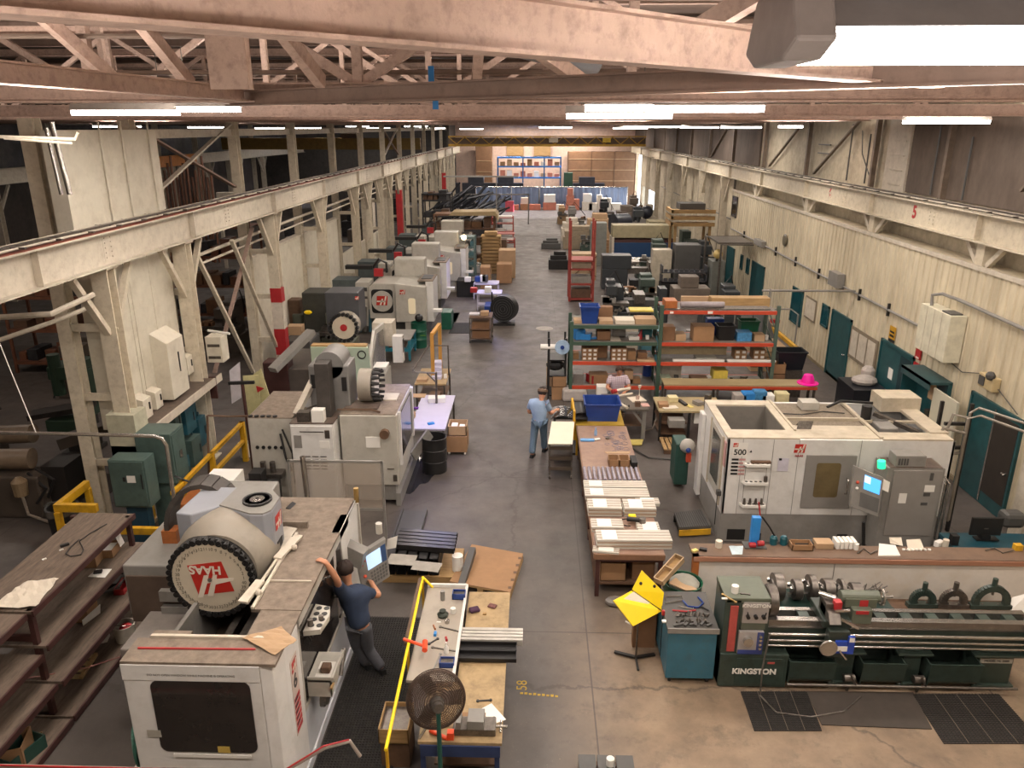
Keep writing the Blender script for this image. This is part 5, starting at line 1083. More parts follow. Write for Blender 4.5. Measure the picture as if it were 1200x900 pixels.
M().bb(-4.05,-2.85,14.88,16.9,.5,2.1).to('enclosure',hgrey,v,bevel=.02);M().bb(-4.0,-2.95,14.95,16.9,.12,.5).bb(-2.95,-2.85,14.9,17.6,0,.3).to('base',hmid,v);M().bb(-4.05,-2.87,14.9,16.9,2.1,2.12).to('dusty_roof',dust,v)
M().bb(-4.0,-3.3,15.15,15.5,2.12,2.16).to('roof_opening',dust2,v);M().bb(-3.85,-3.0,15.75,16.2,2.12,2.14).to('roof_sheet',cream2,v)
M().bb(-2.85,-2.83,15.15,16.7,1.0,2.0).to('front_window',dwin,v);M().bb(-2.86,-2.8,15.05,15.15,.9,2.1).bb(-2.86,-2.8,16.7,16.8,.9,2.1).to('door_frame',hwhite,v)
q=G(462,497,1.7);M().lathe([(0,0),(.1,0),(.1,.12),(0,.12)],(-3.1,14.86,1.72),14,(0,-1,0)).to('vent_cap',dwood,v);M().bb(-3.52,-3.22,14.865,14.88,1.38,1.62).to('taped_sheet',white,v)
M().bb(-3.1,-2.95,14.862,14.88,.88,.9).bb(-2.98,-2.9,14.862,14.88,.6,.75).to('vent_slots',dsteel,v)
cb=M().bb(-5.0,-4.1,14.55,15.1,.1,2.02).to('control_cabinet',hwhite,v,bevel=.015)
M().bb(-4.98,-4.12,14.53,14.55,.15,1.98).to('cabinet_door',hwhite,cb,bevel=.005);M().bb(-4.93,-4.77,14.52,14.53,1.5,1.78).to('vent_grille',hmid,cb);M().bb(-4.28,-4.18,14.52,14.53,1.72,1.9).bb(-4.8,-4.3,14.522,14.53,1.85,1.87).to('door_label',dsteel,cb)
M().bb(-4.4,-4.2,14.52,14.53,1.5,1.66).to('sticker',white,cb)
m=M()
for i in range(5):
 for k in range(3):m.bb(-4.75+k*.17,-4.62+k*.17,14.52,14.53,1.3-i*.07,1.32-i*.07)
m.to('warning_lines',dsteel,cb)
M().bb(-5.0,-4.1,14.55,15.5,2.02,2.04).to('cabinet_roof',dust2,cb);M().bb(-4.55,-4.3,14.6,14.8,2.04,2.3).to('white_terminal_box',white,v);M().bb(-4.85,-4.6,14.6,14.8,2.04,2.25).to('transformer',dsteel,v)
pc=M().bb(-6.0,-5.05,14.9,16.6,.1,2.0).to('pump_cabinet',hgrey,v,bevel=.01);M().bb(-6.0,-5.05,14.9,16.6,2.0,2.02).to('pump_cabinet_roof',dust,pc);
m=M()
for i in range(5):m.cyl((-5.85+i*.13,14.89,1.35),(-5.85+i*.13,14.87,1.35),.04,n=8);m.cyl((-5.95+i*.13,14.95,2.02),(-5.95+i*.13,14.95,2.05),.05,n=8)
m.to('ports',black,pc);M().bb(-5.85,-5.3,14.6,14.9,.75,.85).cyl((-5.7,14.7,.85),(-5.7,14.7,1.1),.06).cyl((-5.5,14.7,.85),(-5.5,14.7,1.1),.06).to('filter_bank',dsteel,pc);M().tube([(-5.3,14.8,1.7),(-5.2,14.7,1.2),(-5.1,14.7,.9)],.025).tube([(-5.25,14.8,1.8),(-5.05,14.7,1.3),(-5.05,14.7,.6)],.02).to('hoses',black,pc)
hd=M().prism([(-4.75,15.3),(-3.9,15.3),(-3.9,16.0),(-4.75,16.0)],2.0,3.05,'z').to('head_cover',mat('head_grey','#74726f',.45,var=.1),v,bevel=.03)
M().lathe([(0,0),(.3,0),(.3,.7),(0,.7)],(-4.3,15.3,3.05),20,(0,1,0)).to('head_dome',mat('head_grey'),hd,smooth=True)
M().bb(-4.7,-4.6,15.27,15.3,2.55,2.85).bb(-4.05,-3.95,15.27,15.3,2.5,2.8).to('head_slots',black,hd)
M().bb(-4.5,-4.22,14.9,15.25,2.05,3.2).to('cable_chain',mat('carrier_grey'),hd)
M().bar((-4.95,14.9,2.1),(-4.6,15.6,2.9),.14,.1).to('linkage_arm',cream2,v);M().bar((-5.0,15.0,2.1),(-4.4,15.5,2.2),.03,.03).to('lube_line',steel,v)
tc=M().lathe([(0,0),(.36,0),(.36,.28),(0,.28)],(-3.75,15.7,2.5),26,(1,0,0)).to('tool_carousel',mat('shroud_tan'),v,smooth=True)
m=M()
for i in range(16):
 a=2*PI*i/16;m.cyl((-3.45,15.7+.33*math.cos(a),2.5+.33*math.sin(a)),(-3.28,15.7+.33*math.cos(a),2.5+.33*math.sin(a)),.05,.03,8)
m.to('tool_holders',black,tc);M().lathe([(0,0),(.26,0),(.26,.05),(0,.05)],(-3.45,15.7,2.5),20,(1,0,0)).to('carousel_face',hwhite,tc)
m=M().tube([(-4.1,14.95,2.2),(-3.8,15.1,2.15),(-3.4,15.0,2.18),(-3.2,14.95,2.15)],.02);m.to('roof_hose',dwood,v)
M().bar((-2.8,16.4,.5),(-2.45,16.9,.9),.05,.3).to('chip_chute',hmid,v)
pg=thing('splash_guard','clear framed plastic guard panel standing between the first two left machines','guard',(-3.65,12.9,0));OFF[pg.name]=(-3.65,12.9,0)
M().bb(-4.52,-2.78,12.88,12.9,1.0,1.95).to('clear_panel',glass('clear_plastic','#a79b8e',.25,.45),pg);M().bb(-4.54,-4.5,12.87,12.91,.95,1.97).bb(-2.8,-2.76,12.87,12.91,.0,1.97).bb(-4.52,-2.78,12.87,12.91,1.93,1.97).bb(-4.52,-2.78,12.87,12.91,.95,1.0).to('frame',hmid,pg)
M().cyl((-4.15,12.75,0),(-4.2,12.75,2.1),.05).to('post',steel,pg)
M().bb(-4.6,-2.8,11.1,12.2,.0,.0).to('x',hmid)if False else None
solo(M().bb(-4.6,-3.0,11.15,11.9,0,1.55),'coolant_tank',mat('tank_tan','#8d816d',.6,dirt='#5c5040',damt=.5),'tan coolant tank box right behind the big left machine','tank')
solo(M().bb(-2.75,-2.25,12.9,14.6,0,.05).bb(-2.78,-2.74,12.9,14.6,0,.12).bb(-2.27,-2.23,12.9,14.6,0,.12),'drip_tray',hdark,'dark drip tray on the floor beside the clear guard','tray')
oc=thing('wooden_cabinet','small cabinet with an orange wooden side left of the clear guard','cabinet',(-5.75,14.4,0));OFF[oc.name]=(-5.75,14.4,0)
M().bb(-5.95,-5.25,13.9,14.4,0,.85).to('body',black,oc);M().bb(-5.9,-5.3,13.88,13.9,.08,.8).to('side_panel',orwood,oc);M().bb(-5.75,-5.5,14.0,14.3,.85,1.15).to('controller',black,oc)
d=thing('steel_drum','black open steel drum standing by the oil puddle','drum',(-2.34,16.75,0));OFF[d.name]=(-2.34,16.75,0)
def drum(d,x,y,mt,inner=black,h=.88,r=.29):
 M().lathe([(r-.02,0),(r,.01),(r,h*.32),(r+.012,h*.335),(r,h*.35),(r,h*.65),(r+.012,h*.665),(r,h*.68),(r,h-.02),(r+.012,h),(r-.01,h),(r-.015,.3),(0,.3)],(x,y,0),32).to('shell',mt,d,smooth=True)
drum(d,-2.34,16.75,black)
b=thing('carton_dolly','stack of open cartons on a small dolly right of the black drum','cartons',(-1.9,17.9,0));OFF[b.name]=(-1.9,17.9,0)
M().bb(-2.15,-1.65,17.65,18.25,.08,.5).to('lower_carton',card,b);m=M().bb(-2.12,-1.66,17.7,18.2,.5,.52)
for a in((-2.12,-2.1,17.7,18.2),(-1.68,-1.66,17.7,18.2),(-2.12,-1.66,17.7,17.72),(-2.12,-1.66,18.18,18.2)):m.bb(*a,.5,.75)
m.to('open_carton',card2,b);M().bb(-2.05,-1.9,17.8,18.1,.52,.7).bb(-1.85,-1.72,17.8,18.05,.52,.68).to('contents',white,b)
for x,y in((-2.1,17.7),(-1.7,17.7),(-2.1,18.2),(-1.7,18.2)):M().cyl((x-.02,y,.04),(x+.02,y,.04),.04,n=10).to('wheel',white,b)
def tbl(name,label,x0,x1,y0,y1,z,mt,legm=dsteel,shelf=None,cat='table'):
 t=thing(name,label,cat,((x0+x1)/2,(y0+y1)/2,0));OFF[t.name]=tuple(t.location);t.location
 OFF[t.name]=((x0+x1)/2,(y0+y1)/2,0);M().bb(x0,x1,y0,y1,z-.04,z).to('top',mt,t)
 for x in(x0+.05,x1-.05):
  for y in(y0+.05,y1-.05):M().bb(x-.025,x+.025,y-.025,y+.025,0,z-.04).to('leg',legm,t)
 if shelf:M().bb(x0+.05,x1-.05,y0+.05,y1-.05,shelf,shelf+.03).to('shelf',dwood,t)
 return t
lav=mat('lavender_glow_tint','#b4b0c4',.6,var=.04)  # bluish light on these table tops is put into their colour
tbl('work_table','table with bluish glow painted into its pale sheet, beyond the black drum',-3.05,-2.15,17.4,19.9,.8,lav)
sbox('magenta_rag',487,479,.8,.16,.12,.04,mat('violet_cloth','#5a2a80',.8),'violet rag on the lavender-white table','rag',bevel=.015);sbox('small_parts',483,489,.8,.16,.2,.12,card2,'small carton with red print on the lavender-white table','carton');sbox('blue_tool',505,497,.8,.16,.1,.04,lblue,'blue and yellow hand tool at the near edge of the lavender-white table','tool',.5)
sbox('white_foam',512,470,.8,.45,.3,.12,white,'white foam slab on the far end of the lavender-white table','foam',.1);sbox('cardboard_sheet',488,464,.8,.5,.3,.02,card2,'cardboard sheet on the far left of the lavender-white table','cardboard')
t=tbl('work_table','cart-like table with papers below the yellow wooden frame',-3.4,-2.5,20.7,22.2,.85,plyw,shelf=.3)
wf=thing('timber_gantry','upright pair of yellow timber posts joined by a sloping top beam','frame',(-2.85,21.9,0));a=GY(512,382,22.0);b_=GY(506,447,21.6);OFF[wf.name]=(-2.85,21.9,0)
ym=mat('yellow_timber','#b5853c',.6,var=.12)
q1=GY(506,392,21.3);q2=GY(515,380,22.3)
M().bar((q1 .x,21.3,.86),(q1 .x,21.3,q1 .z),.1,.08).to('post',ym,wf);M().bar((q2 .x,22.25,.0),(q2 .x,22.3,q2 .z),.1,.08).to('post',ym,wf);M().bar((q1 .x,21.3,q1 .z),(q2 .x,22.3,q2 .z),.1,.08).to('beam',ym,wf)
for i in range(4):sbox('white_binder',512,443-i*5.5,.85+i*.09,.28,.3,.085,mat('pale_lilac','#b9b6c9',.6),'pale lilac carton in the stack below the timber frame, %s'%['bottom','second','third','top'][i],'carton',.05*i,group='lilac cartons below the timber frame')
sbox('small_parts',495,446,.85,.3,.3,.08,card2,'opened carton at the left of the lilac cartons','carton');sbox('small_parts',522,443,.85,.08,.1,.12,white,'white cups at the right edge of the timber-frame table','cups')
jb=thing('hose_stand','grey tubular stand with sloping strut and hanging bar before the timber frame','stand',tuple(G(512,505,0)));c_=G(512,505,0);OFF[jb.name]=tuple(c_);
Y_=c_.y;a=GY(511,436,Y_);M().cyl((c_.x,Y_,0),(a.x,Y_,a.z),.03).tube([GY(511,437,Y_),GY(487,436,Y_),GY(484,434,Y_)],.025).bar(GY(500,437,Y_),GY(510,447,Y_),.03,.03).to('frame',dsteel,jb);
solo(M().tube([GY(484,434,Y_+.1),GY(502,405,Y_+2.2),GY(525,405,Y_+2.2),GY(526,440,Y_+2.3)],.025),'pipe_guard',dsteel,'grey pipe frame around the timber-frame table','frame')
solo(M().bb(-2.95,-2.5,19.95,20.5,.0,.6).bb(-2.9,-2.6,20.0,20.4,.6,.75),'shelf_cart',dwood,'low brown cart holding rags between the two tables','cart')
v=thing('machining_centre','machining centre with a pale mint side panel and small white tool carousel, second row back','machine',(-5.0,20.9,0));OFF[v.name]=(-5.0,20.9,0)
M().prism([(-6.0,.1),(-4.3,.1),(-4.45,2.2),(-6.0,2.2)],19.7,19.8,'y').to('side_panel',mint,v,bevel=.01);M().bb(-6.0,-4.5,19.8,22.2,.1,1.6).to('enclosure',hgrey,v);M().bb(-6.0,-4.5,19.75,20.0,2.2,2.24).to('top_trim',wood,v)
M().bb(-5.2,-4.85,19.69,19.7,1.45,1.95).to('side_window',dwin,v);M().lathe([(.09,0),(.12,0),(.12,.01),(.09,.01)],(-4.62,19.69,2.0),16,(0,-1,0)).to('gauge',black,v)
logo(v,(-5.3,19.69,2.08),(1,0,0),.12)
M().prism([(19.8,1.0),(21.9,1.0),(21.9,2.35),(20.6,2.45),(19.8,1.7)],-4.5,-4.42,'x').to('front_door',hgrey,v,bevel=.01);M().prism([(20.1,1.2),(21.7,1.2),(21.7,2.2),(20.8,2.3),(20.1,1.7)],-4.42,-4.4,'x').to('front_window',mat('grey_glass','#55534f',.15),v)
M().bb(-4.6,-4.3,19.8,22.0,.1,1.0).to('front_skirt',hgrey,v,bevel=.02);M().bb(-4.4,-4.05,20.0,20.5,1.5,1.56).to('tool_tray',white,v)
M().bb(-4.15,-3.85,21.6,21.9,1.2,2.0).to('control_pendant',hwhite,v,bevel=.01);M().bb(-3.85,-3.84,21.65,21.85,1.5,1.9).to('pendant_screen',dwin,v)
tc=M().lathe([(0,0),(.4,0),(.4,.35),(0,.35)],(-5.35,20.9,2.45),26,(0,1,0)).to('tool_carousel',mat('shroud_tan'),v,smooth=True);M().lathe([(0,0),(.33,0),(.33,.06),(0,.06)],(-5.35,20.9,2.45),26,(0,-1,0)).to('carousel_face',mat('disc_ivory'),tc);M().lathe([(0,0),(.1,0),(.1,.01),(.05,.01),(.05,.02),(0,.02)],(-5.35,20.83,2.45),16,(0,-1,0)).to('red_emblem',redp,tc)
m=M()
for i in range(20):
 a=2*PI*i/20;m.cyl((-5.35+.38*math.cos(a),20.78,2.45+.38*math.sin(a)),(-5.35+.38*math.cos(a),20.92,2.45+.38*math.sin(a)),.05,n=8)
m.to('tool_holders',black,tc)
M().bb(-5.95,-5.0,21.3,22.2,2.2,3.35).to('head_cover',mat('charcoal_cover','#3f4043',.5,var=.15),v,bevel=.02);logo(v,(-5.03,21.29,3.2),(1,0,0),.12)
M().bb(-4.8,-4.2,22.0,22.6,1.6,2.3).to('rear_cover',cream2,v);M().bar((-6.9,19.2,1.7),(-6.2,20.6,2.4),.28,.14).to('chip_conveyor',hmid,v);M().bb(-6.95,-6.0,19.9,22,.1,1.5).to('rear_cabinet',mat('dark_taupe','#4c453f',.6),v)
lp=thing('sign_boards','pale green-yellow panels with a red arrow leaning near the second machine','panels',tuple(G(300,560,0)));
for k,(q,mt_)in enumerate(((((285,440),(303,439),(309,520),(290,520)),mat('pale_green_panel','#b3ad80',.6)),(((294,441),(306,432),(317,466),(307,473)),mat('pale_green_panel')))):
 pts=[GY(a,b_,17.6+k*.1)for a,b_ in q];OFF[lp.name]=tuple(lp.location);M().plate([pts[3],pts[2],pts[1],pts[0]],.03).to('panel',mt_,lp)
q=[GY(a,b_,17.55)for a,b_ in((300,452),(310,455),(302,460))];M().plate([q[0],q[2],q[1]],.01).to('arrow',redp,lp)
wl=[GY(a,b_,17.0)for a,b_ in((269,434),(281,424),(283,466),(272,473))];solo(M().plate([wl[3],wl[2],wl[1],wl[0]],.02),'hanging_sheet',mat('lilac_white','#b6b2b8',.6),'hanging lilac-white sheet between the second column and the leaning panels','sheet')
ps=thing('rope_stand','rust-brown pole with crossbar and rope before the leaning panels','stand',(-6.2,16.6,0));a=GY(284,450,16.6);OFF[ps.name]=(a.x,16.6,0);ps.location=(a.x,16.6,0)
M().cyl((a.x+.03,16.6,0),(a.x,16.6,a.z),.04).to('pole',rust,ps);b_=GY(268,449,16.6);c_=GY(298,448,16.6);M().bar(b_,c_,.07,.07).to('crossbar',black,ps)
m=M().tube([GY(243,487,15.4),GY(270,488,15.6),GY(330,487,15.5),GY(395,490,14.9)],.022,6).tube([GY(243,487,15.4),GY(245,560,15.2)],.025,6)
solo(m,'air_pipe',dwood,'thin brown pipe running across to the second machine at its roof height','pipe')
for k,(px,py,sx,sz,mt_,lb,nm)in enumerate(((367,362,.5,1.0,bluep,'blue jacket-like cover over a machine behind the charcoal head','cover'),(372,340,.9,.4,mat('dark_tarp','#3a3a34',.8),'dark tarp bundle on top of the blue-covered machine','tarp'),(350,367,.4,1.1,mat('grey_green_tank','#55584c',.6),'grey-green tank by the banded column','tank'),(345,350,.5,1.3,dwood,'brown post machine left of the grey-green tank','machine'),(380,378,.4,.5,redp,'dull red box beside the charcoal machine head','box'))):
 c_=GY(px,py,26.5+k*.2);w_=sx/2;o=M().prism(fr(sx,sx*1.1,.1),0,sz,'z').to(nm,mt_,bevel=.04);o.location=(c_.x,26.5+k*.2,max(0,c_.z-sz));
 if c_.z-sz>.05:
  o.location=(c_.x,26.5+k*.2,0);me=o.data;me.transform(Matrix.Diagonal((1,1,c_.z/sz,1)))
 tag(o,lb,nm)
solo(M().sph(GY(361,366,26),.15,8,(1,.7,.5)),'baseball_cap',byellow,'yellow cap resting on the blue cover beside the banded column','cap')
wb=GY(345,395,22.5);
for k,(px,py,sx,sy,sz,mt_,lb,nm)in enumerate(((347,400,.9,1.2,1.2,hdark,'dark cabinet carrying tools left of the mint-panelled machine','cabinet'),(330,440,1.0,1.4,1.3,mat('dark_box','#2c2a29',.6),'black machine box left of the second machine head','machine'),(322,425,.7,.5,1.7,rust,'dark red piled parts left of the black machine box','parts'))):
 c_=G(px,py,sz);o=M().bb(-sx/2,sx/2,0,sy,0,sz).to(nm,mt_,bevel=.03);o.location=(c_.x,c_.y,0);tag(o,lb,nm)
sbox('wooden_box',347,391,1.2,.5,.4,.3,card2,'tan wooden box on the dark tool cabinet','box')
t=thing('platform_cart','teal platform cart with a grey top between mint machine and green drum','cart',(-4.5,26.3,0));OFF[t.name]=(-4.5,26.3,0)
cyan_=mat('cart_teal','#1f6f80',.5)
M().bb(-5.3,-4.3,25.7,27.1,.75,.8).to('top',hmid,t);M().bb(-5.3,-4.3,25.7,27.1,.35,.45).to('deck',cyan_,t)
for x in(-5.25,-4.35):
 for y in(25.75,27.05):M().bb(x-.04,x+.04,y-.04,y+.04,.12,.75).to('post',cyan_,t);M().cyl((x-.03,y,.07),(x+.03,y,.07),.07,n=12).to('wheel',cyan_,t)
M().bb(-5.1,-4.5,25.9,26.8,.45,.55).to('parts',dwood,t)
d=thing('steel_drum','dark green drum with a black fitting on top before the logo-faced machine','drum',(-4.28,27.6,0));OFF[d.name]=(-4.28,27.6,0);drum(d,-4.28,27.6,mat('drum_green','#17513f',.35),h=.95);M().bb(-4.57,-3.99,27.32,27.34,.5,.52).to('band',mat('drum_text','#6f9a3c',.5),d);M().sph((-4.25,27.55,1.12),.16,10).to('pump',black,d)
def hmc(x0,y0,label,lamp=False,det=True):
 v=thing('machining_centre',label,'machine',(x0+1.3,y0+.8,0),group=None);OFF[v.name]=(x0+1.3,y0+.8,0)
 M().prism([(x0,.65),(x0+1.05,.65),(x0+1.05,2.05),(x0+.2,2.05),(x0,1.9)],y0,y0+1.6,'y').to('carousel_housing',hgrey,v,bevel=.03)
 M().prism([(x0+.52+a,1.35+b_)for a,b_ in fr(.84,.94,.12)],y0-.01,y0+.02,'y').to('housing_window',black,v)
 dk_=M().lathe([(0,0),(.41,0),(.41,.04),(0,.04)],(x0+.52,y0-.01,1.36),30,(0,-1,0)).to('carousel_face',hgrey,v)
 red=MATS['logo_red'];wh=MATS['logo_white'];logo(dk_,(x0+.52,y0-.055,1.38),(1,0,0),.46)
 M().prism([(x0+1.05,.55),(x0+2.25,.55),(x0+2.25,1.95),(x0+1.05,2.1)],y0-.15,y0+1.9,'y').to('enclosure',hgrey,v,bevel=.03)
 M().bb(x0+1.4,x0+2.0,y0-.1,y0+1.8,.0,.6).to('pedestal',hgrey,v);M().bb(x0+.1,x0+2.2,y0+.3,y0+1.8,0,.65).to('base',hdark,v)
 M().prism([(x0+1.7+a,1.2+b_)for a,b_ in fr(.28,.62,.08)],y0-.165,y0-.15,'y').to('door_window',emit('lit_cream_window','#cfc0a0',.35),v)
 logo(v,(x0+1.35,y0-.16,1.75),(1,0,0),.22)
 M().bb(x0+2.2,x0+2.5,y0+.2,y0+1.6,.5,2.1).to('front_frame',hwhite,v,bevel=.02);M().bb(x0+1.9,x0+2.5,y0+.2,y0+1.6,2.1,2.14).to('roof_sill',dust,v);M().bb(x0+2.0,x0+2.4,y0+.5,y0+1.4,2.14,2.16).to('roof_opening',black,v)
 M().bb(x0+2.5,x0+2.85,y0-.1,y0+.2,.95,1.05).to('tray',hwhite,v)
 M().bb(x0+.75,x0+2.0,y0+1.6,y0+2.3,2.0,2.75).to('head_cover',hgrey,v,bevel=.05)
 if det:
  M().bb(x0-.55,x0-.03,y0+.2,y0+1.2,.3,2.05).to('left_cabinet',hgrey,v,bevel=.02);M().bb(x0-.5,x0-.1,y0+.19,y0+.2,1.7,1.85).bb(x0-.5,x0-.1,y0+.19,y0+.2,1.4,1.5).to('cabinet_slots',hdark,v)
  M().bb(x0-1.5,x0-.6,y0+.4,y0+1.3,.0,2.1).to('chip_bin_cabinet',mat('slate_cabinet','#4b5454',.5),v);M().bb(x0-1.2,x0-.1,y0+1.4,y0+1.7,2.35,2.5).tube([(x0-.1,y0+1.55,2.4),(x0+.15,y0+1.55,2.75),(x0+.45,y0+1.55,2.6),(x0+.45,y0+1.55,2.2)],.05).to('cable_carrier',black,v);M().bb(x0+.0,x0+.35,y0+1.2,y0+1.4,2.1,2.4).to('red_badge',redp,v)
  for k in range(3):M().cyl((x0-.45+.2*k,y0+.1,.1),(x0-.4+.2*k,y0+.15,1.2-.1*k),.06,n=8).to('filter_pipe',dsteel if k%2 else tealm,v)
 if lamp:M().sph((x0+2.3,y0+1.4,2.5),.14,10).to('work_lamp',emit('warm_lamp',(1,.75,.4,1),6),v)
 return v
hmc(-6.45,29.3,'pale machining centre whose square window frames a large round red-logo disc')
hmc(-6.4,33.6,'pale machining centre behind the round-logo one, partly hidden',lamp=False)
hmc(-5.9,37.8,'third pale machining centre in the row, with a glowing work lamp',lamp=True)
hmc(-6.1,42.6,'farthest pale machining centre with dark slate cabinet',det=True)
solo(M().bb(-3.9,-3.3,31.4,33.2,0,.0).bb(-3.75,-3.35,30.2,31.0,.0,.7),'green_bin',mat('drum_green'),'dark green bin at the front of the round-logo machine','bin')
solo(M().bb(-3.4,-2.2,29.6,31.3,0,.015),'rubber_mat',rubber,'dark mat in front of the round-logo machine','mat')
ct=thing('tool_cart','brown multi-shelf cart topped with papers in front of the dark barrel fan','cart',(-2.05,28.5,0));OFF[ct.name]=(-2.05,28.5,0)
for z in(.15,.5,.95):M().bb(-2.45,-1.6,28.2,29.1,z,z+.05).to('shelf',dwood,ct)
for x in(-2.43,-1.62):
 for y in(28.22,29.08):M().bb(x-.025,x+.025,y-.025,y+.025,.06,1.0).to('post',dsteel,ct);M().cyl((x-.02,y,.05),(x+.02,y,.05),.05,n=10).to('wheel',black,ct)
for z,k in((.2,'lowest'),(.55,'middle')):M().bb(-2.35,-1.7,28.25,28.9,z,z+.25).to('contents',card3,ct)
sbox('cardboard_box',568,369,1.0,.3,.3,.15,card2,'small open box at the right of the brown cart top','box');sbox('white_rag',556,369,1.0,.4,.3,.08,mat('white_cloth','#c4c0c6',.9),'white rags on the left of the brown cart top','rags',bevel=.03)
fb=thing('barrel_fan','large dark drum fan standing on a low base in the aisle','fan',(-1.25,31.2,0));OFF[fb.name]=(-1.25,31.2,0)
M().lathe([(.0,.05),(.52,.05),(.55,.0),(.55,.45),(.5,.45),(.48,.08)],(-1.3,31.0,.68),30,(.3,1,0)).to('shroud',mat('dark_shroud','#1c1d1f',.5),fb,smooth=True)
m=M();
for r_ in(.1,.2,.3,.4,.5):m.ring((-1.3,30.98,.68),r_,.008,(.3,1,0),26)
m.to('grille',hdark,fb);M().bb(-1.7,-.8,30.9,31.6,0,.08).to('base',black,fb);M().cyl((-1.75,31.2,0),(-1.75,31.2,1.35),.03).to('post',black,fb)
br_=mat('brown_rack','#6a4c38',.6,var=.2)
def shelfrack(x0,x1,y,d,h,levels,label,upm,seed,names,where,group,hm=.35,fill=.9,wmax=.6):
 r=rackmini((x0+x1)/2,y,x1-x0,d,h,levels,label,upm,upm,None,seed)
 for k,z in enumerate(levels[:-1]if len(levels)>1 else levels):fillshelf(r,x0,x1,y,d,z,hm,seed*7+k,names,where,fill,group,wmax=wmax)
 return r
shelfrack(-5.9,-2.4,45.5,1.2,3.0,(.3,1.3,2.2,3.0),'big brown open rack of dark timber behind the pale machines',br_,11,(('timber_block',dwood,'timber'),('timber_block',mat('brown_cardboard'),'timber')),'%s stored on the big brown rack','timber on the big brown rack',.6)
c_=GY(512,262,45.2);solo(M().prism([(-5.0,2.95),(-4.8,3.15),(-2.3,3.2),(-2.15,3.0),(-2.15,2.6),(-2.3,2.95)],45.0,46.6,'y'),'rack_cover',mat('tan_cover','#8c7a5a',.7),'tan curved cover sheet over the big brown rack','cover')
shelfrack(-7.2,-5.4,50,1.2,3.8,(.4,1.4,2.4,3.4,3.8),'dark rack with brown shelves further back on the left',dk,12,(('timber_block',dwood,'timber'),('timber_block',dk,'timber')),'%s on the dark rack far left','stock on the dark rack far left',.6)
gs=shelfrack(-4.6,-3.2,40.8,.9,2.3,(.3,.8,1.3,1.8,2.3),'grey-teal metal shelving unit in front of the big brown rack',mat('grey_teal','#5c706e',.5),13,(('parts_bin',mat('bin_teal','#44686e',.5),'bin'),('parts_bin',dsteel,'bin')),'%s on the grey-teal shelving','bins on the grey-teal shelving',.3)
ps_=thing('pallet_stack','tall stack of pale wooden pallets beside the grey-teal shelving','pallets',(-2.4,43,0));OFF[ps_.name]=(-2.4,43,0)
for i in range(11):M().bb(-3.0,-1.9,42.8,43.9,i*.19,i*.19+.03).bb(-3.0,-1.9,42.8,42.88,i*.19+.03,i*.19+.13).bb(-3.0,-2.92,42.8,43.9,i*.19+.03,i*.19+.13).bb(-1.98,-1.9,42.8,43.9,i*.19+.03,i*.19+.13).bb(-3.0,-1.9,42.8,43.9,i*.19+.13,i*.19+.15).to('pallet_layer',wood,ps_)
solo(M().bb(-2.8,-2.1,42.85,43.5,2.1,2.3),'wooden_box',wood,'pale wooden box on top of the pallet stack','box')
for i,(x,y,w_,h_,mt_,lb,nm)in enumerate(((-1.6,40,.8,1.0,card,'large brown carton standing at the aisle edge, left side','carton'),(-1.5,41.5,.9,1.5,card2,'taller tan carton behind the large brown one','carton'),(-2.5,38.5,.5,1.1,card,'folded cartons below the pallet stack','carton'),(-3.3,36.5,.9,.8,black,'black barrel-like bin by the lavender bench','bin'),(-2.3,36.0,1.2,.75,lav,'lavender-lit bench top in the mid distance','bench'),(-2.0,33.5,1.1,.8,lav,'second lavender-lit bench nearer the dark fan','bench'),(-1.9,32.3,.5,.5,bluep,'blue crate by the nearer lavender bench','crate'),(-2.9,48.5,.7,1.9,black,'dark upright cabinet beyond the pallet stack','cabinet'),(-2.0,46.3,.6,1.4,dwood,'brown cartons stacked by the dark upright cabinet','cartons'))):
 o=M().bb(-w_/2,w_/2,0,.9,0,h_).to(nm,mt_,bevel=.02);
 if nm=='bench':
  bpy.data.objects.remove(o);o=M().bb(-w_/2,w_/2,0,.9,h_-.05,h_).bb(-w_/2,-w_/2+.05,0,.05,0,h_).bb(w_/2-.05,w_/2,0,.05,0,h_).bb(-w_/2,-w_/2+.05,.85,.9,0,h_).bb(w_/2-.05,w_/2,.85,.9,0,h_).bb(-w_/2,w_/2,.2,.7,.2,.25).to(nm,mt_)
 if nm=='carton':
  m=M().bb(-w_/2,w_/2,-.15,0,h_,h_+.01)
 o.location=(x,y,0);tag(o,lb,nm)
for i,(px,py,mt_)in enumerate(((548,318,white),(560,312,bluep),(566,322,white),(555,330,redp),(572,333,white),(568,300,hdark))):
 c_=G(px,py,.78);y=36.3 if py<325 else 33.8;o=M().bb(-.15,.15,-.15,.15,0,.22+.05*(i%3)).to('bench_clutter',mt_,bevel=.03);o.location=(GY(px,py,y).x,y,.8);tag(o,'small carton or tool among the clutter on the lavender benches','clutter','clutter on the lavender benches')
def redcart(x,y,label,h=1.8,w_=1.5):
 r=thing('rack_cart',label,'cart',(x,y,0));OFF[r.name]=(x,y,0);m=M()
 for a in(x-w_/2,x+w_/2):
  for b_ in(y,y+.8):m.bb(a-.03,a+.03,b_-.03,b_+.03,.05,h)
 m.to('uprights',redrack,r)
 for z in(.2,.75,1.3,h-.1):M().bb(x-w_/2,x+w_/2,y,y+.8,z,z+.05).to('shelf',redrack,r);
 M().bb(x-w_/2+.1,x+w_/2-.1,y+.1,y+.7,h-.05,h+.05).bb(x-w_/2+.2,x+.2,y+.1,y+.7,.8,.95).to('load',white,r);return r
redcart(-2.3,55,'red shelf cart at the left side of the aisle in the distance');redcart(-1.9,49.5,'second red cart with brown cartons, nearer on the left of the aisle',1.0,1.2)
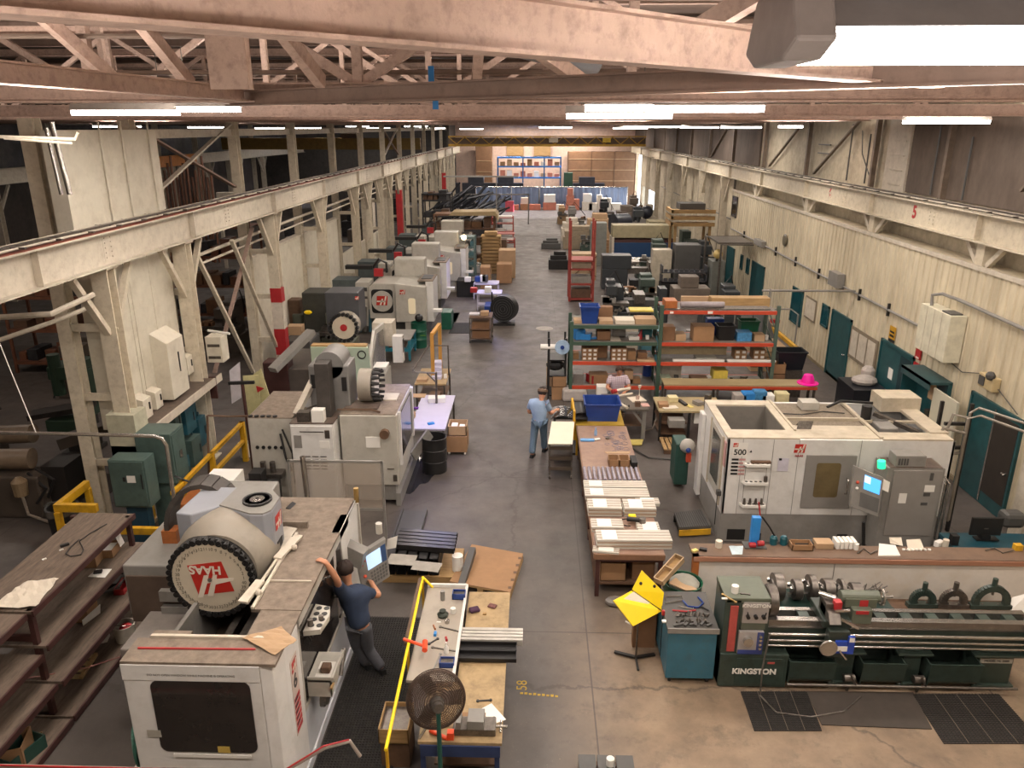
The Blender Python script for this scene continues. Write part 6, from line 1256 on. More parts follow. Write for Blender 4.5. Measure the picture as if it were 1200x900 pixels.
hp=thing('tube_heap','heap of dark metal tubes and rods piled high at the far left','tubes',(-5.0,58,0));OFF[hp.name]=(-5.0,58,0)
m=M();rnd=random.Random(5)
for i in range(95):
 x=rnd.uniform(-7.4,-2.6);z=rnd.uniform(.2,3.2)*(1-abs(x+5)/6);y=58+rnd.uniform(0,4);a=rnd.uniform(.2,.9);L_=rnd.uniform(.8,2)
 m.cyl((x-L_/2*math.cos(a),y,z),(x+L_/2*math.cos(a),y+.3,z+L_*math.sin(a)),rnd.uniform(.05,.12),n=6)
o=m.to('tubes',mat('dark_tube','#34353a',.4,metal=.5,var=.5),hp);o['kind']='stuff'
M().bb(-7.4,-2.6,58,62,0,.9).to('crate_base',dk,hp)
solo(M().bb(-2.75,-2.68,55,55.1,0,4.6).bb(-6.4,-1.2,55,55.1,4.5,4.6),'gantry_frame',hmid,'slim pale post and beam gantry over the tube heap','gantry')
L=thing('engine_lathe','long green engine lathe with white lettering on its headstock base','lathe',(5,9.6,0));OFF[L.name]=(5,9.6,0)
F_=9.35
hs=M().prism([(9.4,.02),(9.95,.02),(9.95,1.48),(9.4,1.48)],2.74,2.98,'x').to('end_cover',dgreen,L,bevel=.015)
M().bb(2.74,3.38,9.4,9.98,1.42,1.5).to('headstock_top',lgreen,L,bevel=.012)
M().bb(2.98,3.36,9.42,9.95,1.08,1.44).to('headstock',lgreen,L,bevel=.01)
M().bb(2.82,2.93,9.385,9.4,.62,1.38).to('red_label_strip',mat('faded_red_plate','#a84a44',.5),L);
up_=M().bb(3.0,3.36,9.39,9.42,1.1,1.44).to('speed_panel',mat('panel_silver','#a8a3a0',.35,metal=.3,var=.08),L)
txt('KINGSTON','panel_lettering',white,up_,(3.18,9.385,1.385),size=.075,sx=1.05,bold=.002)
m=M()
for x in(3.07,3.18,3.29):m.cyl((x,9.39,1.22),(x,9.34,1.22),.028,n=12)
m.bar((3.07,9.345,1.2),(3.05,9.34,1.31),.014,.012).bar((3.29,9.345,1.2),(3.31,9.34,1.31),.014,.012);m.to('knobs',black,up_)
M().bb(3.0,3.34,9.41,9.9,.98,1.1).to('quick_change_box',lgreen,L);lp_=M().bb(2.97,3.32,9.36,9.41,.6,.97).to('feed_panel',mat('panel_silver'),L);M().bb(2.97,3.32,9.355,9.36,.6,.67).bb(3.23,3.32,9.355,9.36,.67,.97).to('blue_border',mat('panel_blue','#34407a',.4),lp_)
m=M().cyl((3.1,9.36,.83),(3.1,9.3,.83),.07,n=18)
for z in(.72,.79,.86,.92):m.cyl((3.27,9.36,z),(3.27,9.31,z),.02,n=8)
m.to('feed_dials',steel,lp_)
M().bb(2.95,3.4,9.45,9.95,.55,1.1).to('gearbox',dgreen,L)
bs=M().bb(2.74,3.72,9.37,10.05,.02,.58).to('headstock_base',dgreen,L,bevel=.01);M().bb(2.98,3.66,9.355,9.37,.08,.52).to('base_door',dgreen,bs,bevel=.004)
txt('KINGSTON','base_lettering',white,bs,(3.24,9.35,.3),size=.125,sx=1.0,bold=.005);M().bb(3.42,3.52,9.35,9.356,.44,.47).to('small_plate',mat('faded_red_plate'),bs)
M().lathe([(0,0),(.21,0),(.23,.02),(.23,.13),(.19,.15),(0,.15)],(3.42,9.75,1.25),26,(1,0,0)).to('chuck',dsteel,L,smooth=True)
M().lathe([(0,0),(.13,0),(.13,.08),(0,.08)],(3.36,9.75,1.25),20,(1,0,0)).to('spindle_nose',lgreen,L)
M().bb(3.4,7.25,9.5,9.6,.95,1.08).bb(3.4,7.2,9.78,9.86,.95,1.06).to('bed_ways',mat('way_steel','#85807b',.25,metal=.8,var=.2,scale=10),L)
m=M().bb(3.4,7.25,9.52,9.9,.62,.95);m.to('bed',dgreen,L)
m=M()
for i in range(9):m.bb(3.9+.37*i,4.05+.37*i,9.56,9.86,.95,1.05)
m.to('bed_webs',dgreen,L)
for z,r_ in((.9,.026),(.8,.02),(.71,.018)):M().cyl((3.4,9.42,z),(7.2,9.42,z),r_,n=10).to('feed_rod',steel,L,smooth=True)
M().bb(7.1,7.28,9.38,9.6,.6,1.05).to('rod_bracket',dgreen,L)
for x0,x1 in((4.42,4.72),(5.42,5.68),(6.5,7.0)):
 M().bb(x0,x1,9.5,9.98,.05,.62).bb(x0-.12,x1+.12,9.42,9.98,.56,.6).bb(x0-.05,x1+.05,9.45,10.0,.02,.06).to('pedestal',dgreen,L,bevel=.01)
for x0,x1 in((3.74,4.4),(4.78,5.4),(5.74,6.48)):
 M().prism([(9.36,.18),(9.42,.1),(9.9,.1),(9.9,.5),(9.88,.5),(9.88,.14),(9.4,.2),(9.34,.5),(9.32,.5)],x0,x1,'x').bb(x0,x0+.02,9.36,9.9,.12,.48).bb(x1-.02,x1,9.36,9.9,.12,.48).to('chip_tray',dgreen,L)
M().cyl((3.72,9.3,.13),(7.0,9.3,.13),.022,n=10).to('brake_bar',dsteel,L)
for x in(4.6,5.6):M().bar((x,9.3,.13),(x,9.34,.02),.03,.03).cyl((x-.05,9.38,.2),(x+.1,9.38,.2),.06).bar((x+.02,9.32,.3),(x+.1,9.3,.14),.03,.03).to('pedal_linkage',dsteel,L)
M().bb(6.52,6.98,9.49,9.5,.42,.5).to('model_plate',mat('plate_print'),L);txt('MODEL HL 3000','model_lettering',black,L,(6.75,9.485,.46),size=.05)
c=M().bb(4.15,4.55,9.38,9.98,1.04,1.16).bb(4.2,4.5,9.28,9.42,.62,1.06).to('carriage',mat('oily_green','#2d3630',.4,dirt='#1c1714',damt=.7),L,bevel=.015)
M().prism([(9.3,1.16),(9.7,1.16),(9.7,1.3),(9.4,1.28)],4.2,4.36,'x').bb(4.2,4.42,9.5,9.75,1.16,1.36).to('compound_slide',dsteel,c)
M().bb(4.3,4.4,9.45,9.55,1.3,1.42).to('tool_post',redp,c);M().bar((4.36,9.42,1.2),(4.6,9.28,1.12),.03,.03).bar((4.3,9.4,1.32),(4.45,9.3,1.4),.03,.03).cyl((4.15,9.7,1.42),(4.35,9.6,1.4),.035).to('levers',steel,c)
ap=M().bb(4.3,4.56,9.25,9.29,.72,.92).bb(4.47,4.56,9.24,9.29,.72,1.0).to('apron_panel',mat('apron_blue','#2746a8',.35),c);M().bb(4.32,4.52,9.245,9.25,.76,.84).bb(4.48,4.55,9.235,9.24,.92,.99).to('white_markings',white,ap)
M().lathe([(0,0),(.12,0),(.13,.02),(.12,.035),(.09,.03),(0,.03)],(4.2,9.25,.82),24,(0,-1,0)).to('hand_wheel',steel,c,smooth=True);M().bar((4.36,9.24,.78),(4.46,9.2,.66),.02,.02).to('half_nut_lever',steel,c)
t=M().bb(4.58,4.86,9.48,9.9,1.05,1.28).cyl((4.45,9.68,1.38),(5.0,9.68,1.38),.09,n=16).bb(4.5,4.95,9.58,9.8,1.25,1.4).to('tailstock',lgreen,L,bevel=.01);M().bb(4.7,4.82,9.575,9.58,1.28,1.38).bb(4.62,4.8,9.47,9.48,1.22,1.27).to('red_plate',redp,t);M().lathe([(.1,0),(.13,.01),(.13,.03),(.1,.04)],(5.02,9.68,1.38),20,(1,0,0)).cyl((5.0,9.68,1.38),(5.2,9.68,1.38),.02).bar((5.03,9.68,1.26),(5.03,9.68,1.5),.02,.02).to('tailstock_wheel',steel,t)
zt=1.5
scyl('white_mug',861,694,zt,.05,.11,white,'white mug with a black print standing on the lathe headstock','mug')
wrench(847,697,862,706,zt,'long chuck wrench lying slanted at the left of the headstock top',mat('brass'),'chuck_key','wrench');wrench(869,696,878,697,zt,'small dark T-key at the right of the white mug',dsteel,'chuck_key','wrench')
sbox('small_parts',849,702,zt,.08,.03,.02,white,'two white caps by the long chuck wrench','parts')
solo(M().tube([(3.4,9.36,.95),(3.3,9.2,.5),(3.28,9.1,.1),(3.45,8.85,.02),(3.9,8.78,.02),(4.4,8.9,.02),(4.75,9.2,.02)],.012,6),'cable',dsteel,'grey cable looping from the lathe across the floor mats','cable')
def fmat(q,label,name='rubber_mat',mt=None,holes=True):
 P=[G(a,b_,0)for a,b_ in q];c_=sum(P,Vector())/4;m=M().plate([Vector((p.x,p.y,.0))for p in(P[3],P[2],P[1],P[0])],.014)
 if holes:
  for i in range(1,26):
   for u in((0,1,3,2),(0,3,1,2)):
    a=P[u[0]].lerp(P[u[1]],i/26);b_=P[u[2]].lerp(P[u[3]],i/26)
    m.k=1;m.bar((a.x,a.y,.017),(b_.x,b_.y,.017),.008,.008)
  for i in range(1,4):
   a=P[0].lerp(P[1],i/4);b_=P[3].lerp(P[2],i/4);m.k=2;m.bar((a.x,a.y,.02),(b_.x,b_.y,.02),.008,.006)
 o=m.to(name,[mt or mat('mat_brown'),rubber,mat('mat_seam','#665a50',.8)]);return tag(o,label,'mat')
fmat([(868,811),(945,811),(963,857),(884,857)],'brown perforated rubber mat below the lathe headstock');fmat([(945,811),(1070,812),(1092,855),(963,850)],'plain dark mat between the two perforated mats before the lathe',mt=mat('plain_mat','#3f3832',.7),holes=False);fmat([(1069,814),(1170,814),(1222,872),(1106,872)],'large perforated rubber mat at the right end of the lathe')
r=thing('chuck_rack','dark green low rack behind the lathe carrying the row of chucks','rack',(4.6,10.4,0));OFF[r.name]=(4.6,10.4,0)
M().bb(3.65,5.5,10.15,10.65,.78,.86).bb(3.65,5.5,10.13,10.16,.7,.88).to('top',mat('rack_dark_green','#16302a',.5),r)
for x in(3.7,5.42):M().bb(x-.04,x+.04,10.16,10.24,0,.8).bb(x-.04,x+.04,10.56,10.64,0,.8).to('leg',mat('rack_dark_green'),r)
M().bb(3.7,5.42,10.2,10.6,.3,.34).to('shelf',mat('rack_dark_green'),r)
for i,(x,rr,w_)in enumerate(((3.78,.21,.16),(4.08,.16,.14),(4.3,.2,.12),(4.55,.17,.17),(4.76,.17,.08),(4.98,.14,.18))):
 c=thing('lathe_chuck','spare lathe chuck standing on edge, %s from the left behind the lathe'%['first','second','third','fourth','fifth','sixth'][i],'chuck',(x,10.38,.86),group='spare chucks behind the lathe');OFF[c.name]=(x,10.38,.86)
 M().lathe([(0,0),(rr*.5,0),(rr*.55,.02),(rr,.03),(rr,w_),(rr*.9,w_+.01),(0,w_+.01)],(x-w_/2,10.38,.86+rr),24,(1,0,0)).to('chuck_body',dsteel,c,smooth=True)
 m=M()
 for k in range(3):a=2*PI*k/3+.4;m.box((x-w_/2-.015,10.38+rr*.55*math.cos(a),.86+rr+rr*.55*math.sin(a)),(.05,.05,.05))
 m.to('jaws',steel,c)
rods=M();rnd=random.Random(3)
for i in range(26):x=rnd.uniform(5.05,5.45);rods.cyl((x-rnd.uniform(0,.3),10.3+rnd.uniform(-.1,.2),.87),(x+rnd.uniform(-.1,.15),10.35+rnd.uniform(-.1,.2),1.0+rnd.uniform(0,.1)),.009,n=5)
tag(rods.to('boring_bars',dsteel),'tangle of thin boring bars at the right end of the chuck rack','bars',kind='stuff')
for i,(px,R_,mt_,lb)in enumerate(((1079,.15,dgreen,'smallest green steady rest leaning by the partition behind the lathe'),(1115,.16,dsteel,'brown angular steady rest, middle of the three behind the lathe'),(1159,.24,dgreen,'largest green ring-shaped steady rest behind the lathe'))):
 x=GY(px,714,10.6).x;s_=thing('steady_rest',lb,'steady rest',(x,10.6,.6));OFF[s_.name]=(x,10.6,.3)
 m=M()
 for k in range(20):
  a0=-.35+(PI+.7)*k/20;a1=-.35+(PI+.7)*(k+1)/20
  m.bar((x+R_*math.cos(a0),10.6,.42+R_*math.sin(a0)),(x+R_*math.cos(a1),10.6,.42+R_*math.sin(a1)),.1,.075,(0,1,0))
 m.bb(x-R_-.08,x+R_+.08,10.55,10.66,.3,.37);m.to('ring',mt_,s_)
 M().cyl((x,10.6,.42+R_),(x,10.6,.42+R_+.17),.04).to('top_screw',mt_,s_);m=M()
 for a in(PI/2,PI*1.15,-.15*PI):m.bar((x+R_*.95*math.cos(a),10.6,.42+R_*.95*math.sin(a)),(x+R_*.5*math.cos(a),10.6,.42+R_*.5*math.sin(a)),.03,.03)
 m.to('jaws',dsteel,s_)
solo(M().bb(5.6,7.7,10.45,10.8,.56,.6).bb(5.6,5.7,10.45,10.8,0,.56).bb(7.6,7.7,10.45,10.8,0,.56),'low_shelf',dwood,'low shelf behind the lathe under the three steady rests','shelf')
q=[GY(1178,722,10.5),GY(1205,725,10.5),GY(1205,695,10.7),GY(1186,700,10.7)];solo(M().plate(q,.01),'white_sheets',white,'white sheets hanging behind the right end of the lathe','paper')
p_=thing('partition','low whitewashed partition with a wood-capped top behind the lathe','partition',(5.8,11.05,0));OFF[p_.name]=(5.8,11.05,0)
pw=mat('whitewashed_board','#d0c8be',.7,dirt='#a08a66',dscale=1.0,damt=.6,var=.08)
M().bb(2.72,9.2,11.02,11.06,0,1.14).to('board',pw,p_);M().bb(2.62,2.72,10.99,11.1,0,1.2).to('end_post',orwood,p_);M().bb(2.62,9.2,10.98,11.02,1.12,1.2).to('top_rail',mat('pinkish_wood','#9c6f57',.6,var=.15,stretch=(.6,6,6)),p_)
M().bb(2.62,9.2,11.0,11.42,1.16,1.2).to('counter_top',mat('grimy_counter','#6b5544',.6,dirt='#4c3c30',damt=.6,var=.25),p_)
M().bb(4.9,4.905,11.01,11.02,0,1.12).to('joint',dsteel,p_)
z=1.2
sbox('yellow_meter',814,646,z,.1,.07,.03,mat('pale_yellow_plastic','#c9b768',.5),'small pale yellow meter at the left end of the partition counter','meter',.5);sbox('black_gauge',824,645,z,.12,.07,.04,black,'black gauge second from the left end of the partition counter','gauge',-.3)
scyl('tape_roll',842,641,z,.055,.12,mat('cream_paper'),'upright cream roll on the partition counter','roll');solo(sheet([G(834+20,640,z+.005),G(871,640,z+.005),G(870,650,z+.005),G(858,650,z+.005)],.004),'paper_sheet',mat('bluish_paper','#b6c6cc',.6),'bluish paper sheet on the partition counter by the cream roll','paper')
openbox('cardboard_box',938,642,z,.34,.2,.1,card,'open shallow cardboard box on the partition counter, left one','box');sbox('cardboard_box',964,640,z,.28,.2,.1,card2,'closed tan box on the partition counter','box')
for i in range(5):sbox('white_package',979+i*5,640,z,.055,.2,.13,white,'white upright package on the counter, %s of five'%['first','second','third','fourth','last'][i],'package',group='white packages on the counter')
scyl('white_bottle',1003,644,z,.035,.11,white,'small white bottle on the partition counter','bottle')
solo(M().plate([G(1029,652,z),G(1055,652,z),G(1049,640,z),G(1030,638,z)],.02),'open_book',white,'open white notebook on the partition counter','book');solo(M().plate([G(1043,637,z+.02),G(1058,640,z+.02),G(1056,630,z+.1),G(1042,630,z+.1)],.01),'paper_sheet',mat('cream_paper'),'cream leaflet standing behind the open notebook','paper');solo(M().plate([G(1064,646,z),G(1083,644,z),G(1078,632,z+.05),G(1062,633,z+.05)],.01),'paper_sheet',mat('cream_paper'),'cream sheet right of the open notebook','paper')
for i in range(7):sbox('crumpled_wrapper',1059+i*5,645,z,.05,.04,.03,white,'little white wrapper in the row near the right papers','wrapper',i,group='white wrappers on the counter',bevel=.01)
solo(M().tube([G(1005,648,z+.02),G(1012,643,z+.02),G(1020,649,z+.02),G(1028,645,z+.02)],.012,6),'cable',dsteel,'grey cable coil on the partition counter beside the white bottle','cable');solo(M().tube([G(1155,645,z+.02),G(1165,642,z+.02),G(1175,648,z+.02),G(1187,645,z+.02)],.01,6),'cable',dsteel,'thin grey cable at the right end of the counter','cable')
sbox('dark_tray',955,637,1.2,.7,.12,.04,hdark,'dark long tray at the back of the counter','tray')
bt=thing('blue_toolpost','bright blue upright box with red clamps at its foot, on the partition counter','tool',tuple(G(884,640,1.2)));c_=G(884,640,1.2);OFF[bt.name]=tuple(c_)
M().bb(c_.x-.07,c_.x+.07,c_.y,c_.y+.1,1.22,1.72).to('blue_box',lblue,bt,bevel=.006);M().cyl((c_.x-.1,c_.y-.05,1.25),(c_.x+.0,c_.y-.05,1.25),.045).cyl((c_.x+.03,c_.y-.06,1.29),(c_.x+.13,c_.y-.06,1.29),.045).to('red_clamps',redp,bt);M().bb(c_.x-.18,c_.x+.18,c_.y-.1,c_.y+.12,1.2,1.22).to('base',hdark,bt);M().cyl((c_.x+.07,c_.y+.1,1.72),(c_.x+.03,c_.y+.12,1.95),.012).to('rod',redp,bt)
M().tube([(c_.x+.1,c_.y+.1,1.7),(c_.x+.25,c_.y+.1,1.5),(c_.x+.4,c_.y+.1,1.25)],.015).to('hose',black,bt)
for k,dx in enumerate((.33,.5)):solo(M().lathe([(0,0),(.06,0),(.06,.12),(.04,.15),(0,.15)],(c_.x+dx,c_.y+.08,1.2),14),'teal_canister',mat('canister_teal','#15505a',.4),'small teal canister on the counter right of the blue box, %s one'%['left','right'][k],'canister')
v=thing('machining_centre','big pale machining centre marked 500 on the right, with open roof recesses','machine',(5.6,14.8,0));OFF[v.name]=(5.6,14.8,0)
XL,XR,YN,YF,ZT=3.69,7.95,13.58,15.7,2.2
M().prism([(XL,YN),(XR,YN),(XR,YF),(3.5,YF),(3.5,15.1)],.62,ZT,'z').to('enclosure',hwhite,v,bevel=.02)if False else None
m=M().bb(XL,XR,YN,YN+.06,.62,ZT).bb(XL,XL+.06,YN,YF,.62,ZT).bb(XR-.06,XR,YN,YF,.62,ZT).bb(XL,XR,YF-.06,YF,.62,ZT).to('enclosure',hwhite,v,bevel=.01)
M().bb(XL,XR,YN+.005,YF,.0,.62).to('base_skirt',hmid,v,bevel=.01);M().bb(3.85,4.2,YN-.002,YN+.02,.05,.28).bb(4.3,4.52,YN-.002,YN+.02,.05,.2).bb(6.0,6.2,YN-.002,YN+.02,.0,.2).to('skirt_openings',black,v)
rf=mat('roof_grit','#7a6f60',.9,dirt='#5c5248',dscale=8,damt=.6,var=.3,scale=30)
rw=mat('roof_white','#b5aa96',.5,dirt='#8f8169',damt=.4,dscale=3)
M().bb(XL,3.85,YN,YF,ZT,ZT+.03).bb(4.9,5.05,YN,YF,ZT,ZT+.03).bb(3.85,4.9,YN,YN+.42,ZT,ZT+.03).bb(3.85,4.9,YF-.3,YF,ZT,ZT+.03).to('left_roof_rim',rw,v)
M().bb(3.8,4.95,YN+.3,YF-.2,1.1,1.15).bb(3.8,3.85,YN+.4,YF-.25,1.15,2.2).bb(4.9,4.95,YN+.4,YF-.25,1.15,2.2).bb(3.85,4.9,YF-.32,YF-.28,1.15,2.2).bb(3.85,4.9,YN+.38,YN+.42,1.15,2.2).to('well_walls',mat('well_grey','#77726b',.5,dirt='#4f4a43',damt=.6),v)
M().bb(4.2,4.6,YN+.6,YN+1.2,1.15,1.35).to('well_table',cream2,v)
M().bb(5.05,6.6,YN+.7,YF,ZT-.06,ZT-.02).to('gritty_deck',rf,v);M().bb(5.05,6.55,YN+.05,YN+.7,ZT,ZT+.02).to('front_roof_strip',rw,v);M().bb(5.05,6.6,YN+1.05,YN+1.1,ZT-.02,ZT+.04).bb(5.05,5.1,YN+.4,YF,ZT-.02,ZT+.05).to('roof_ribs',rw,v)
M().bb(5.6,5.95,YF-.5,YF-.2,ZT,ZT+.16).to('exhaust_box',hgrey,v);m=M()
for i in range(9):m.tube([(5.15+.03*i,YN+.5,2.2),(5.2+.03*i,YN+.55,2.35),(5.22+.02*i,YN+.75,2.2)],.02,6)
m.to('hose_bundle',dsteel,v);M().tube([(5.1,YN+1.4,2.2),(5.5,YN+1.3,2.22),(6.0,YN+1.55,2.2),(6.4,YN+1.4,2.22)],.012).tube([(6.2,YF-.3,2.2),(6.5,YF-.2,2.3),(7.2,YF-.15,2.25)],.03).to('roof_cable',black,v)
M().bb(6.6,7.9,YN+.9,YN+.95,ZT,ZT+.05).bb(6.55,6.62,YN+.05,YF,ZT,ZT+.05).bb(7.6,7.95,YN+.3,YF,ZT,ZT+.06).bb(6.6,7.9,YN,YN+.35,ZT,ZT+.03).to('right_roof_rim',rw,v);M().bb(6.62,7.6,YN+.35,YF-.1,1.3,1.35).to('right_well_floor',black,v)
M().bb(6.75,7.1,YN+.5,YN+1.0,1.4,2.25).to('spindle_column',hmid,v,bevel=.02);M().cyl((6.7,YN+1.1,1.8),(6.7,YN+1.1,2.5),.1).to('motor_can',black,v);M().bar((6.9,YN+1.2,2.3),(7.6,YN+.6,2.1),.1,.08).to('cable_rail',dsteel,v);M().bb(7.2,8.0,YF-.55,YF,ZT,ZT+.3).to('rear_cover',rw,v)
fy=YN-.006
lb_=M().bb(3.8,4.08,fy-.004,fy,1.85,2.13).to('model_label',white,v);logo(lb_,(3.85,fy-.006,2.08),(1,0,0),.1);txt('500','model_number',black,lb_,(3.94,fy-.008,1.93),size=.16,bold=.003)
m=M()
for i in range(5):m.bb(3.8,3.93,fy-.003,fy,1.76-i*.075,1.8-i*.075)
m.to('printed_lines',black,lb_);m=M()
for i in range(5):m.bb(3.94,4.06,fy-.003,fy,1.76-i*.075,1.8-i*.075)
m.to('red_lines',mat('soft_red_print','#b58a86',.5),lb_)
M().prism([(4.12,1.93),(4.17,1.93),(4.15,1.98)],fy-.003,fy,'y').to('small_mark',black,v)
for k,(z_,y_)in enumerate(((1.68,0),(1.3,1),(.82,2))):
 t=M().prism([(4.02,YN),(4.07,YN-.14),(4.5,YN-.14),(4.53,YN)],z_,z_+.05,'z').to('tool_shelf',white,v);m=M()
 for i in range(5):m.cyl((4.1+.09*i,YN-.07,z_+.04),(4.1+.09*i,YN-.07,z_+.055),.028,n=8)
 m.to('shelf_holes',black,t)
 if k==2:
  m=M()
  for i in range(4):m.cyl((4.1+.11*i,YN-.07,z_+.05),(4.1+.11*i,YN-.07,z_+.17),.035,.02,8)
  m.to('tool_holders',dsteel,t)
 if k==0:M().bb(4.15,4.52,YN-.1,YN-.03,z_+.06,z_+.1).to('brush',dwood,t)
 if k==1:M().cyl((4.46,YN-.07,z_+.04),(4.46,YN-.07,z_+.16),.035).to('tool_holder',dsteel,t)
m=M()
for x in(4.08,4.48):m.cyl((x,YN-.01,.9),(x,YN-.01,1.7),.004,n=4)
m.to('shelf_wires',steel,v)
solo(M().bb(4.68,4.88,YN-.015,YN-.01,1.55,1.82),'taped_sheet',mat('lilac_paper','#c0bcc8',.6),'lilac-white sheet pinned to the front of the 500 machine','paper');solo(M().bb(4.69,4.74,YN-.025,YN-.015,1.78,1.82),'magnet',black,'small black magnet on the lilac-white sheet','magnet')
logo(v,(5.06,fy-.002,2.02),(1,0,0),.22);txt('HAAS','maker_lettering',redp,v,(5.06,fy-.004,1.87),size=.06,bold=.002)
d_=M().bb(5.2,6.15,YN-.03,YN,.78,1.9).to('front_door',mat('door_grey','#86827d',.4,var=.06),v,bevel=.01);M().prism([(5.64+a,1.38+b_)for a,b_ in fr(.46,.72,.05)],YN-.036,YN-.02,'y').to('door_window',mat('amber_glass','#6a5c40',.2,var=.25,scale=2),d_);M().tube([(6.02,YN-.03,1.1),(6.02,YN-.09,1.13),(6.02,YN-.09,1.4),(6.02,YN-.03,1.43)],.018).to('door_handle',steel,d_)
for x in(3.98,4.56,5.04,6.2):M().bb(x,x+.008,fy,YN,.62,2.2).to('panel_joint',hmid,v)
M().bb(XL-.012,XL,YN+.25,YN+1.25,.8,2.1).to('side_door',hgrey,v);M().bb(XL-.016,XL-.01,YN+.45,YN+1.1,1.0,2.0).to('side_window',mat('grey_glass'),v);M().bb(XL-.03,XL,YN+.2,YN+.25,.7,2.15).bb(XL-.03,XL,YN+1.25,YN+1.3,.7,2.15).to('side_rail',rw,v);M().bb(XL-.014,XL-.0,YN+.03,YN+.17,1.6,2.1).to('side_label',mat('soft_red_print'),v)
M().bb(XL-.08,XL,YN+.1,YN+.2,.95,1.05).to('latch',hdark,v);M().cyl((XL-.06,YN+.15,.95),(XL-.06,YN+.15,.3),.008).to('cable',black,v)
M().bb(3.6,3.69,15.4,YF,.1,2.0).to('left_cabinet',hwhite,v,bevel=.02)
cb=M().bb(6.5,7.55,13.05,13.55,.08,1.88).to('control_cabinet',hmid,v,bevel=.01);M().bb(6.62,7.5,13.03,13.05,.5,1.84).to('cabinet_door',mat('door_grey'),cb,bevel=.006);M().bb(6.6,6.95,13.04,13.05,.12,.3).bb(7.1,7.4,13.04,13.05,.12,.3).to('fan_openings',black,cb)
M().bb(6.78,6.92,13.02,13.03,1.18,1.38).bb(7.22,7.4,13.02,13.03,1.42,1.55).to('white_sticker',white,cb);M().bb(7.22,7.34,13.022,13.03,1.33,1.4).bb(7.2,7.32,13.022,13.03,1.14,1.2).bb(7.28,7.34,13.02,13.03,1.65,1.8).to('dark_sticker',hdark,cb)
M().bb(6.65,7.2,13.1,13.4,1.88,2.1).to('transformer_box',hmid,v,bevel=.01);m=M()
for i in range(4):m.bb(6.7+i*.05,6.73+i*.05,13.09,13.1,1.92,2.05)
m.to('box_louvres',hdark,v);M().bb(6.55,7.5,13.05,13.5,1.88,1.89).to('cabinet_dust',dust2,v);M().tube([(7.62,13.1,.4),(7.62,13.1,1.55),(7.62,13.3,1.6)],.02).tube([(7.7,13.1,.4),(7.7,13.1,1.55),(7.7,13.3,1.6)],.02).to('side_pipes',steel,v)
pn=thing('control_pendant','tilted grey control pendant with blue screen on the 500 machine','control panel',tuple(GY(1020,630,13.2)));q0,q1,q2,q3=GY(1003,545,12.85),GY(1035,556,12.75),GY(1026,603,12.7),GY(999,592,12.8)
q0,q1,q2,q3=GY(1001,546,12.9),GY(1036,560,12.8),GY(1029,606,12.65),GY(996,594,12.75)
pn.location=(q3 .x,12.9,0);OFF[pn.name]=(q3 .x,12.9,0)
body=M().plate([q0,q1,q2,q3],.1).to('housing',hmid,pn,bevel=.008)
n_=(q1-q0).cross(q2-q0).normalized()
if n_.y>0:sgn=-1
else:sgn=1
def onq(u,w_,d):return q0 .lerp(q1,u).lerp(q3 .lerp(q2,u),w_)+n_*sgn*d
def pat(u0,u1,w0,w1,d0=.104 if sgn>0 else .004):
 return M().hexa([onq(u0,w1,d0),onq(u1,w1,d0),onq(u1,w0,d0),onq(u0,w0,d0)]+[onq(u0,w1,d0+.006),onq(u1,w1,d0+.006),onq(u1,w0,d0+.006),onq(u0,w0,d0+.006)])
pat(.38,.92,.1,.45).to('screen',emit('blue_screen','#4ba3e8',1.3),body);pat(.38,.58,.12,.28,.112 if sgn>0 else .012).to('screen_window',emit('white_screen','#c9d6ea',1.0),body)
pat(.3,.95,.55,.9).to('keypad',mat('key_grey'),body);M().sph(onq(.17,.35,.11 if sgn>0 else .01),.03).to('feed_knob',orange,body);M().sph(onq(.17,.5,.11 if sgn>0 else .01),.03).to('jog_knob',white,body)
M().cyl(GY(1033,548,13.0),GY(1033,540,13.0),.07).to('green_beacon',emit('green_lamp',(.02,.8,.3,1),1.6),pn);M().cyl(GY(1012,612,13.0),GY(1012,660,13.0),.03).to('stand',black,pn)
solo(M().plate([GY(1041,577,12.85),GY(1030,572,12.8),GY(1033,560,12.9),GY(1043,565,12.95)],.004),'clipped_sheet',white,'white sheet clipped beside the blue-screen pendant','paper')
gb=thing('green_bin','dark green bin with a grey bag at the left side of the 500 machine','bin',(3.15,16.3,0));OFF[gb.name]=(3.15,16.3,0)
M().bb(3.2,3.5,15.9,16.5,.1,1.1).to('bin_body',mat('dark_green_plastic'),gb,bevel=.03);M().sph((3.4,15.7,1.15),.17,10,(1,.8,1)).to('grey_bag',mat('grey_bag','#a9a49c',.5),gb,smooth=True);M().bb(3.38,3.48,15.6,15.7,.8,1.0).to('orange_can',orange,gb);M().sph((3.4,15.58,1.1),.06,8).to('blue_rag',bluep,gb)
mt2=thing('floor_platform','dark ribbed step platform with a yellow edge left of the 500 machine','platform',(3.2,14.0,0));P=[G(790,601,.22),G(822,597,.22),G(833,616,.22),G(796,618,.22)];c_=sum(P,Vector())/4;mt2 .location=(c_.x,c_.y,0);OFF[mt2 .name]=(c_.x,c_.y,0)
M().hexa([P[3]-Vector((0,0,.06)),P[2]-Vector((0,0,.06)),P[1]-Vector((0,0,.06)),P[0]-Vector((0,0,.06)),P[3],P[2],P[1],P[0]]).to('deck',hdark,mt2);m=M()
for i in range(14):a=P[0].lerp(P[1],i/14);b_=P[3].lerp(P[2],i/14);m.bar(a,b_,.012,.012)
m.to('ribs',black,mt2);M().bar(P[3]-Vector((0,.02,.12)),P[2]-Vector((0,.02,.12)),.03,.12).to('yellow_edge',yellow,mt2);M().bar(P[0]-Vector((0,0,.14)),P[1]-Vector((0,0,.14)),.03,.14).to('rear_edge',hdark,mt2)
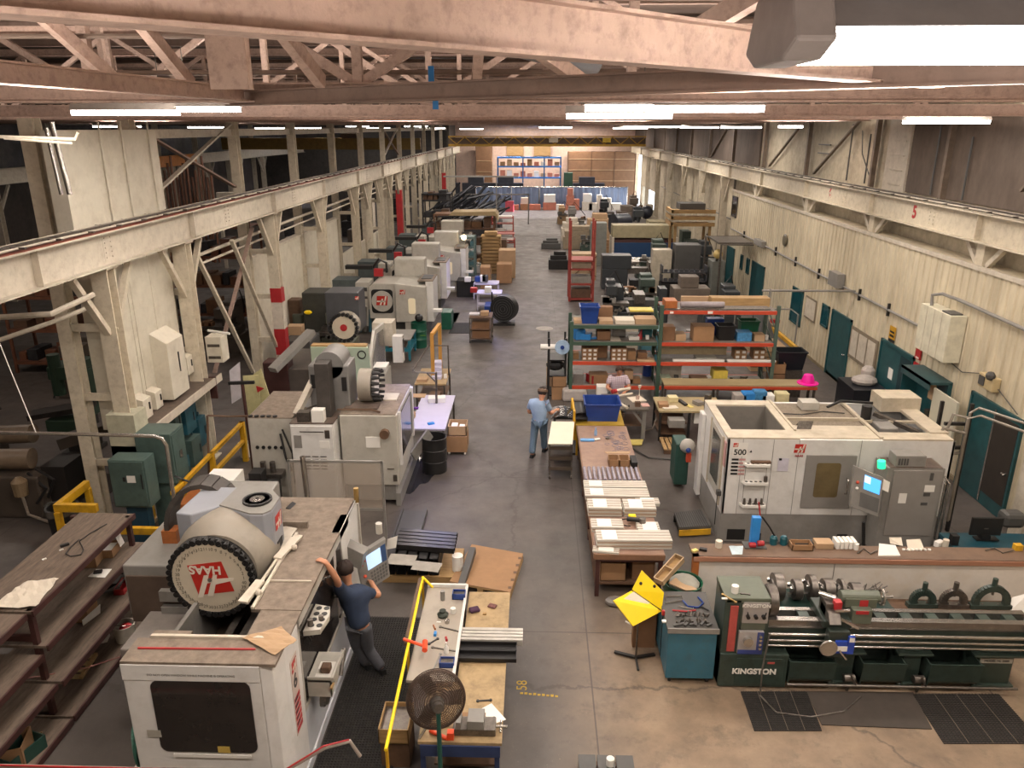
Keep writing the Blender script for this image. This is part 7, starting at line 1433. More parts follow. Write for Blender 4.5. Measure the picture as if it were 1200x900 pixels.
o=thing('air_handler_box','ribbed pale metal box mounted on the office wall','wall box',(9.5,17.9,2.6));OFF[o.name]=(9.5,17.9,2.6)
M().bb(9.4,9.78,17.2,18.6,2.65,3.75).to('housing',mat('pale_box_paint','#c8c3ae',.5),o,bevel=.01);m=M()
for y in(17.55,17.9,18.25):m.bb(9.39,9.4,y,y+.015,2.65,3.75)
m.to('ribs',cream2,o);M().bb(9.45,9.72,17.3,17.7,3.74,3.78).to('vent_opening',hdark,o)
solo(M().tube([(9.5,18.3,3.75),(9.5,18.35,4.0),(9.6,18.1,4.08),(9.72,17.6,4.05),(9.72,14,3.98),(9.72,8,3.98)],.04,8),'conduit_pipe',hmid,'thick grey conduit bending out of the wall box and running to the right edge','conduit')
cp=thing('conduit_pipe','long grey conduit clipped along the office wall with a grey junction box','conduit',(9.75,28,3.2));OFF[cp.name]=(9.75,28,3.2)
M().cyl((9.76,19.0,3.02),(9.76,39,3.02),.035,n=8).to('pipe',hmid,cp);m=M()
for y in(21,23,26.5,29,31.5,34,36.5):m.bb(9.73,9.8,y,y+.06,2.85,3.2)
m.to('clips',black,cp);M().bb(9.55,9.79,24.3,25.1,2.95,3.4).to('junction_box',hmid,cp,bevel=.01)
solo(M().bb(9.6,9.79,33.0,34.2,2.95,3.2),'junction_box',hmid,'grey box on the conduit further back on the office wall','box')
solo(M().lathe([(0,0),(.2,0),(.24,.04),(.2,.08),(0,.08)],(9.79,30.5,3.62),22,(-1,0,0)),'wall_clock',mat('clock_grey','#66604f',.4),'round dark-rimmed disc high on the office wall','clock')
s=thing('notice_board','framed notice board with three sheets beside the second teal door','notice board',(9.79,22.3,1.05));OFF[s.name]=(9.79,22.3,1.05)
M().bb(9.76,9.79,21.35,23.25,1.05,2.03).to('frame',mat('board_frame','#7b705f',.5),s);M().bb(9.75,9.76,21.45,21.95,1.15,1.93).bb(9.75,9.76,22.05,22.6,1.15,1.93).bb(9.75,9.76,22.7,23.15,1.15,1.93).to('sheets',cream2,s)
s=thing('notice_board','small framed sheet between the two teal windows','notice board',(9.79,26.9,1.3));OFF[s.name]=(9.79,26.9,1.3)
M().bb(9.77,9.79,26.4,27.5,1.3,2.08).to('frame',mat('board_frame'),s);M().bb(9.76,9.77,26.47,27.43,1.36,2.02).to('sheet',cream2,s)
s=thing('wall_sign','yellow and black upright sign above the second teal door','sign',(9.79,20.6,2.25));OFF[s.name]=(9.79,20.6,2.25)
M().bb(9.775,9.79,20.45,20.8,2.3,2.65).to('yellow_part',mat('sign_yellow','#b3861c',.5),s);M().bb(9.775,9.79,20.45,20.8,2.22,2.3).bb(9.77,9.775,20.5,20.75,2.36,2.42).bb(9.77,9.775,20.5,20.75,2.47,2.52).to('black_print',black,s)
s=thing('fire_board','tall red board with a white emblem beside the second door','sign',(9.78,19.05,1.4));OFF[s.name]=(9.78,19.05,1.4)
M().bb(9.75,9.79,18.92,19.17,2.2,3.0).bb(9.75,9.79,18.92,19.17,1.35,2.1).to('red_board',redp,s);M().bb(9.745,9.75,18.96,19.12,2.55,2.72).bb(9.745,9.75,18.96,19.12,1.5,1.8).bb(9.745,9.75,18.96,19.12,2.22,2.26).to('white_marks',white,s)
ex=thing('fire_extinguisher','red fire extinguisher by the teal booth','extinguisher',(9.6,18.8,1.0));OFF[ex.name]=(9.6,18.8,1.0)
M().lathe([(0,0),(.08,0),(.09,.02),(.09,.38),(.04,.46),(0,.46)],(9.68,18.9,1.0),16).to('cylinder',redp,ex,smooth=True);M().lathe([(.0915,.15),(.0915,.28)],(9.68,18.9,1.0),16).to('label',white,ex);M().bb(9.6,9.78,18.86,18.94,.9,1.0).to('bracket',white,ex)
bo=thing('phone_booth_desk','dark teal hooded desk niche on the office wall between the doors','desk',(9.4,18.0,1.0));OFF[bo.name]=(9.4,18.0,1.0)
M().bb(9.25,9.79,17.3,18.75,2.08,2.14).bb(9.25,9.28,17.3,18.75,1.95,2.14).to('hood',tealg if False else mat('dull_teal','#2c4a4c',.5),bo);M().bb(9.7,9.79,17.3,18.75,1.0,2.1).to('back_panel',teal,bo);M().bb(9.3,9.75,18.72,18.75,1.0,2.1).to('side_panel',teal,bo);M().bb(9.0,9.79,17.3,18.75,.98,1.04).bb(9.0,9.05,17.3,18.75,.9,1.04).to('desk_top',teal,bo);M().bb(9.68,9.7,17.8,18.1,1.5,1.9).to('pinned_sheet',card2,bo)
for k,(y,x,mt_,nm,lb,h)in enumerate(((17.75,9.2,byellow,'yellow_tub','yellow tub on the desk of the teal niche',.2),(18.3,9.4,white,'white_telephone','white box standing at the back of the teal niche desk',.25),(17.5,9.5,black,'black_rack','black paper rack in the teal niche',.35))):
 solo(M().lathe([(0,0),(.1,0),(.1,h),(0,h)],(x,y,1.04),14)if k==0 else M().bb(x-.1,x+.1,y-.1,y+.1,1.04,1.04+h),nm,mt_,lb,nm.split('_')[-1])
solo(M().bb(9.1,9.3,17.35,17.75,1.04,1.045).bb(9.1,9.25,18.3,18.55,1.04,1.045),'desk_papers',white,'white papers on the desk of the teal niche','paper')
solo(M().bb(9.4,9.45,16.3,17.35,.95,2.0),'whiteboard',mat('whiteboard','#bdb9a6',.3,var=.05),'large pale board hanging at the end of the teal niche','board')
wl_=thing('exit_light','cream emergency light unit above the third door','wall lamp',(9.75,15.9,2.6));OFF[wl_.name]=(9.75,15.9,2.6)
M().bb(9.62,9.79,15.55,16.1,2.5,2.8).to('housing',mat('cream_plastic','#b5a37c',.5),wl_,bevel=.02);M().bb(9.6,9.62,15.85,16.05,2.55,2.75).to('grille',hdark,wl_);M().sph((9.6,15.65,2.84),.1,8).to('lamp_head',hdark,wl_);M().tube([(9.75,16.1,2.75),(9.77,17,2.5),(9.77,18.5,2.7)],.01).tube([(9.75,15.6,2.6),(9.77,14.8,2.3)],.01).to('wire',hdark,wl_)
sp=thing('service_post','black strut posts carrying pipes that bend off to the right edge','post',(8.45,14.15,0));OFF[sp.name]=(8.45,14.15,0)
M().bb(8.42,8.48,14.12,14.18,0,2.75).bb(8.0,8.06,14.4,14.46,0,2.7).to('strut',black,sp);M().bb(8.0,8.48,14.14,14.2,2.3,2.36).bb(8.0,8.48,14.14,14.2,1.8,1.86).to('cross_bar',black,sp)
M().tube([(8.38,14.05,.3),(8.38,14.05,2.6),(8.5,14.0,2.72),(9.2,12.6,2.72),(9.9,11.0,2.72)],.025).tube([(8.33,14.0,.3),(8.33,14.0,2.5),(8.5,13.9,2.6),(9.1,12.5,2.6),(9.9,10.8,2.6)],.025).tube([(8.35,14.05,2.5),(8.1,14.1,2.55),(8.0,14.1,2.1),(8.2,14.1,1.7),(8.35,14.1,1.75)],.03).tube([(8.35,14.0,2.2),(7.9,14.0,2.3),(7.75,14.0,1.9)],.03).to('pipe',mat('pipe_cream','#8b8378',.4,metal=.3),sp,smooth=True)
solo(M().bb(9.55,9.8,13.6,14.0,0,3.6),'square_column',cream2,'cream square column at the right edge beyond the third door','column');
dk_=thing('computer_desk','dark teal desk with a monitor behind the partition at right','desk',(8.2,12.3,0));OFF[dk_.name]=(8.2,12.3,0)
M().bb(7.45,9.3,12.0,12.7,.7,.76).bb(7.45,7.5,12.0,12.7,0,.7).bb(9.25,9.3,12.0,12.7,0,.7).bb(7.45,9.3,12.65,12.7,0,.7).to('desk_body',mat('desk_teal','#16404c',.4),dk_)
mo=thing('monitor','black computer monitor on the dark desk at right','monitor',(8.1,12.4,.76));OFF[mo.name]=(8.1,12.4,.76)
M().bb(7.85,8.4,12.45,12.5,.85,1.2).to('screen_housing',black,mo,bevel=.01);M().bb(8.05,8.2,12.4,12.55,.76,.87).to('stand',black,mo);M().bb(8.08,8.16,12.445,12.45,.98,1.0).to('badge',dsteel,mo)
sbox('dark_bag',1183,616,.76,.4,.3,.3,hdark,'dark bag or machine cover on the desk right of the monitor','bag',bevel=.08);scyl('white_bottle',1107,643,.76,.05,.18,mat('cream_paper'),'cream bottle at the left end of the dark desk','bottle');sbox('white_card',1100,640,.76,.16,.1,.1,white,'white card stand on the blue-teal desk corner','card',.5);sbox('keyboard',1155,632,.76,.4,.15,.03,black,'black keyboard on the dark desk','keyboard');sbox('speaker',1117,637,.76,.12,.12,.18,black,'small black speaker left of the monitor','speaker')
sbox('yellow_cups',1192,644,1.2,.12,.1,.1,yellow,'yellow cups at the right end of the partition counter','cups')
t=thing('tool_cabinet','teal steel cabinet with tools spread over its grey top, left of the lathe','cabinet',(2.6,9.8,0));OFF[t.name]=(2.6,9.8,0)
A=[G(757,752,.0),G(791,804,.0),G(840,800,.0),G(838,762,.0)]
cab=mat('teal_front','#33687c',.4,dirt='#3c4a4a',dscale=8,damt=.5)
M().bb(1.98,2.68,9.42,10.35,.1,.92).to('body',cab,t,bevel=.01);M().bb(1.96,2.7,9.4,10.37,.92,.96).to('top',mat('cabinet_top','#4a4845',.5,dirt='#2d2b28',damt=.6),t,bevel=.005);M().bb(1.96,2.7,9.39,9.41,.9,.98).to('front_lip',hmid,t)
M().bb(1.97,1.98,9.9,9.91,.12,.9).to('door_joint',black,t)
for x in(2.05,2.6):
 for y in(9.5,10.27):M().cyl((x-.02,y,.05),(x+.02,y,.05),.05,n=10).to('caster',black,t)
zt=.96
rnd=random.Random(9)
for i in range(26):
 x=2.12+.5*(i%13)/13;y=9.56 if i<13 else 9.72;o=M().lathe([(0,0),(.018,0),(.014,.05+.03*rnd.random()),(0,.08)],(0,0,0),8).to('collet',dsteel);o.location=(x+.02*rnd.random(),y+.02*rnd.random(),zt);o.rotation_euler=(rnd.uniform(-.9,.9),rnd.uniform(-.5,.5),0);tag(o,'small dark cutting tool in the two rows near the front of the teal cabinet top','cutting tool','cutting tools in rows on the teal cabinet')
for i in range(7):
 x=2.05+.08*i;o=M().bar((0,0,.02),(.09,.03*rnd.uniform(-1,1),.025),.035,.03).to('tool_bit',hdark);o.location=(x,9.47+.02*(i%2),zt);o.rotation_euler=(0,0,rnd.uniform(0,2));tag(o,'dark tool holder lying along the front edge of the teal cabinet','tool holder','tool holders along the front edge of the teal cabinet')
def line3(pts,r_,name,mt_,label,cat):return solo(M().tube(pts,r_,6),name,mt_,label,cat)
line3([(2.05,10.2,zt+.015),(2.3,10.22,zt+.015),(2.3,10.1,zt+.015),(2.02,10.02,zt+.015),(2.05,10.2,zt+.015)],.01,'hacksaw',steel,'steel hacksaw frame lying at the back left of the teal cabinet','hacksaw')
line3([(2.3,10.1,zt+.015),(2.35,9.95,zt+.015),(2.5,9.93,zt+.015),(2.6,10.05,zt+.015),(2.55,10.2,zt+.015)],.014,'outside_caliper',bluep,'large dark blue caliper bow on the teal cabinet top','caliper')
line3([(2.1,9.85,zt+.015),(2.3,9.82,zt+.015),(2.45,9.86,zt+.015)],.012,'allen_key',redp,'red-handled tool in the middle of the teal cabinet','tool');line3([(2.55,9.95,zt+.015),(2.64,9.86,zt+.015)],.012,'allen_key',black,'short black key at the right of the teal cabinet','key');
sbox('red_cap_bottle',777,721,zt,.05,.05,.09,redp,'red cap bottle at the left edge of the teal cabinet top','bottle',bevel=.02);sbox('white_tube',778,729,zt,.06,.06,.03,white,'white crumpled tube below the red cap bottle','tube',bevel=.01)
line3([(2.2,9.95,zt+.012),(2.42,9.9,zt+.012)],.01,'scriber',steel,'thin steel scriber beside the hacksaw','scriber')
ys=thing('clipboard_stand','open yellow plastic case on a thin floor stand with splayed black feet','stand',(1.6,9.8,0));c_=G(745,772,0);OFF[ys.name]=(c_.x,c_.y,0);ys.location=(c_.x,c_.y,0)
Y_=c_.y
q=[GY(718,704,Y_-.1),GY(741,734,Y_-.25),GY(775,716,Y_+.0),GY(740,692,Y_+.15)]
M().plate([q[0],q[1],q[2],q[3]],.03).to('case_tray',byellow,ys);r2=[q[3],q[2],GY(778,694,Y_+.1),GY(752,668,Y_+.28)]
M().plate([r2[0],r2[1],r2[2],r2[3]],.03).to('case_lid',byellow,ys)
M().bar(q[3]+Vector((0,-.02,.02)),q[2]+Vector((0,-.02,.02)),.02,.02).to('hinge',black,ys)
n_=(q[1]-q[0]).cross(q[2]-q[0]).normalized();n_=n_ if n_.z>0 else-n_
pp=[q[0].lerp(q[3],.4).lerp(q[1].lerp(q[2],.4),.1),q[0].lerp(q[3],.4).lerp(q[1].lerp(q[2],.4),.62),q[0].lerp(q[3],.98).lerp(q[1].lerp(q[2],.98),.6),q[0].lerp(q[3],.98).lerp(q[1].lerp(q[2],.98),.05)]
M().plate([p+n_*.035 for p in pp],.003).to('notepad',card2 if False else mat('cream_paper'),ys)
for u_,w_ in((.15,.5),(.6,.85)):
 c1=r2[0].lerp(r2[1],u_).lerp(r2[3].lerp(r2[2],u_),w_);M().sph(c1+Vector((0,-.03,.02)),.025,8).to('latch',black,ys)
c1=q[1].lerp(q[2],.4)+Vector((-.02,.02,.03));M().sph(c1,.025,8).to('latch',black,ys)
M().cyl((c_.x,Y_,0),(c_.x,Y_,.8),.014).to('pole',dsteel,ys);M().bar((c_.x,Y_,.03),(c_.x-.32,Y_+.12,.03),.05,.03).bar((c_.x,Y_,.03),(c_.x+.3,Y_+.08,.03),.05,.03).bar((c_.x,Y_,.03),(c_.x,Y_-.3,.03),.03,.02).to('feet',black,ys)
M().bar(q[1]+Vector((-.1,.05,.05)),q[1]+Vector((.02,.02,.0)),.03,.01).to('paper_tab',white,ys)
solo(M().bb(1.6,1.95,10.25,10.4,0,.8),'cardboard_carton',card3,'tall brown carton standing behind the yellow case stand','carton')
wt=thing('wooden_tool_box','long wooden divided trough leaning against the green drum','trough',(2.0,10.6,.8));a=GY(778,676,10.5);b_=GY(800,655,10.9);OFF[wt.name]=(2.0,10.6,.8)
a=GY(772,684,10.45);b_=GY(797,656,10.85)
d_=(b_-a).normalized();sd=Vector((d_.y,-d_.x,0)).normalized()*.08;up_=sd.cross(d_).normalized()
if up_.z<0:up_=-up_
M().bar(a,b_,.16,.02,up_).to('floor_board',wood,wt);M().bar(a+sd+up_*.05,b_+sd+up_*.05,.015,.1,up_).bar(a-sd+up_*.05,b_-sd+up_*.05,.015,.1,up_).bar(a-sd+up_*.05,a+sd+up_*.05,.015,.1,up_).bar(b_-sd+up_*.05,b_+sd+up_*.05,.015,.1,up_).bar(a.lerp(b_,.5)-sd+up_*.05,a.lerp(b_,.5)+sd+up_*.05,.015,.1,up_).to('sides',mat('pale_plywood','#a48c6c',.6),wt)
solo(M().bb(1.9,2.15,10.5,10.75,0,.75),'brown_carton',dwood,'dark brown carton supporting the long wooden trough','carton')
d=thing('steel_drum','green oil drum with yellow-green lettering, open and stuffed with cardboard','drum',(2.62,10.72,0));OFF[d.name]=(2.62,10.72,0)
gdm=mat('drum_bright_green','#0f4d36',.3,var=.1)
drum(d,2.42,10.72,gdm,h=.92,r=.3)
m=M()
for k,z_ in enumerate((.75,.66,.57)):
 for i in range(10):
  a=-PI*.92+i*.2+(.1 if k%2 else 0);
  if 3<=i<=5 and k==0:continue
  m.bar((2.42+.304*math.cos(a),10.72+.304*math.sin(a),z_),(2.42+.304*math.cos(a+.12),10.72+.304*math.sin(a+.12),z_),.006,.035)
m.to('lettering_bands',mat('lime_print','#a3b52c',.5),d)
M().plate([(2.15,10.55,.98),(2.4,10.4,.95),(2.62,10.5,.9),(2.3,10.75,.95)],.01).to('cardboard_piece',card2,d);M().sph((2.45,10.75,.85),.25,12,(1,1,.5)).to('crumpled_paper',mat('grey_paper','#8c8a80',.8),d,smooth=True)
t=thing('work_table','very long table running down the aisle, loaded with stacks of white strips','table',(1.7,14.2,0));OFF[t.name]=(1.7,14.2,0)
M().bb(1.08,2.28,11.6,17.6,.8,.85).to('top',bench,t);M().bb(1.06,1.09,11.6,17.6,.76,.86).bb(1.08,2.28,11.58,11.61,.76,.86).to('edge',mat('edge_board','#7a5a44',.6),t)
for x in(1.14,2.22):
 for y in(11.66,13.6,15.5,17.5):M().bb(x-.035,x+.035,y-.035,y+.035,0,.8).to('leg',rust,t)
M().bb(1.1,2.26,11.7,17.5,.2,.24).to('lower_shelf',dwood,t);M().bb(1.1,2.26,11.62,11.66,.7,.76).to('front_rail',rust,t)
for i,(x0,x1,y0,y1,h)in enumerate(((1.2,1.65,11.75,12.3,.35),(1.75,2.15,11.8,12.3,.42),(1.2,1.9,12.6,13.2,.4),(1.3,2.0,13.8,14.6,.35))):
 openbox('cardboard_box',0,0,.24,x1-x0,y1-y0,h,card if i!=1 else card3,'cardboard box on the lower shelf of the long table, %s'%['front left','front right','second row','third row'][i],'box',p=Vector(((x0+x1)/2,(y0+y1)/2,0)))
solo(M().sph((1.45,11.4,.06),.16,8,(1.2,.8,.5)),'plastic_wrap',mat('clear_wrap','#77726c',.3),'crumpled clear wrap on the floor under the near end of the long table','wrap')
strip=mat('white_strip','#b9b4a9',.5,var=.08);stripb=mat('strip_edge','#a08c78',.6,var=.2,stretch=(1,1,40))
def stack(x0,x1,y0,y1,z,n,label,rz=0,lab=True,h=.035):
 s=thing('strip_stack',label,'stack',((x0+x1)/2,(y0+y1)/2,z),rz,world=False,group='stacks of white strips')
 w_,d_=(x1-x0),(y1-y0)
 for i in range(n):
  o=.01*math.sin(i*2.3);M().bb(-w_/2+o,w_/2+o,-d_/2,d_/2,i*h,i*h+h*.85).to('strip_layer',strip if i%2==0 or i==n-1 else stripb,s)
 m=M()
 for k in range(1,4):m.bb(-w_/2,w_/2,-d_/2+d_*k/4-.004,-d_/2+d_*k/4+.004,n*h-.006,n*h)
 m.to('top_grooves',stripb,s)
 if lab:M().bb(-w_/2+.1,-w_/2+.36,-d_/2+.02,d_/2-.02,n*h,n*h+.004).to('paper_label',white,s)
 return s
stack(1.12,2.42,11.78,12.15,.86,5,'nearest stack of white strips at the table front, overhanging to the right',.02)
stack(1.05,1.5,11.62,11.8,.86,1,'single strip layer at the very front left corner of the table',-.15)
stack(1.08,1.66,12.35,12.68,.86,3,'left low stack of white strips, second row from the front')
stack(1.9,2.3,12.3,12.65,.86,2,'right low stack of white strips, second row from the front')
stack(1.05,1.68,12.95,13.35,.86,5,'left stack of white strips in the middle row')
stack(1.72,2.32,12.95,13.35,.86,5,'right stack of white strips in the middle row')
stack(1.04,2.3,13.6,13.95,.86,3,'long stack of white strips with tan edges, fourth row')
stack(1.04,2.3,14.0,14.3,.86,3,'farthest long stack of white strips, just before the clear tubes')
stack(2.0,2.45,13.38,13.62,.86,2,'short strips overhanging the right table edge behind the middle row')
tg=thing('power_tool','yellow and black angle tool lying among the white stacks','power tool',(1.92,12.7,.86));OFF[tg.name]=(1.92,12.7,.86)
M().cyl((1.75,12.7,.95),(2.0,12.62,.97),.045).to('tool_body',black,tg);M().bb(1.78,1.92,12.72,12.82,.9,1.0).to('yellow_grip',byellow,tg,bevel=.02);M().cyl((2.02,12.6,.9),(2.02,12.6,1.02),.06).to('tool_head',dsteel,tg);M().tube([(1.75,12.7,.95),(1.6,12.75,.9),(1.65,12.6,.88),(1.8,12.55,.88)],.01).to('cord',black,tg)
for i in range(12):
 x=1.1+.1*i;o=M().lathe([(0,0),(.035,0),(.038,.03),(.034,.2),(.038,.22),(.034,.4),(.036,.62),(0,.64)],(0,0,0),12,(0,1,0)).to('clear_tube',mat('clear_tube_plastic','#8d8690',.15,var=.25,scale=30),smooth=True);o.location=(x,14.42,.9);tag(o,'clear plastic tube lying front to back, one of the row behind the white stacks','tube','row of clear plastic tubes')
ob=[]
for i,(x,lb)in enumerate(((1.75,'left'),(1.98,'right'))):openbox('cardboard_box',0,0,.85,.22,.3,.16,card,'small open carton behind the clear tubes, %s one'%lb,'box',p=Vector((x,15.35,0)))
solo(M().plate([(1.62,15.52,1.02),(2.1,15.52,1.02),(2.16,15.68,1.0),(1.58,15.66,1.0)],.01),'carton_flap',card2,'spread flaps behind the two small cartons','cardboard');solo(M().bb(2.12,2.24,15.1,15.5,.86,1.0),'black_bag',black,'black bag right of the two small cartons','bag')
m=M();rnd=random.Random(2)
for i in range(26):x=rnd.uniform(1.7,2.15);y=rnd.uniform(15.8,17.2);m.ring((x,y,.858),rnd.uniform(.04,.09),.005,(0,0,1),12)
tag(m.to('clear_rings',mat('clear_tube_plastic')),'scatter of clear plastic loops on the long table','plastic loops',kind='stuff')
sbox('blue_packet',643+36,517-0,.86,.32,.12,.03,mat('light_blue_packet','#6aa0d0',.4),'light blue packet near the far left corner of the long table','packet',p=None)if False else None
p=G(687,515,.86);o=M().bb(-.16,.16,-.06,.06,0,.03).to('blue_packet',mat('light_blue_packet','#5f9ad0',.4));o.location=(p.x+.02,p.y-.05,.855);tag(o,'light blue packet near the far left corner of the long table','packet')
scyl('spray_bottle',698,510,.86,.035,.18,mat('clear_blue','#8fa9c9',.2),'small bottle with blue cap in front of the blue tub','bottle',[(0,0),(.035,0),(.035,.11),(.015,.14),(.018,.19),(0,.19)])
scyl('tape_roll',712,514,.86,.05,.03,dsteel,'grey tape roll on the long table below the blue tub','roll');sbox('white_tissue',700,515,.86,.14,.08,.02,white,'white tissue next to the spray bottle','tissue',.4)
def tub(name,x,y,z,wb,db,wt,dt,h,mt_,label,cat='tub',rim=True):
 t=thing(name,label,cat,(x,y,z));OFF[t.name]=(x,y,z);t_=.012
 def ringp(w_,d_,z_):return[(x-w_/2,y-d_/2,z_),(x+w_/2,y-d_/2,z_),(x+w_/2,y+d_/2,z_),(x-w_/2,y+d_/2,z_)]
 vs=ringp(wb,db,z)+ringp(wt,dt,z+h)+ringp(wt-2*t_,dt-2*t_,z+h)+ringp(wb-2*t_,db-2*t_,z+t_)
 fs=[(3,2,1,0)]
 for a,b_ in((0,4),(4,8),(8,12)):
  for i in range(4):fs.append((a+i,a+(i+1)%4,b_+(i+1)%4,b_+i))
 fs.append((12,13,14,15));M().add(vs,fs).to('shell',mt_,t)
 if rim:
  R_=ringp(wt+.03,dt+.03,z+h);m=M()
  for i in range(4):m.bar(R_[i],R_[(i+1)%4],.03,.035)
  m.to('rim',mt_,t)
 return t
tub('blue_tub',1.72,18.2,.84,.74,.55,.86,.7,.46,bluep,'blue plastic tub standing at the far end of the long table')
yl_=thing('table_extension','yellow-rimmed cart carrying the blue tub, at the far end of the long table','cart',(1.7,18.2,0));OFF[yl_.name]=(1.7,18.2,0)
M().bb(1.05,2.25,17.7,18.8,.78,.84).to('deck',mat('yellow_deck','#b39232',.5,dirt='#6f5a34',damt=.5),yl_)
for x in(1.1,2.2):
 for y in(17.75,18.75):M().bb(x-.03,x+.03,y-.03,y+.03,0,.78).to('leg',yellow,yl_)
M().tube([(1.0,17.5,.55),(1.0,17.5,1.25),(.98,18.3,1.3),(.98,18.3,.8)],.03,8).to('push_handle',yellow,yl_)
ct=thing('shelf_cart','brown shelf cart on casters with a slanted cream board on top, beside the walker','cart',(.65,16.6,0));OFF[ct.name]=(.65,16.6,0)
for z_ in(.22,.48,.74):M().bb(.38,.92,16.35,16.95,z_,z_+.03).bb(.38,.92,16.35,16.37,z_+.03,z_+.08).to('shelf',mat('cart_brown','#4f4338',.5),ct)
for x in(.39,.9):
 for y in(16.37,16.93):M().bb(x-.015,x+.015,y-.015,y+.015,.1,.95).to('post',dsteel,ct);M().cyl((x-.02,y,.05),(x+.02,y,.05),.05,n=10).cyl((x,y,.05),(x,y,.12),.015).to('caster',dsteel,ct)
M().plate([(.34,16.2,.93),(.9,16.2,.93),(.98,17.05,1.15),(.44,17.05,1.15)],.02).to('cream_board',mat('cream_board','#cfc7b2',.5,var=.03),ct)
bs=thing('sheet_metal','curved dark sheets of metal lying behind the slanted cream board','sheets',(.9,17.9,.9));OFF[bs.name]=(.9,17.9,.9)
M().grid(lambda u,w_:Vector((.42+.6*u,17.6+.75*w_,1.0+.1*math.sin(PI*u)-.12*w_*0)),10,4).to('left_sheet',mat('satin_sheet','#5b5a59',.25,metal=.8),bs,thick=.008);M().grid(lambda u,w_:Vector((1.0+.45*u,17.9+.8*w_,1.02+.06*math.sin(PI*u))),8,4).to('right_sheet',mat('dark_sheet','#2a2827',.35,metal=.5),bs,thick=.008)
solo(M().bb(.5,1.35,17.75,18.6,.0,.05).bb(.52,.56,17.8,17.84,.05,.98).bb(.52,.56,18.5,18.54,.05,.98).bb(1.3,1.34,18.5,18.54,.05,.98).bb(.5,1.35,17.75,18.6,.95,.98),'low_stand',black,'black frame stand under the curved dark sheets','stand')
b=thing('work_bench','small steel-topped bench piled with papers and parts before the plaid-shirted person','bench',(2.4,19.4,0));OFF[b.name]=(2.4,19.4,0)
M().bb(1.86,3.0,18.8,20.0,.8,.85).to('top',mat('bench_steel_top','#6c655d',.45,metal=.3,dirt='#4d453d',damt=.4),b);M().bb(2.85,2.95,18.85,18.95,0,.8).bb(1.9,1.98,18.85,18.93,.3,.8).bb(1.9,1.98,19.85,19.93,0,.8).bb(2.87,2.95,19.85,19.93,0,.8).to('legs',hmid,b);M().bar((2.6,18.9,.78),(2.88,18.9,.4),.06,.06).to('brace',hmid,b);M().bb(1.95,2.9,19.0,19.8,.3,.34).bb(1.98,2.4,19.1,19.7,.34,.6).to('lower_shelf',dwood,b)
z=.85
line=[('paper_roll',[G(716,466,z+.03),G(735,478,z+.03)],.04,mat('cream_paper'),'cream paper roll slanting over the small bench','roll'),('paper_roll',[G(722,458,z+.1),G(738,455,z+.1)],.045,mat('cream_paper'),'red-ended cream roll held by the seated person','roll'),('paper_roll',[G(724,464,z+.08),G(741,461,z+.08)],.03,mat('cream_paper'),'second roll just below the red-ended one','roll')]
for nm,pts,r_,mt_,lb,ct_ in line:solo(M().cyl(pts[0],pts[1],r_,n=12),nm,mt_,lb,ct_)
solo(M().cyl(G(720,459,z+.1)+Vector((-.06,0,0)),G(722,458,z+.1),.06),'roll_end_cap',redp,'red end cap of the upper paper roll','cap')  # end cap of the upper paper roll, not a separate spool
sbox('white_papers',746,468,z,.4,.4,.02,mat('cream_paper'),'spread of cream papers at the right of the small bench','papers',.3);sbox('brown_tin',747,476,z,.14,.12,.13,dwood,'brown square tin on the small bench','tin');sbox('red_print_sheet',756,475,z,.2,.22,.02,mat('pinkish_print','#c49a90',.6),'sheet with a red print at the right front of the small bench','paper',.1)
scyl('glue_bottle',749,465,z,.04,.3,mat('cream_paper'),'slim white bottle with round top standing on the small bench','bottle',[(0,0),(.04,0),(.04,.02),(.01,.03),(.01,.24),(.04,.27),(.04,.33),(0,.34)])
scyl('glass_jar',747,469,z,.05,.12,glass('jar_glass','#b58f80',.1,.5),'small reddish glass jar behind the brown tin','jar')
for i in range(5):sbox('metal_part',713+i*6,477-(i%2)*2,z,.03,.03,.06,black,'small black part along the front of the small bench','part',i,group='black parts along the small bench')
sbox('white_carton',705,463,.45,.3,.3,.3,white,'white carton left of the small bench','carton')
b=thing('work_bench','black-framed bench with trays of papers right of the small bench','bench',(3.75,19.2,0));OFF[b.name]=(3.75,19.2,0)
M().bb(3.25,4.95,18.7,19.8,.8,.85).to('top',mat('pale_bench_top','#9c8c68',.6,dirt='#5d5040',damt=.5),b)
for x in(3.3,4.05,4.9):
 for y in(18.75,19.75):M().bb(x-.03,x+.03,y-.03,y+.03,0,.8).to('leg',black,b)
M().bb(3.3,4.0,18.8,19.7,.45,.5).bb(3.3,4.0,18.8,19.7,.15,.2).to('shelves',dwood,b)
for k,(px,py,sx,sy,sz,mt_,lb,nm)in enumerate(((777,476,.25,.3,.1,card,'small brown carton at the left of the black-framed bench','carton'),(788,470,.25,.25,.14,mat('cream_cloth','#c9bd92',.7),'crumpled cream bag on the black-framed bench','bag'),(785,478,.4,.2,.03,mat('cream_paper'),'cream papers on the front of the black-framed bench','papers'),(800,473,.1,.4,.06,black,'long black strip leaning on the black-framed bench','strip'),(806,475,.12,.4,.02,mat('pale_yellow_plastic'),'pale yellow strip beside the long black one','strip'),(818,474,.2,.25,.1,mat('clear_wrap'),'clear bag on the black-framed bench','bag'),(845,474,.5,.3,.02,mat('pale_yellow_plastic'),'pale yellow sheet at the right end of the black-framed bench','sheet'),(829,474,.14,.14,.28,dsteel,'metal pot with a motor beside the pale yellow sheet','motor'))):
 sbox(nm+'_item'if False else nm,px,py,.85,sx,sy,sz,mt_,lb,nm,.1*k,bevel=.01)
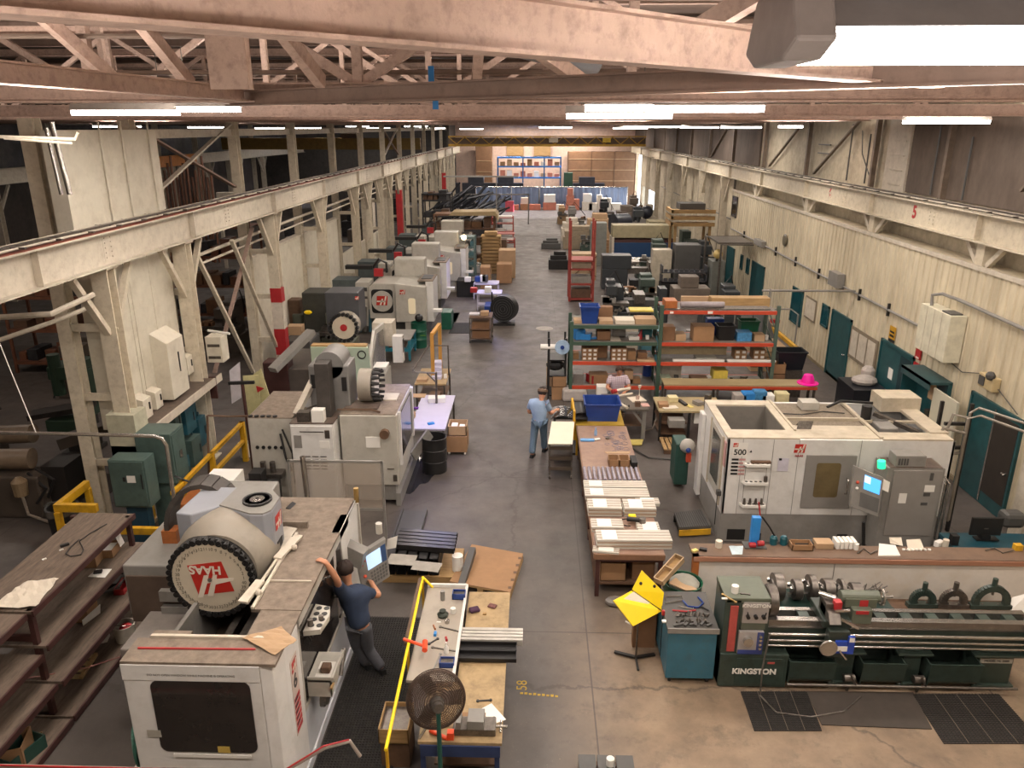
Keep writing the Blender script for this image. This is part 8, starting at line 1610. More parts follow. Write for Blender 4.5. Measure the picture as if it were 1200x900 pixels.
for k,(px,py,sz,mt_,lb)in enumerate(((792,499,.2,hmid,'grey boxes on the upper shelf of the black-framed bench'),(815,494,.35,white,'white machine hanging at the right side of the black-framed bench'))):sbox('shelf_item',px,py,.5 if k==0 else .45,.4 if k==0 else .15,.3,sz,mt_,lb,'box')
def smallpallet(px0,py0,px1,py1,label):
 a=G(px0,py0,0);b_=G(px1,py1,0);w_=b_.x-a.x;p=thing('pallet',label,'pallet',((a.x+b_.x)/2,a.y+.4,0));OFF[p.name]=tuple(p.location)
 OFF[p.name]=((a.x+b_.x)/2,a.y+.4,0)
 for i in range(4):M().bb(a.x+w_*i/4,a.x+w_*i/4+w_*.18,a.y,a.y+.8,.1,.13).to('slat',wood,p)
 M().bb(a.x,b_.x,a.y,a.y+.06,0,.1).bb(a.x,b_.x,a.y+.74,a.y+.8,0,.1).to('runners',dwood,p)
smallpallet(778,532,800,532,'small slatted wooden pallet on the floor before the black-framed bench');
solo(M().plate([G(734,516,.02),G(754,516,.02),G(752,522,.02),G(737,522,.02)][::-1],.03),'floor_board',mat('pale_yellow_plastic'),'pale board lying on the floor left of the small pallet','board')
line3([G(715,500,.03),G(740,525,.03),G(760,536,.03),G(805,540,.03)],.02,'floor_hose',hdark,'dark hose curving over the floor behind the long table','hose')
ch=thing('hose_reel','grey hose looping below the two benches','hose',tuple(G(767,500,0)));c_=G(767,500,0);OFF[ch.name]=tuple(c_);M().tube([c_+Vector((.0,0,.8)),c_+Vector((.05,0,.3)),c_+Vector((-.1,-.3,.05)),c_+Vector((-.4,-.4,.03))],.02).to('hose_line',mat('flex_grey'),ch)
R=thing('pallet_rack','green and orange racking, left low bay with one green-shelf tier','rack',(2.35,22.2,0));OFF[R.name]=(2.35,22.2,0)
Y0,Y1=21.75,22.9
def upr(x,h,r,mt_=rackgreen):
 m=M()
 for y in(Y0,Y1):m.bb(x-.05,x+.05,y-.04,y+.04,0,h)
 k=.2
 while k<h-.6:m.bar((x,Y0,k),(x,Y1,k+.5),.03,.03,(1,0,0));k+=.5
 m.to('upright_frame',mt_,r)
upr(1.1,2.45,R)
for z_,mt_ in((2.35,rackgreen),(1.85,rackgreen),(1.25,orange),(.5,orange)):
 M().bb(1.15,3.6,Y0-.05,Y0,z_-.1,z_).bb(1.15,3.6,Y1,Y1+.05,z_-.1,z_).to('beam',mt_,R);M().bb(1.15,3.6,Y0,Y1,z_-.03,z_).to('deck',mat('grey_deck','#6b645c',.6),R)
R2=thing('pallet_rack','taller green and orange racking bay on the right, with long parts on top','rack',(5.3,22.2,0));OFF[R2 .name]=(5.3,22.2,0)
upr(3.68,2.95,R2);upr(7.0,2.95,R2,mat('grey_green_upright','#4a5a50',.5))
for z_ in(2.8,1.85,1.25,.5):
 M().bb(3.73,6.95,Y0-.05,Y0,z_-.1,z_).bb(3.73,6.95,Y1,Y1+.05,z_-.1,z_).to('beam',orange,R2);M().bb(3.73,6.95,Y0,Y1,z_-.03,z_).to('deck',mat('grey_deck'),R2)
M().bb(3.9,4.0,Y0-.055,Y0-.05,2.72,2.78).bb(4.98,5.12,Y0-.055,Y0-.05,2.72,2.79).to('beam_label',white,R2)
tub('blue_bin',1.62,22.1,2.35,.42,.4,.54,.5,.5,bluep,'blue bin standing on top of the left racking bay')
def rb(x,z_,sx,sy,sz,mt_,label,name='cardboard_box',cat='box',y=None,group=None,rz=0,op=False):
 if op:return openbox(name,0,0,z_,sx,sy,sz,mt_,label,cat,rz,p=Vector((x,y or Y0+.35,0)),group=group)
 m=M().bb(-sx/2,sx/2,-sy/2,sy/2,0,sz);
 o=m.to(name,mt_,bevel=.006);o.location=(x,y or Y0+.35,z_);o.rotation_euler=(0,0,rz);return tag(o,label,cat,group)
rb(1.28,2.35,.22,.4,.1,card2,'tan carton left of the blue bin on the rack top');rb(2.1,2.35,.4,.5,.1,card2,'tan flat carton right of the blue bin');rb(2.1,2.35,.5,.3,.35,card3,'brown carton with a red-print lid behind the flat carton',y=22.7);rb(2.65,2.35,.55,.5,.12,mat('cream_paper'),'white folded papers on a carton on the rack top','paper_stack','papers');rb(3.25,2.35,.6,.5,.16,card2,'wide tan carton at the right end of the left rack top')
o=rb(1.32,1.85,.3,.3,.3,lblue,'bright blue plastic bundle at the left of the green shelf','blue_plastic','plastic',rz=.4);rb(1.55,1.85,.3,.35,.17,lblue,'bright blue plastic block beside the blue bundle','blue_plastic','plastic',rz=-.2);rb(1.8,1.85,.25,.15,.05,lblue,'flat blue plastic piece right of the blue block','blue_plastic','plastic')
rb(2.05,1.85,.4,.4,.28,card3,'open brown carton in the middle of the green shelf',op=True);rb(2.4,1.85,.3,.5,.02,mat('cream_paper'),'paper sheet lying on the green shelf','paper','paper');rb(2.55,1.85,.4,.4,.3,hmid,'grey scale or machine at the back of the green shelf','machine','machine',y=22.6);rb(2.95,1.85,.3,.3,.1,white,'white folder leaning by the red cone','folder','folder')
solo(M().cyl((3.12,22.1,1.85),(3.18,22.1,2.15),.09,.01,n=10),'red_cone',redp,'small red cone on the green shelf','cone');rb(3.35,1.85,.35,.35,.4,mat('teal_box','#1d5e64',.5),'teal box at the right end of the green shelf','teal_box','box',y=22.5);rb(3.35,1.85,.1,.1,.12,white,'small white bottle right of the red cone','bottle','bottle')
def labelled(x0,z_,nx,nz,w_,h_,label,grp,y=None):
 for i in range(nx):
  for k in range(nz):
   y_=y or Y0+.2;b=thing('small_carton',label+', %s column, %s'%(['left','middle','right','fourth'][i],['bottom','second','third','top'][k]),'carton',(x0+i*w_,y_,z_+k*h_),group=grp);OFF[b.name]=tuple(b.location);OFF[b.name]=(x0+i*w_,y_,z_+k*h_)
   cx=x0+i*w_;M().bb(cx-w_/2+.005,cx+w_/2-.005,y_-.12,y_+.3,z_+k*h_,z_+(k+1)*h_-.005).to('carton_body',card,b);M().bb(cx-w_*.28,cx+w_*.28,y_-.125,y_-.12,z_+k*h_+h_*.25,z_+k*h_+h_*.75).to('white_label',white,b)
labelled(1.5,1.25,3,3,.155,.125,'small labelled carton in the left block on the orange shelf','labelled cartons, left block on the orange shelf')
labelled(2.36,1.25,3,3,.155,.125,'small labelled carton in the right block on the orange shelf','labelled cartons, right block on the orange shelf')
rb(1.26,1.25,.16,.3,.18,card,'plain carton at the left end of the orange shelf');rb(2.02,1.25,.35,.35,.42,card3,'brown carton with a round hole between the two labelled blocks',y=22.3);rb(2.9,1.25,.25,.35,.27,card,'plain carton right of the second labelled block');rb(3.22,1.25,.28,.35,.22,card3,'small brown carton near the green upright');rb(3.3,1.25,.5,.4,.04,card2,'flat papers at the right end of the orange shelf','paper_stack','papers',y=21.9)
rb(1.35,.5,.3,.4,.3,mat('clear_wrap'),'wrapped bundle at the lower left of the rack','bundle','bundle');rb(1.95,.5,.55,.4,.28,card,'brown carton partly behind the plaid-shirted person');rb(2.85,.5,.25,.3,.4,card2,'tall labelled carton right of the seated person');rb(3.05,.5,.3,.3,.15,card,'low carton with white rolls by the seated person');scyl('blue_pail',758,440,.5,.14,.35,bluep,'blue pail with a white label on the lowest orange shelf','pail');rb(1.8,.5,.3,.35,.25,redp,'dark red tilted box on the lowest shelf','red_box','box',rz=.5)
sbox('white_tarp',673,468,0,.75,.5,.4,mat('grey_white_bag','#a39b94',.7),'grey-white wrapped bundle on the floor under the left rack bay','bundle',bevel=.08)
rb(3.95,2.8,.35,.5,.25,orwood,'orange-brown block at the left end of the rack top','wood_block','block');
solo(M().cyl((4.25,22.0,2.92),(5.5,22.0,2.92),.09,n=16),'grey_tube',mat('tube_grey','#8a8183',.4),'thick grey tube lying on top of the right rack bay','tube');solo(M().bb(5.2,6.9,22.3,22.7,2.8,3.05),'timber_beam',wood,'long pale timber on the top of the right rack bay','timber');solo(M().bb(4.4,6.0,22.7,22.85,2.8,3.0),'timber_beam',card2,'second long pale timber at the back of the rack top','timber')
m=M()
for i in range(8):m.cyl((5.4+.02*i,21.85+.05*i,2.83),(6.8,21.85+.05*i,2.83),.02,n=6)
solo(m,'thin_rods',dsteel,'bundle of thin grey rods on the right half of the rack top','rods');solo(M().bb(3.75,5.3,21.78,21.9,2.8,2.84),'rod_strip',dsteel,'toothed grey strip along the front of the rack top','strip')
rb(3.95,1.85,.35,.4,.42,card3,'brown carton with white top at the left of the upper orange shelf');rb(4.3,1.85,.3,.4,.2,card2,'low tan carton beside it on the upper orange shelf');rb(4.95,1.85,.6,.5,.45,card,'largest brown carton in the middle of the upper orange shelf');tub('black_crate',5.65,22.2,1.85,.42,.4,.5,.45,.42,black,'black plastic crate on the upper orange shelf','crate');rb(6.15,1.85,.42,.4,.27,mat('blue_print_carton','#3f7ba8',.5,var=.3,scale=14),'blue printed carton on the upper orange shelf');rb(6.6,1.85,.3,.35,.2,card2,'tan carton right of the blue printed one');rb(6.85,1.85,.08,.08,.15,white,'white cup at the right end of the upper orange shelf','cup','cup');tub('green_crate',6.45,22.7,1.95,.5,.35,.55,.4,.35,mat('crate_green','#145038',.4),'green crate behind the tan carton on the upper orange shelf','crate');rb(5.45,1.85,.5,.3,.5,bluep,'dark blue bag behind the black crate','bag','bag',y=22.75)
rb(4.75,1.35,2.0,.15,.35,mat('long_cream_board','#a89878',.6),'long cream board standing along the lower orange shelf','board','board',y=22.3);rb(4.9,1.25,1.6,.12,.06,white,'white angle strip lying on the front of the lower orange shelf','white_strip','strip',y=21.85);rb(6.35,1.25,1.5,.12,.06,white,'second white strip running past the right upright','white_strip','strip',y=21.85)
labelled(6.05,1.25,2,2,.18,.15,'small labelled carton in the right bay, left pair','labelled cartons in the right bay, left',y=22.2);labelled(6.6,1.25,2,2,.18,.15,'small labelled carton in the right bay, right pair','labelled cartons in the right bay, right',y=22.2)
rb(5.1,1.25,.6,.4,.1,mat('grey_paper'),'grey folded papers behind the white angle strip','paper_stack','papers');rb(3.95,.5,.3,.3,.22,mat('pale_green_paper','#aab8a0',.6),'pale green bag at the left of the lowest shelf, right bay','bag','bag');rb(4.3,.5,.4,.3,.1,mat('cream_paper'),'white papers on the lowest shelf, right bay','papers','papers');rb(4.95,.5,.5,.4,.2,card3,'brown carton on the lowest shelf, right bay');rb(5.55,.55,.42,.45,.4,mat('yellow_carton','#d9c255',.5),'bright yellow carton on the lowest shelf of the right bay');rb(6.4,.5,.9,.4,.03,mat('cream_paper'),'pale papers spread at the right of the lowest shelf','papers','papers');rb(4.2,.5,.6,.5,.7,cream2,'cream board standing at the back left of the lowest shelf','board','board',y=22.7)
cb=thing('work_counter','counter with pale top in front of the right rack bay','counter',(6.0,20.9,0));OFF[cb.name]=(6.0,20.9,0)
M().bb(3.75,8.1,21.0,21.6,.76,.8).to('top',mat('pale_bench_top'),cb)
for x in(3.8,5.3,6.8,8.05):M().bb(x-.03,x+.03,21.05,21.11,0,.76).bb(x-.03,x+.03,21.5,21.56,0,.76).to('leg',dsteel,cb)
M().bb(3.75,8.1,20.98,21.0,.68,.76).to('front_edge',orange,cb)
hp=M().lathe([(0,.28),(.12,.26),(.17,.14),(.18,0),(.3,0),(.3,.02),(.17,.03)],(7.9,21.25,.8),20);solo(hp,'pink_hat',mat('hot_pink','#e6199a',.5,var=.03),'hot pink hard hat lying at the right end of the counter','hat',smooth=True)
tub('black_bin',7.75,22.6,.85,.7,.5,.85,.6,.55,mat('dark_navy_bin','#15181f',.4),'dark bin draped with a liner right of the racking');solo(M().bb(7.4,8.1,22.3,22.9,0,.84),'bin_stand',dsteel,'stand under the dark lined bin','stand')
rb(7.3,.8,.45,.4,.3,card,'brown carton with open white flap right of the racking',y=22.3,op=True);solo(M().bb(7.08,7.52,22.1,22.5,0,.79),'carton_stack',card3,'cartons stacked under the white-flapped one','cartons')
yr=thing('yellow_guard_rail','yellow guard rail right of the racking by the aisle','rail',(8.6,25.5,0));OFF[yr.name]=(8.6,25.5,0)
M().bb(8.55,8.65,24.4,27.2,.85,.98).to('rail_bar',yellow,yr);M().bb(8.54,8.66,24.4,24.52,0,.98).bb(8.54,8.66,27.1,27.2,0,.98).to('posts',yellow,yr)
wbx=thing('plywood_stack','stack of pale plywood boards behind the yellow rail','boards',(7.9,25.6,0));OFF[wbx.name]=(7.9,25.6,0)
for i in range(5):M().bb(7.3,8.45,24.9,26.3,i*.17,i*.17+.14).to('board_layer',mat('pale_plywood')if i%2 else card2,wbx)
openbox('blue_crate',0,0,.85,.6,.5,.3,mat('dark_blue_crate','#24405c',.4),'dark blue crate on top of the plywood stack','crate',p=Vector((7.7,25.6,0)));solo(M().prism([(24.9,1.15),(26.0,1.15),(26.0,1.7)],7.5,8.0,'x'),'angle_plate',black,'black triangular part standing in the dark blue crate','panel');sbox('red_rag',908,378,1.15,.3,.2,.12,redp,'small red thing in the dark blue crate','rag')
rs=thing('roll_stand','black roll stand holding a white roll, at the left end of the racking','stand',(.6,22.2,0));OFF[rs.name]=(.6,22.2,0)
for x in(.45,.95):
 for y in(21.9,22.7):M().bb(x-.03,x+.03,y-.03,y+.03,0,1.9).to('post',black,rs)
for z_ in(.1,.7,1.2):M().bb(.45,.95,21.9,22.7,z_,z_+.04).to('shelf',black,rs)
M().cyl((.2,21.95,1.62),(.72,21.95,1.62),.09,n=16).to('white_roll',white,rs,smooth=True);M().lathe([(0,0),(.22,0),(.22,.02),(0,.02)],(.84,21.85,1.65),22,(0,-1,0)).to('blue_disc',mat('pale_blue_disc','#9fb7d0',.4),rs);M().lathe([(0,0),(.06,0),(.06,.03),(0,.03)],(.84,21.83,1.65),12,(0,-1,0)).to('disc_hub',bluep,rs);M().sph((.65,22.2,1.0),.28,12,(1,1,.6)).to('black_bundle',black,rs)
for k,(px,py,z_,s_,lb)in enumerate(((655,466,0,.42,'brown carton on the floor at the left foot of the racking'),(655,452,.42,.4,'open brown carton stacked on the floor carton'))):
 if k==0:sbox('cardboard_box',px,py,z_,.45,.4,.4,card,lb,'box')
 else:openbox('cardboard_box',0,0,.41,.42,.38,.32,card,lb,'box',p=Vector((G(655,466,0).x,G(655,466,0).y,0)))
scyl('paper_cone',646,451,.0,.16,.75,card2,'tan rolled paper bin beside the stacked cartons','bin')
def lathe_m(x0,x1,y,h,label,body,accent=None,name='engine_lathe'):
 v=thing(name,label,'machine',((x0+x1)/2,y+.5,0));OFF[v.name]=((x0+x1)/2,y+.5,0);w_=x1-x0
 M().bb(x0,x0+w_*.25,y,y+.9,0,h*.6).bb(x0+w_*.75,x1,y,y+.9,0,h*.45).to('feet',body,v,bevel=.02);M().bb(x0,x0+w_*.28,y,y+.9,h*.6,h).to('headstock',body,v,bevel=.03);M().bb(x0+w_*.2,x1,y+.15,y+.7,h*.45,h*.62).to('bed',accent or hdark,v)
 M().bb(x0+w_*.45,x0+w_*.62,y-.05,y+.9,h*.55,h*.8).to('carriage',dsteel,v);M().cyl((x0+w_*.28,y+.4,h*.8),(x0+w_*.36,y+.4,h*.8),.2).to('chuck',steel,v);M().bb(x0+w_*.85,x0+w_*.97,y+.1,y+.8,h*.6,h*.95).to('tailstock',body,v);M().bb(x0+w_*.28,x0+w_*.75,y+.2,y+.8,.1,h*.25).to('chip_pan',black,v)
 return v
dgm=mat('dark_machine','#33373a',.4,dirt='#1d1d1d',damt=.5)
lathe_m(3.0,5.6,31.6,1.5,'dark grey lathe with a round shiny chuck beyond the racking',dgm);
lathe_m(3.4,8.6,38.6,1.7,'long dark machine in the row behind the dark grey lathe',mat('dark_machine'),dsteel)
for k in range(2):
 z_=.95+.42*k;o=M().bb(5.9,8.0,35.6,36.2,z_,z_+.05).bb(5.9,5.96,35.6,36.2,z_,z_+.35).bb(7.94,8.0,35.6,36.2,z_,z_+.35);
 for i in range(8):o.bb(6.0+i*.24,6.16+i*.24,35.58,35.62,z_+.06,z_+.2)
 solo(o,'finned_rack',mat('finned_steel','#62646a',.3,metal=.6),'finned dark metal tray, %s of the pair beyond the racking'%['lower','upper'][k],'tray')
solo(M().bb(5.9,8.0,35.6,36.3,0,.9),'tray_base',black,'dark base carrying the pair of finned trays','base')
pk=thing('press_brake','long machine with deep blue front panel and cream top beyond the lathes','machine',(6.0,46.5,0));OFF[pk.name]=(6.0,46.5,0)
M().bb(4.7,8.3,46,47.2,.1,1.3).to('blue_front',mat('deep_blue','#1c3a5e',.4),pk);M().bb(4.55,4.7,46,47.4,0,1.6).bb(8.3,8.45,46,47.4,0,1.6).to('end_frames',cream2,pk);M().bb(4.6,8.4,46.1,47.3,1.3,1.45).to('red_beam',rust,pk);M().bb(4.6,8.2,46.2,47.3,1.55,2.3).to('cream_top',mat('dull_khaki','#8d8468',.6),pk,bevel=.03)
solo(M().bb(3.3,4.2,45.5,46.4,0,2.5),'grey_cabinet',mat('grey_cabinet','#6f716b',.5),'tall grey cabinet at the left of the blue-fronted machine','cabinet',bevel=.02)
solo(M().bb(8.5,9.0,45,46,0,2.1).bb(8.6,9.3,44,45,0,1.7),'green_machine',mat('dull_green_machine','#3c4a42',.5),'dull green machine beside the wooden pallet rack','machine')
rr=thing('tall_red_rack','tall narrow red rack with shelves at the aisle edge, right side','rack',(2.2,35.9,0));OFF[rr.name]=(2.2,35.9,0)
m=M()
for x in(1.65,2.75):
 for y in(35.7,36.8):m.bb(x-.05,x+.05,y-.05,y+.05,0,3.75)
 k=.2
 while k<3.2:m.bar((x,35.7,k),(x,36.8,k+.6),.03,.03,(1,0,0));k+=.6
m.to('uprights',redrack,rr)
for z_ in(.15,.85,1.55,1.95):M().bb(1.65,2.75,35.65,36.85,z_-.08,z_).to('shelf',redrack,rr)
for k,(z_,h_,mt_,lb)in enumerate(((.85,.3,mat('grey_paper'),'bundle on the lower shelf of the tall red rack'),(1.55,.3,mat('tan_bundle','#8d7f6a',.7),'tan bundle on the middle shelf of the tall red rack'),(.15,.4,dwood,'dark parts on the bottom shelf of the tall red rack'))):rb(2.2,z_,.9,.8,h_,mt_,lb,'bundle','bundle',y=36.2)
wf2=thing('folding_crate','folded pale wooden cross-braced crate behind the tall red rack','crate',(2.7,41,0));OFF[wf2 .name]=(2.7,41,0)
M().bb(2.0,3.3,41,42,0,1.4).to('crate_body',mat('pale_plywood'),wf2);M().bar((2.0,40.97,.2),(3.3,40.97,1.3),.1,.03).bar((3.3,40.96,.2),(2.0,40.96,1.3),.1,.03).to('cross_boards',dwood,wf2)
for k,(x,y,w_,d_,h_,mt_,lb,nm)in enumerate(((1.4,44.2,1.2,.9,1.0,black,'black cart with trays at the aisle edge beyond the tall red rack','cart'),(1.1,52,1.3,1,.7,hdark,'dark flat cart further down the aisle, right side','cart'),(3.0,52,2.2,1.2,1.5,mat('tan_bundle'),'khaki crate stack beyond the black cart','crates'),(2.6,56,1.4,1.2,1.6,cream2,'cream boxes beyond the khaki crates','boxes'),(4.6,56,1.8,1.4,1.9,card2,'tan carton pile left of the dark round machine','cartons'),(8.4,54,2.0,2,1.6,mat('dull_khaki'),'khaki machine far down the right side','machine'),(7.0,60,1.6,1.4,2.1,mat('grey_brown','#6d6258',.6),'grey-brown machine far down the right side','machine'),(9.0,62,1.0,1.2,2.0,cream2,'cream cabinet far down the right side','cabinet'),(4.9,50,1.2,1,.9,card,'brown cartons on a bench beyond the grey cabinet','cartons'))):
 m=M().bb(-w_/2,w_/2,0,d_,0,h_*.55).bb(-w_/2+.1,w_/2-.15,.1,d_-.1,h_*.55,h_*.8).bb(-w_/4,w_/3,.2,d_-.2,h_*.8,h_);o=m.to(nm,mt_,bevel=.03);o.location=(x,y,0);tag(o,lb,nm)
rm=thing('round_machine','big dark round-bodied machine in the distance on the right','machine',(6.0,53.5,0));OFF[rm.name]=(6.0,53.5,0)
M().cyl((5.3,53,1.5),(6.3,53.4,1.5),.75,n=20).bb(5.3,6.3,52.8,54,0,1.0).to('drum_body',mat('blue_black','#20242e',.4,dirt='#3a3a40',damt=.4),rm,smooth=True)
solo(M().sph((8.5,60,1.65),.5,14,(1,1,1)).cyl((8.5,60,0),(8.5,60,1.3),.15),'dark_globe_tank',mat('blue_black'),'dark round tank near the far daylight door','tank',smooth=True)
gp=thing('grey_press','tall grey machine with a cream round lamp on top near the far office door','machine',(8.35,35.5,0));OFF[gp.name]=(8.35,35.5,0)
M().bb(8.1,8.7,35.2,36.2,0,2.0).to('column',mat('grey_cabinet'),gp,bevel=.04);M().sph((8.3,35.1,2.35),.22,12).to('lamp_globe',mat('cream_lamp','#c9b070',.4),gp,smooth=True);M().cyl((8.3,35.3,2.0),(8.3,35.2,2.2),.06).to('neck',dsteel,gp)
bp=thing('box_machine','dark brown machine with a white control cabinet beyond the racking','machine',(7.0,34,0));OFF[bp.name]=(7.0,34,0)
M().bb(5.7,6.6,37.2,37.9,0,2.2).to('white_cabinet',mat('tan_white','#b0a794',.5),bp);M().bb(6.7,7.9,36.8,37.8,0,2.5).to('dark_column',hdark,bp,bevel=.03);M().bb(6.1,7.7,33.4,34.4,0,1.1).bb(6.4,7.2,33.5,34.2,1.1,1.6).to('base_machine',mat('grey_brown'),bp,bevel=.03)
m=M().tube([(4.6,27.5,1.55),(9.3,27.5,1.55),(9.5,27.3,1.4),(9.5,27.3,0)],.03,8)
for x in(6.9,7.3,8.3):m.cyl((x,27.5,0),(x,27.5,1.55),.025,n=6)
m.bar((6.7,27.5,0),(7.3,27.5,.9),.04,.04)
solo(m,'pipe_railing',hmid,'long grey pipe railing behind the racking','railing')
yc=thing('yellow_top_desk','small desk with yellow papers and a black screen just behind the racking','desk',(4.2,29.3,0));OFF[yc.name]=(4.2,29.3,0)
M().bb(3.6,4.8,29,29.8,1.0,1.05).bb(3.65,3.7,29,29.05,0,1.0).bb(4.7,4.75,29,29.05,0,1.0).to('desk_frame',dsteel,yc);M().bb(3.7,4.6,29.1,29.7,1.05,1.1).to('yellow_papers',mat('yellow_carton'),yc);M().bb(3.95,4.6,28.8,29.0,.25,.95).to('black_screen',black,yc)
for k,(x,y,w_,h_,mt_,lb,nm)in enumerate(((4.15,25.5,.8,1.3,cream2,'cream cabinet with black vent just behind the left rack','cabinet'),(5.15,25.6,.9,1.2,mat('blue_grey_panel','#4f7f8c',.5),'blue-teal machine with white label behind the rack junction','machine'))):
 o=M().bb(-w_/2,w_/2,0,.8,0,h_).to(nm,mt_,bevel=.02);o.location=(x-1.0,y,0);tag(o,lb,nm)
wr=thing('wooden_pallet_rack','timber stand piled with pallets against the right wall','stand',(8.9,44,0));OFF[wr.name]=(8.9,44,0)
m=M()
for x in(7.8,9.7):
 for y in(43.5,45):m.bb(x-.07,x+.07,y-.07,y+.07,0,2.6)
m.bar((7.8,43.5,.2),(9.7,43.5,1.6),.1,.1).to('posts',wood,wr)
for i in range(3):M().bb(7.5,9.9,43.2,45.2,2.6+i*.35,2.64+i*.35).bb(7.5,9.9,43.2,43.3,2.64+i*.35,2.8+i*.35).bb(7.5,7.6,43.2,45.2,2.64+i*.35,2.8+i*.35).to('pallet',wood,wr)
M().bb(8.0,9.4,43.6,44.8,3.46,3.8).to('dark_scrap',hdark,wr)
jb=thing('jib_arm','thin horizontal grey pipe boom reaching to the office wall','boom',(7.2,23.2,0));OFF[jb.name]=(7.2,23.2,0)
M().cyl((7.15,23.2,0),(7.15,23.2,3.15),.04).tube([(6.9,23.2,3.1),(9.7,23.2,3.1)],.035).to('boom_pipe',hmid,jb);
mb=thing('pipe_canopy','rectangular grey pipe canopy frame in front of the far offices','frame',(8.8,37,0));OFF[mb.name]=(8.8,37,0)
M().tube([(8.0,36.5,0),(8.0,36.5,2.95),(9.7,36.5,2.95)],.05).tube([(8.2,34.2,0),(8.2,34.2,2.9),(9.6,34.2,2.9)],.05).bb(8.1,9.6,34.3,36.4,2.9,2.98).to('canopy_pipes',dsteel,mb)
rb2=thing('dark_cabinet','dark low cabinet with plastic bags on top before the notice board','cabinet',(9.3,20.8,0));OFF[rb2 .name]=(9.3,20.8,0)
M().bb(8.8,9.72,20.2,21.4,0,.95).to('body',mat('dark_navy_bin'),rb2);M().sph((9.3,20.8,1.05),.3,10,(1.2,1,.5)).sph((9.5,21.1,1.2),.2,8).to('plastic_bags',mat('grey_white_bag'),rb2)
for k,(px,mt_,lb)in enumerate(((866,mat('grey_white_bag'),'white wrapped packages on the counter behind the 500 machine'),(876,lblue,'light blue bottle on the floor shelf behind the 500 machine'),(889,mat('blue_print_carton'),'blue-and-white carton behind the 500 machine'),(898,white,'white carton behind the 500 machine'),(915,mat('cream_cloth'),'cream crumpled bag behind the 500 machine'))):
 c_=G(px,474,.5);o=M().bb(-.18,.18,-.15,.15,0,.3+.05*(k%3)).to('stored_package',mt_,bevel=.03);o.location=(GY(px,470,20.3).x,20.3,.5);tag(o,lb,'package')
solo(M().bb(5.8,8.0,20.1,20.7,0,.49),'low_cabinet',black,'low dark cabinet carrying the packages behind the 500 machine','cabinet')
m=M()
for y in(41.2,44,50,56,62):m.cyl((10.3,y,0),(10.3,y,5.3),.06,n=6).cyl((10.3,y,3.2),(10.3,y+3,3.2),.04,n=6)
solo(m,'wall_pipes',dsteel,'upright and level pipes fixed to the far right wall','pipes')
fn=thing('curtain_fence','low blue-grey plastic curtain fence across the far end of the hall','fence',(1,79.2,0));OFF[fn.name]=(1,79.2,0)
fcm=mat('curtain_blue','#6f7f9c',.4,var=.25,scale=2,stretch=(6,1,.3))
M().grid(lambda u,w_:Vector((-6.0+15.2*u,79.2+.06*math.sin(u*150),.1+2.0*w_)),120,1).to('curtain',fcm,fn,thick=.01);m=M().cyl((-6,79.2,2.12),(9.2,79.2,2.12),.04)
for x in(-6,-2.4,.4,3.8,6.5,9.2):m.cyl((x,79.15,0),(x,79.15,2.2),.05,n=6)
m.to('frame',steel,fn)
br3=thing('blue_pallet_rack','bright blue rack of cartons at the far end of the hall','rack',(0,82,0));OFF[br3 .name]=(0,82,0)
m=M()
for x in(-3.9,-1.3,.9,2.6):m.bb(x-.06,x+.06,82,82.1,0,4.9).bb(x-.06,x+.06,83,83.1,0,4.9)
m.to('uprights',mat('steel_blue','#2c5a8c',.5),br3)
for z_ in(4.9,4.0,2.9):M().bb(-3.9,2.6,81.95,82.05,z_-.14,z_).bb(-3.9,2.6,82,83.1,z_-.05,z_).to('beam',mat('rack_blue','#2f74c0',.5),br3)
rnd=random.Random(4)
for z_,n in((4.0,9),(2.9,9)):
 for i in range(n):
  o=M().bb(-.25,.25,-.2,.2,0,rnd.uniform(.3,.75)).to('far_carton',rnd.choice([card,white,mat('salmon_carton','#b5705a',.6),card2]));o.location=(-3.4+i*.7,82.5,z_);tag(o,'carton on the %s level of the bright blue rack'%('upper'if z_==4 else 'lower'),'carton','cartons on the bright blue rack')
for k,(x0,x1,z0,z1,mt_,lb)in enumerate(((-6.3,-4.0,2.0,5.9,mat('brown_cardboard'),'tall stacked brown carton bales left of the bright blue rack'),(3.4,11,2.2,5.4,mat('brown_cardboard'),'long wall of stacked brown carton bales at the far right'))):
 s=thing('carton_bales',lb,'bales',((x0+x1)/2,84,0));OFF[s.name]=((x0+x1)/2,84,0)
 M().bb(x0,x1-.6,83.8,85.4,0,z1-.03).to('bale_stack',mt_,s);m=M()
 for z_ in(z0+.2,z0+1.3,z0+2.4):m.bb(x0,x1-.6,83.77,83.8,z_,z_+.07)
 m.to('pale_straps',card2,s);m=M();x=x0
 while x<x1-.6:m.bb(x,x+.06,83.76,83.8,0,z1);x+=2.4
 m.to('dark_joints',dwood,s)
for k,(x,mt_,lb)in enumerate(((-2.2,wood,'pale wood panel on the far wall, left one'),(.7,wood,'pale wood panel on the far wall, right one'))):solo(M().bb(x-.9,x+.9,85.8,85.95,4.9,6.9),'wall_panel',mt_,lb,'panel')
solo(M().bb(2.9,3.8,81,82,0,3.4),'green_machine_box',mat('forest_green_box','#254434',.5),'dark green box machine right of the bright blue rack','machine')
rnd=random.Random(8)
cols=[white,mat('salmon_carton'),card,mat('cream_paper'),mat('salmon_carton')]
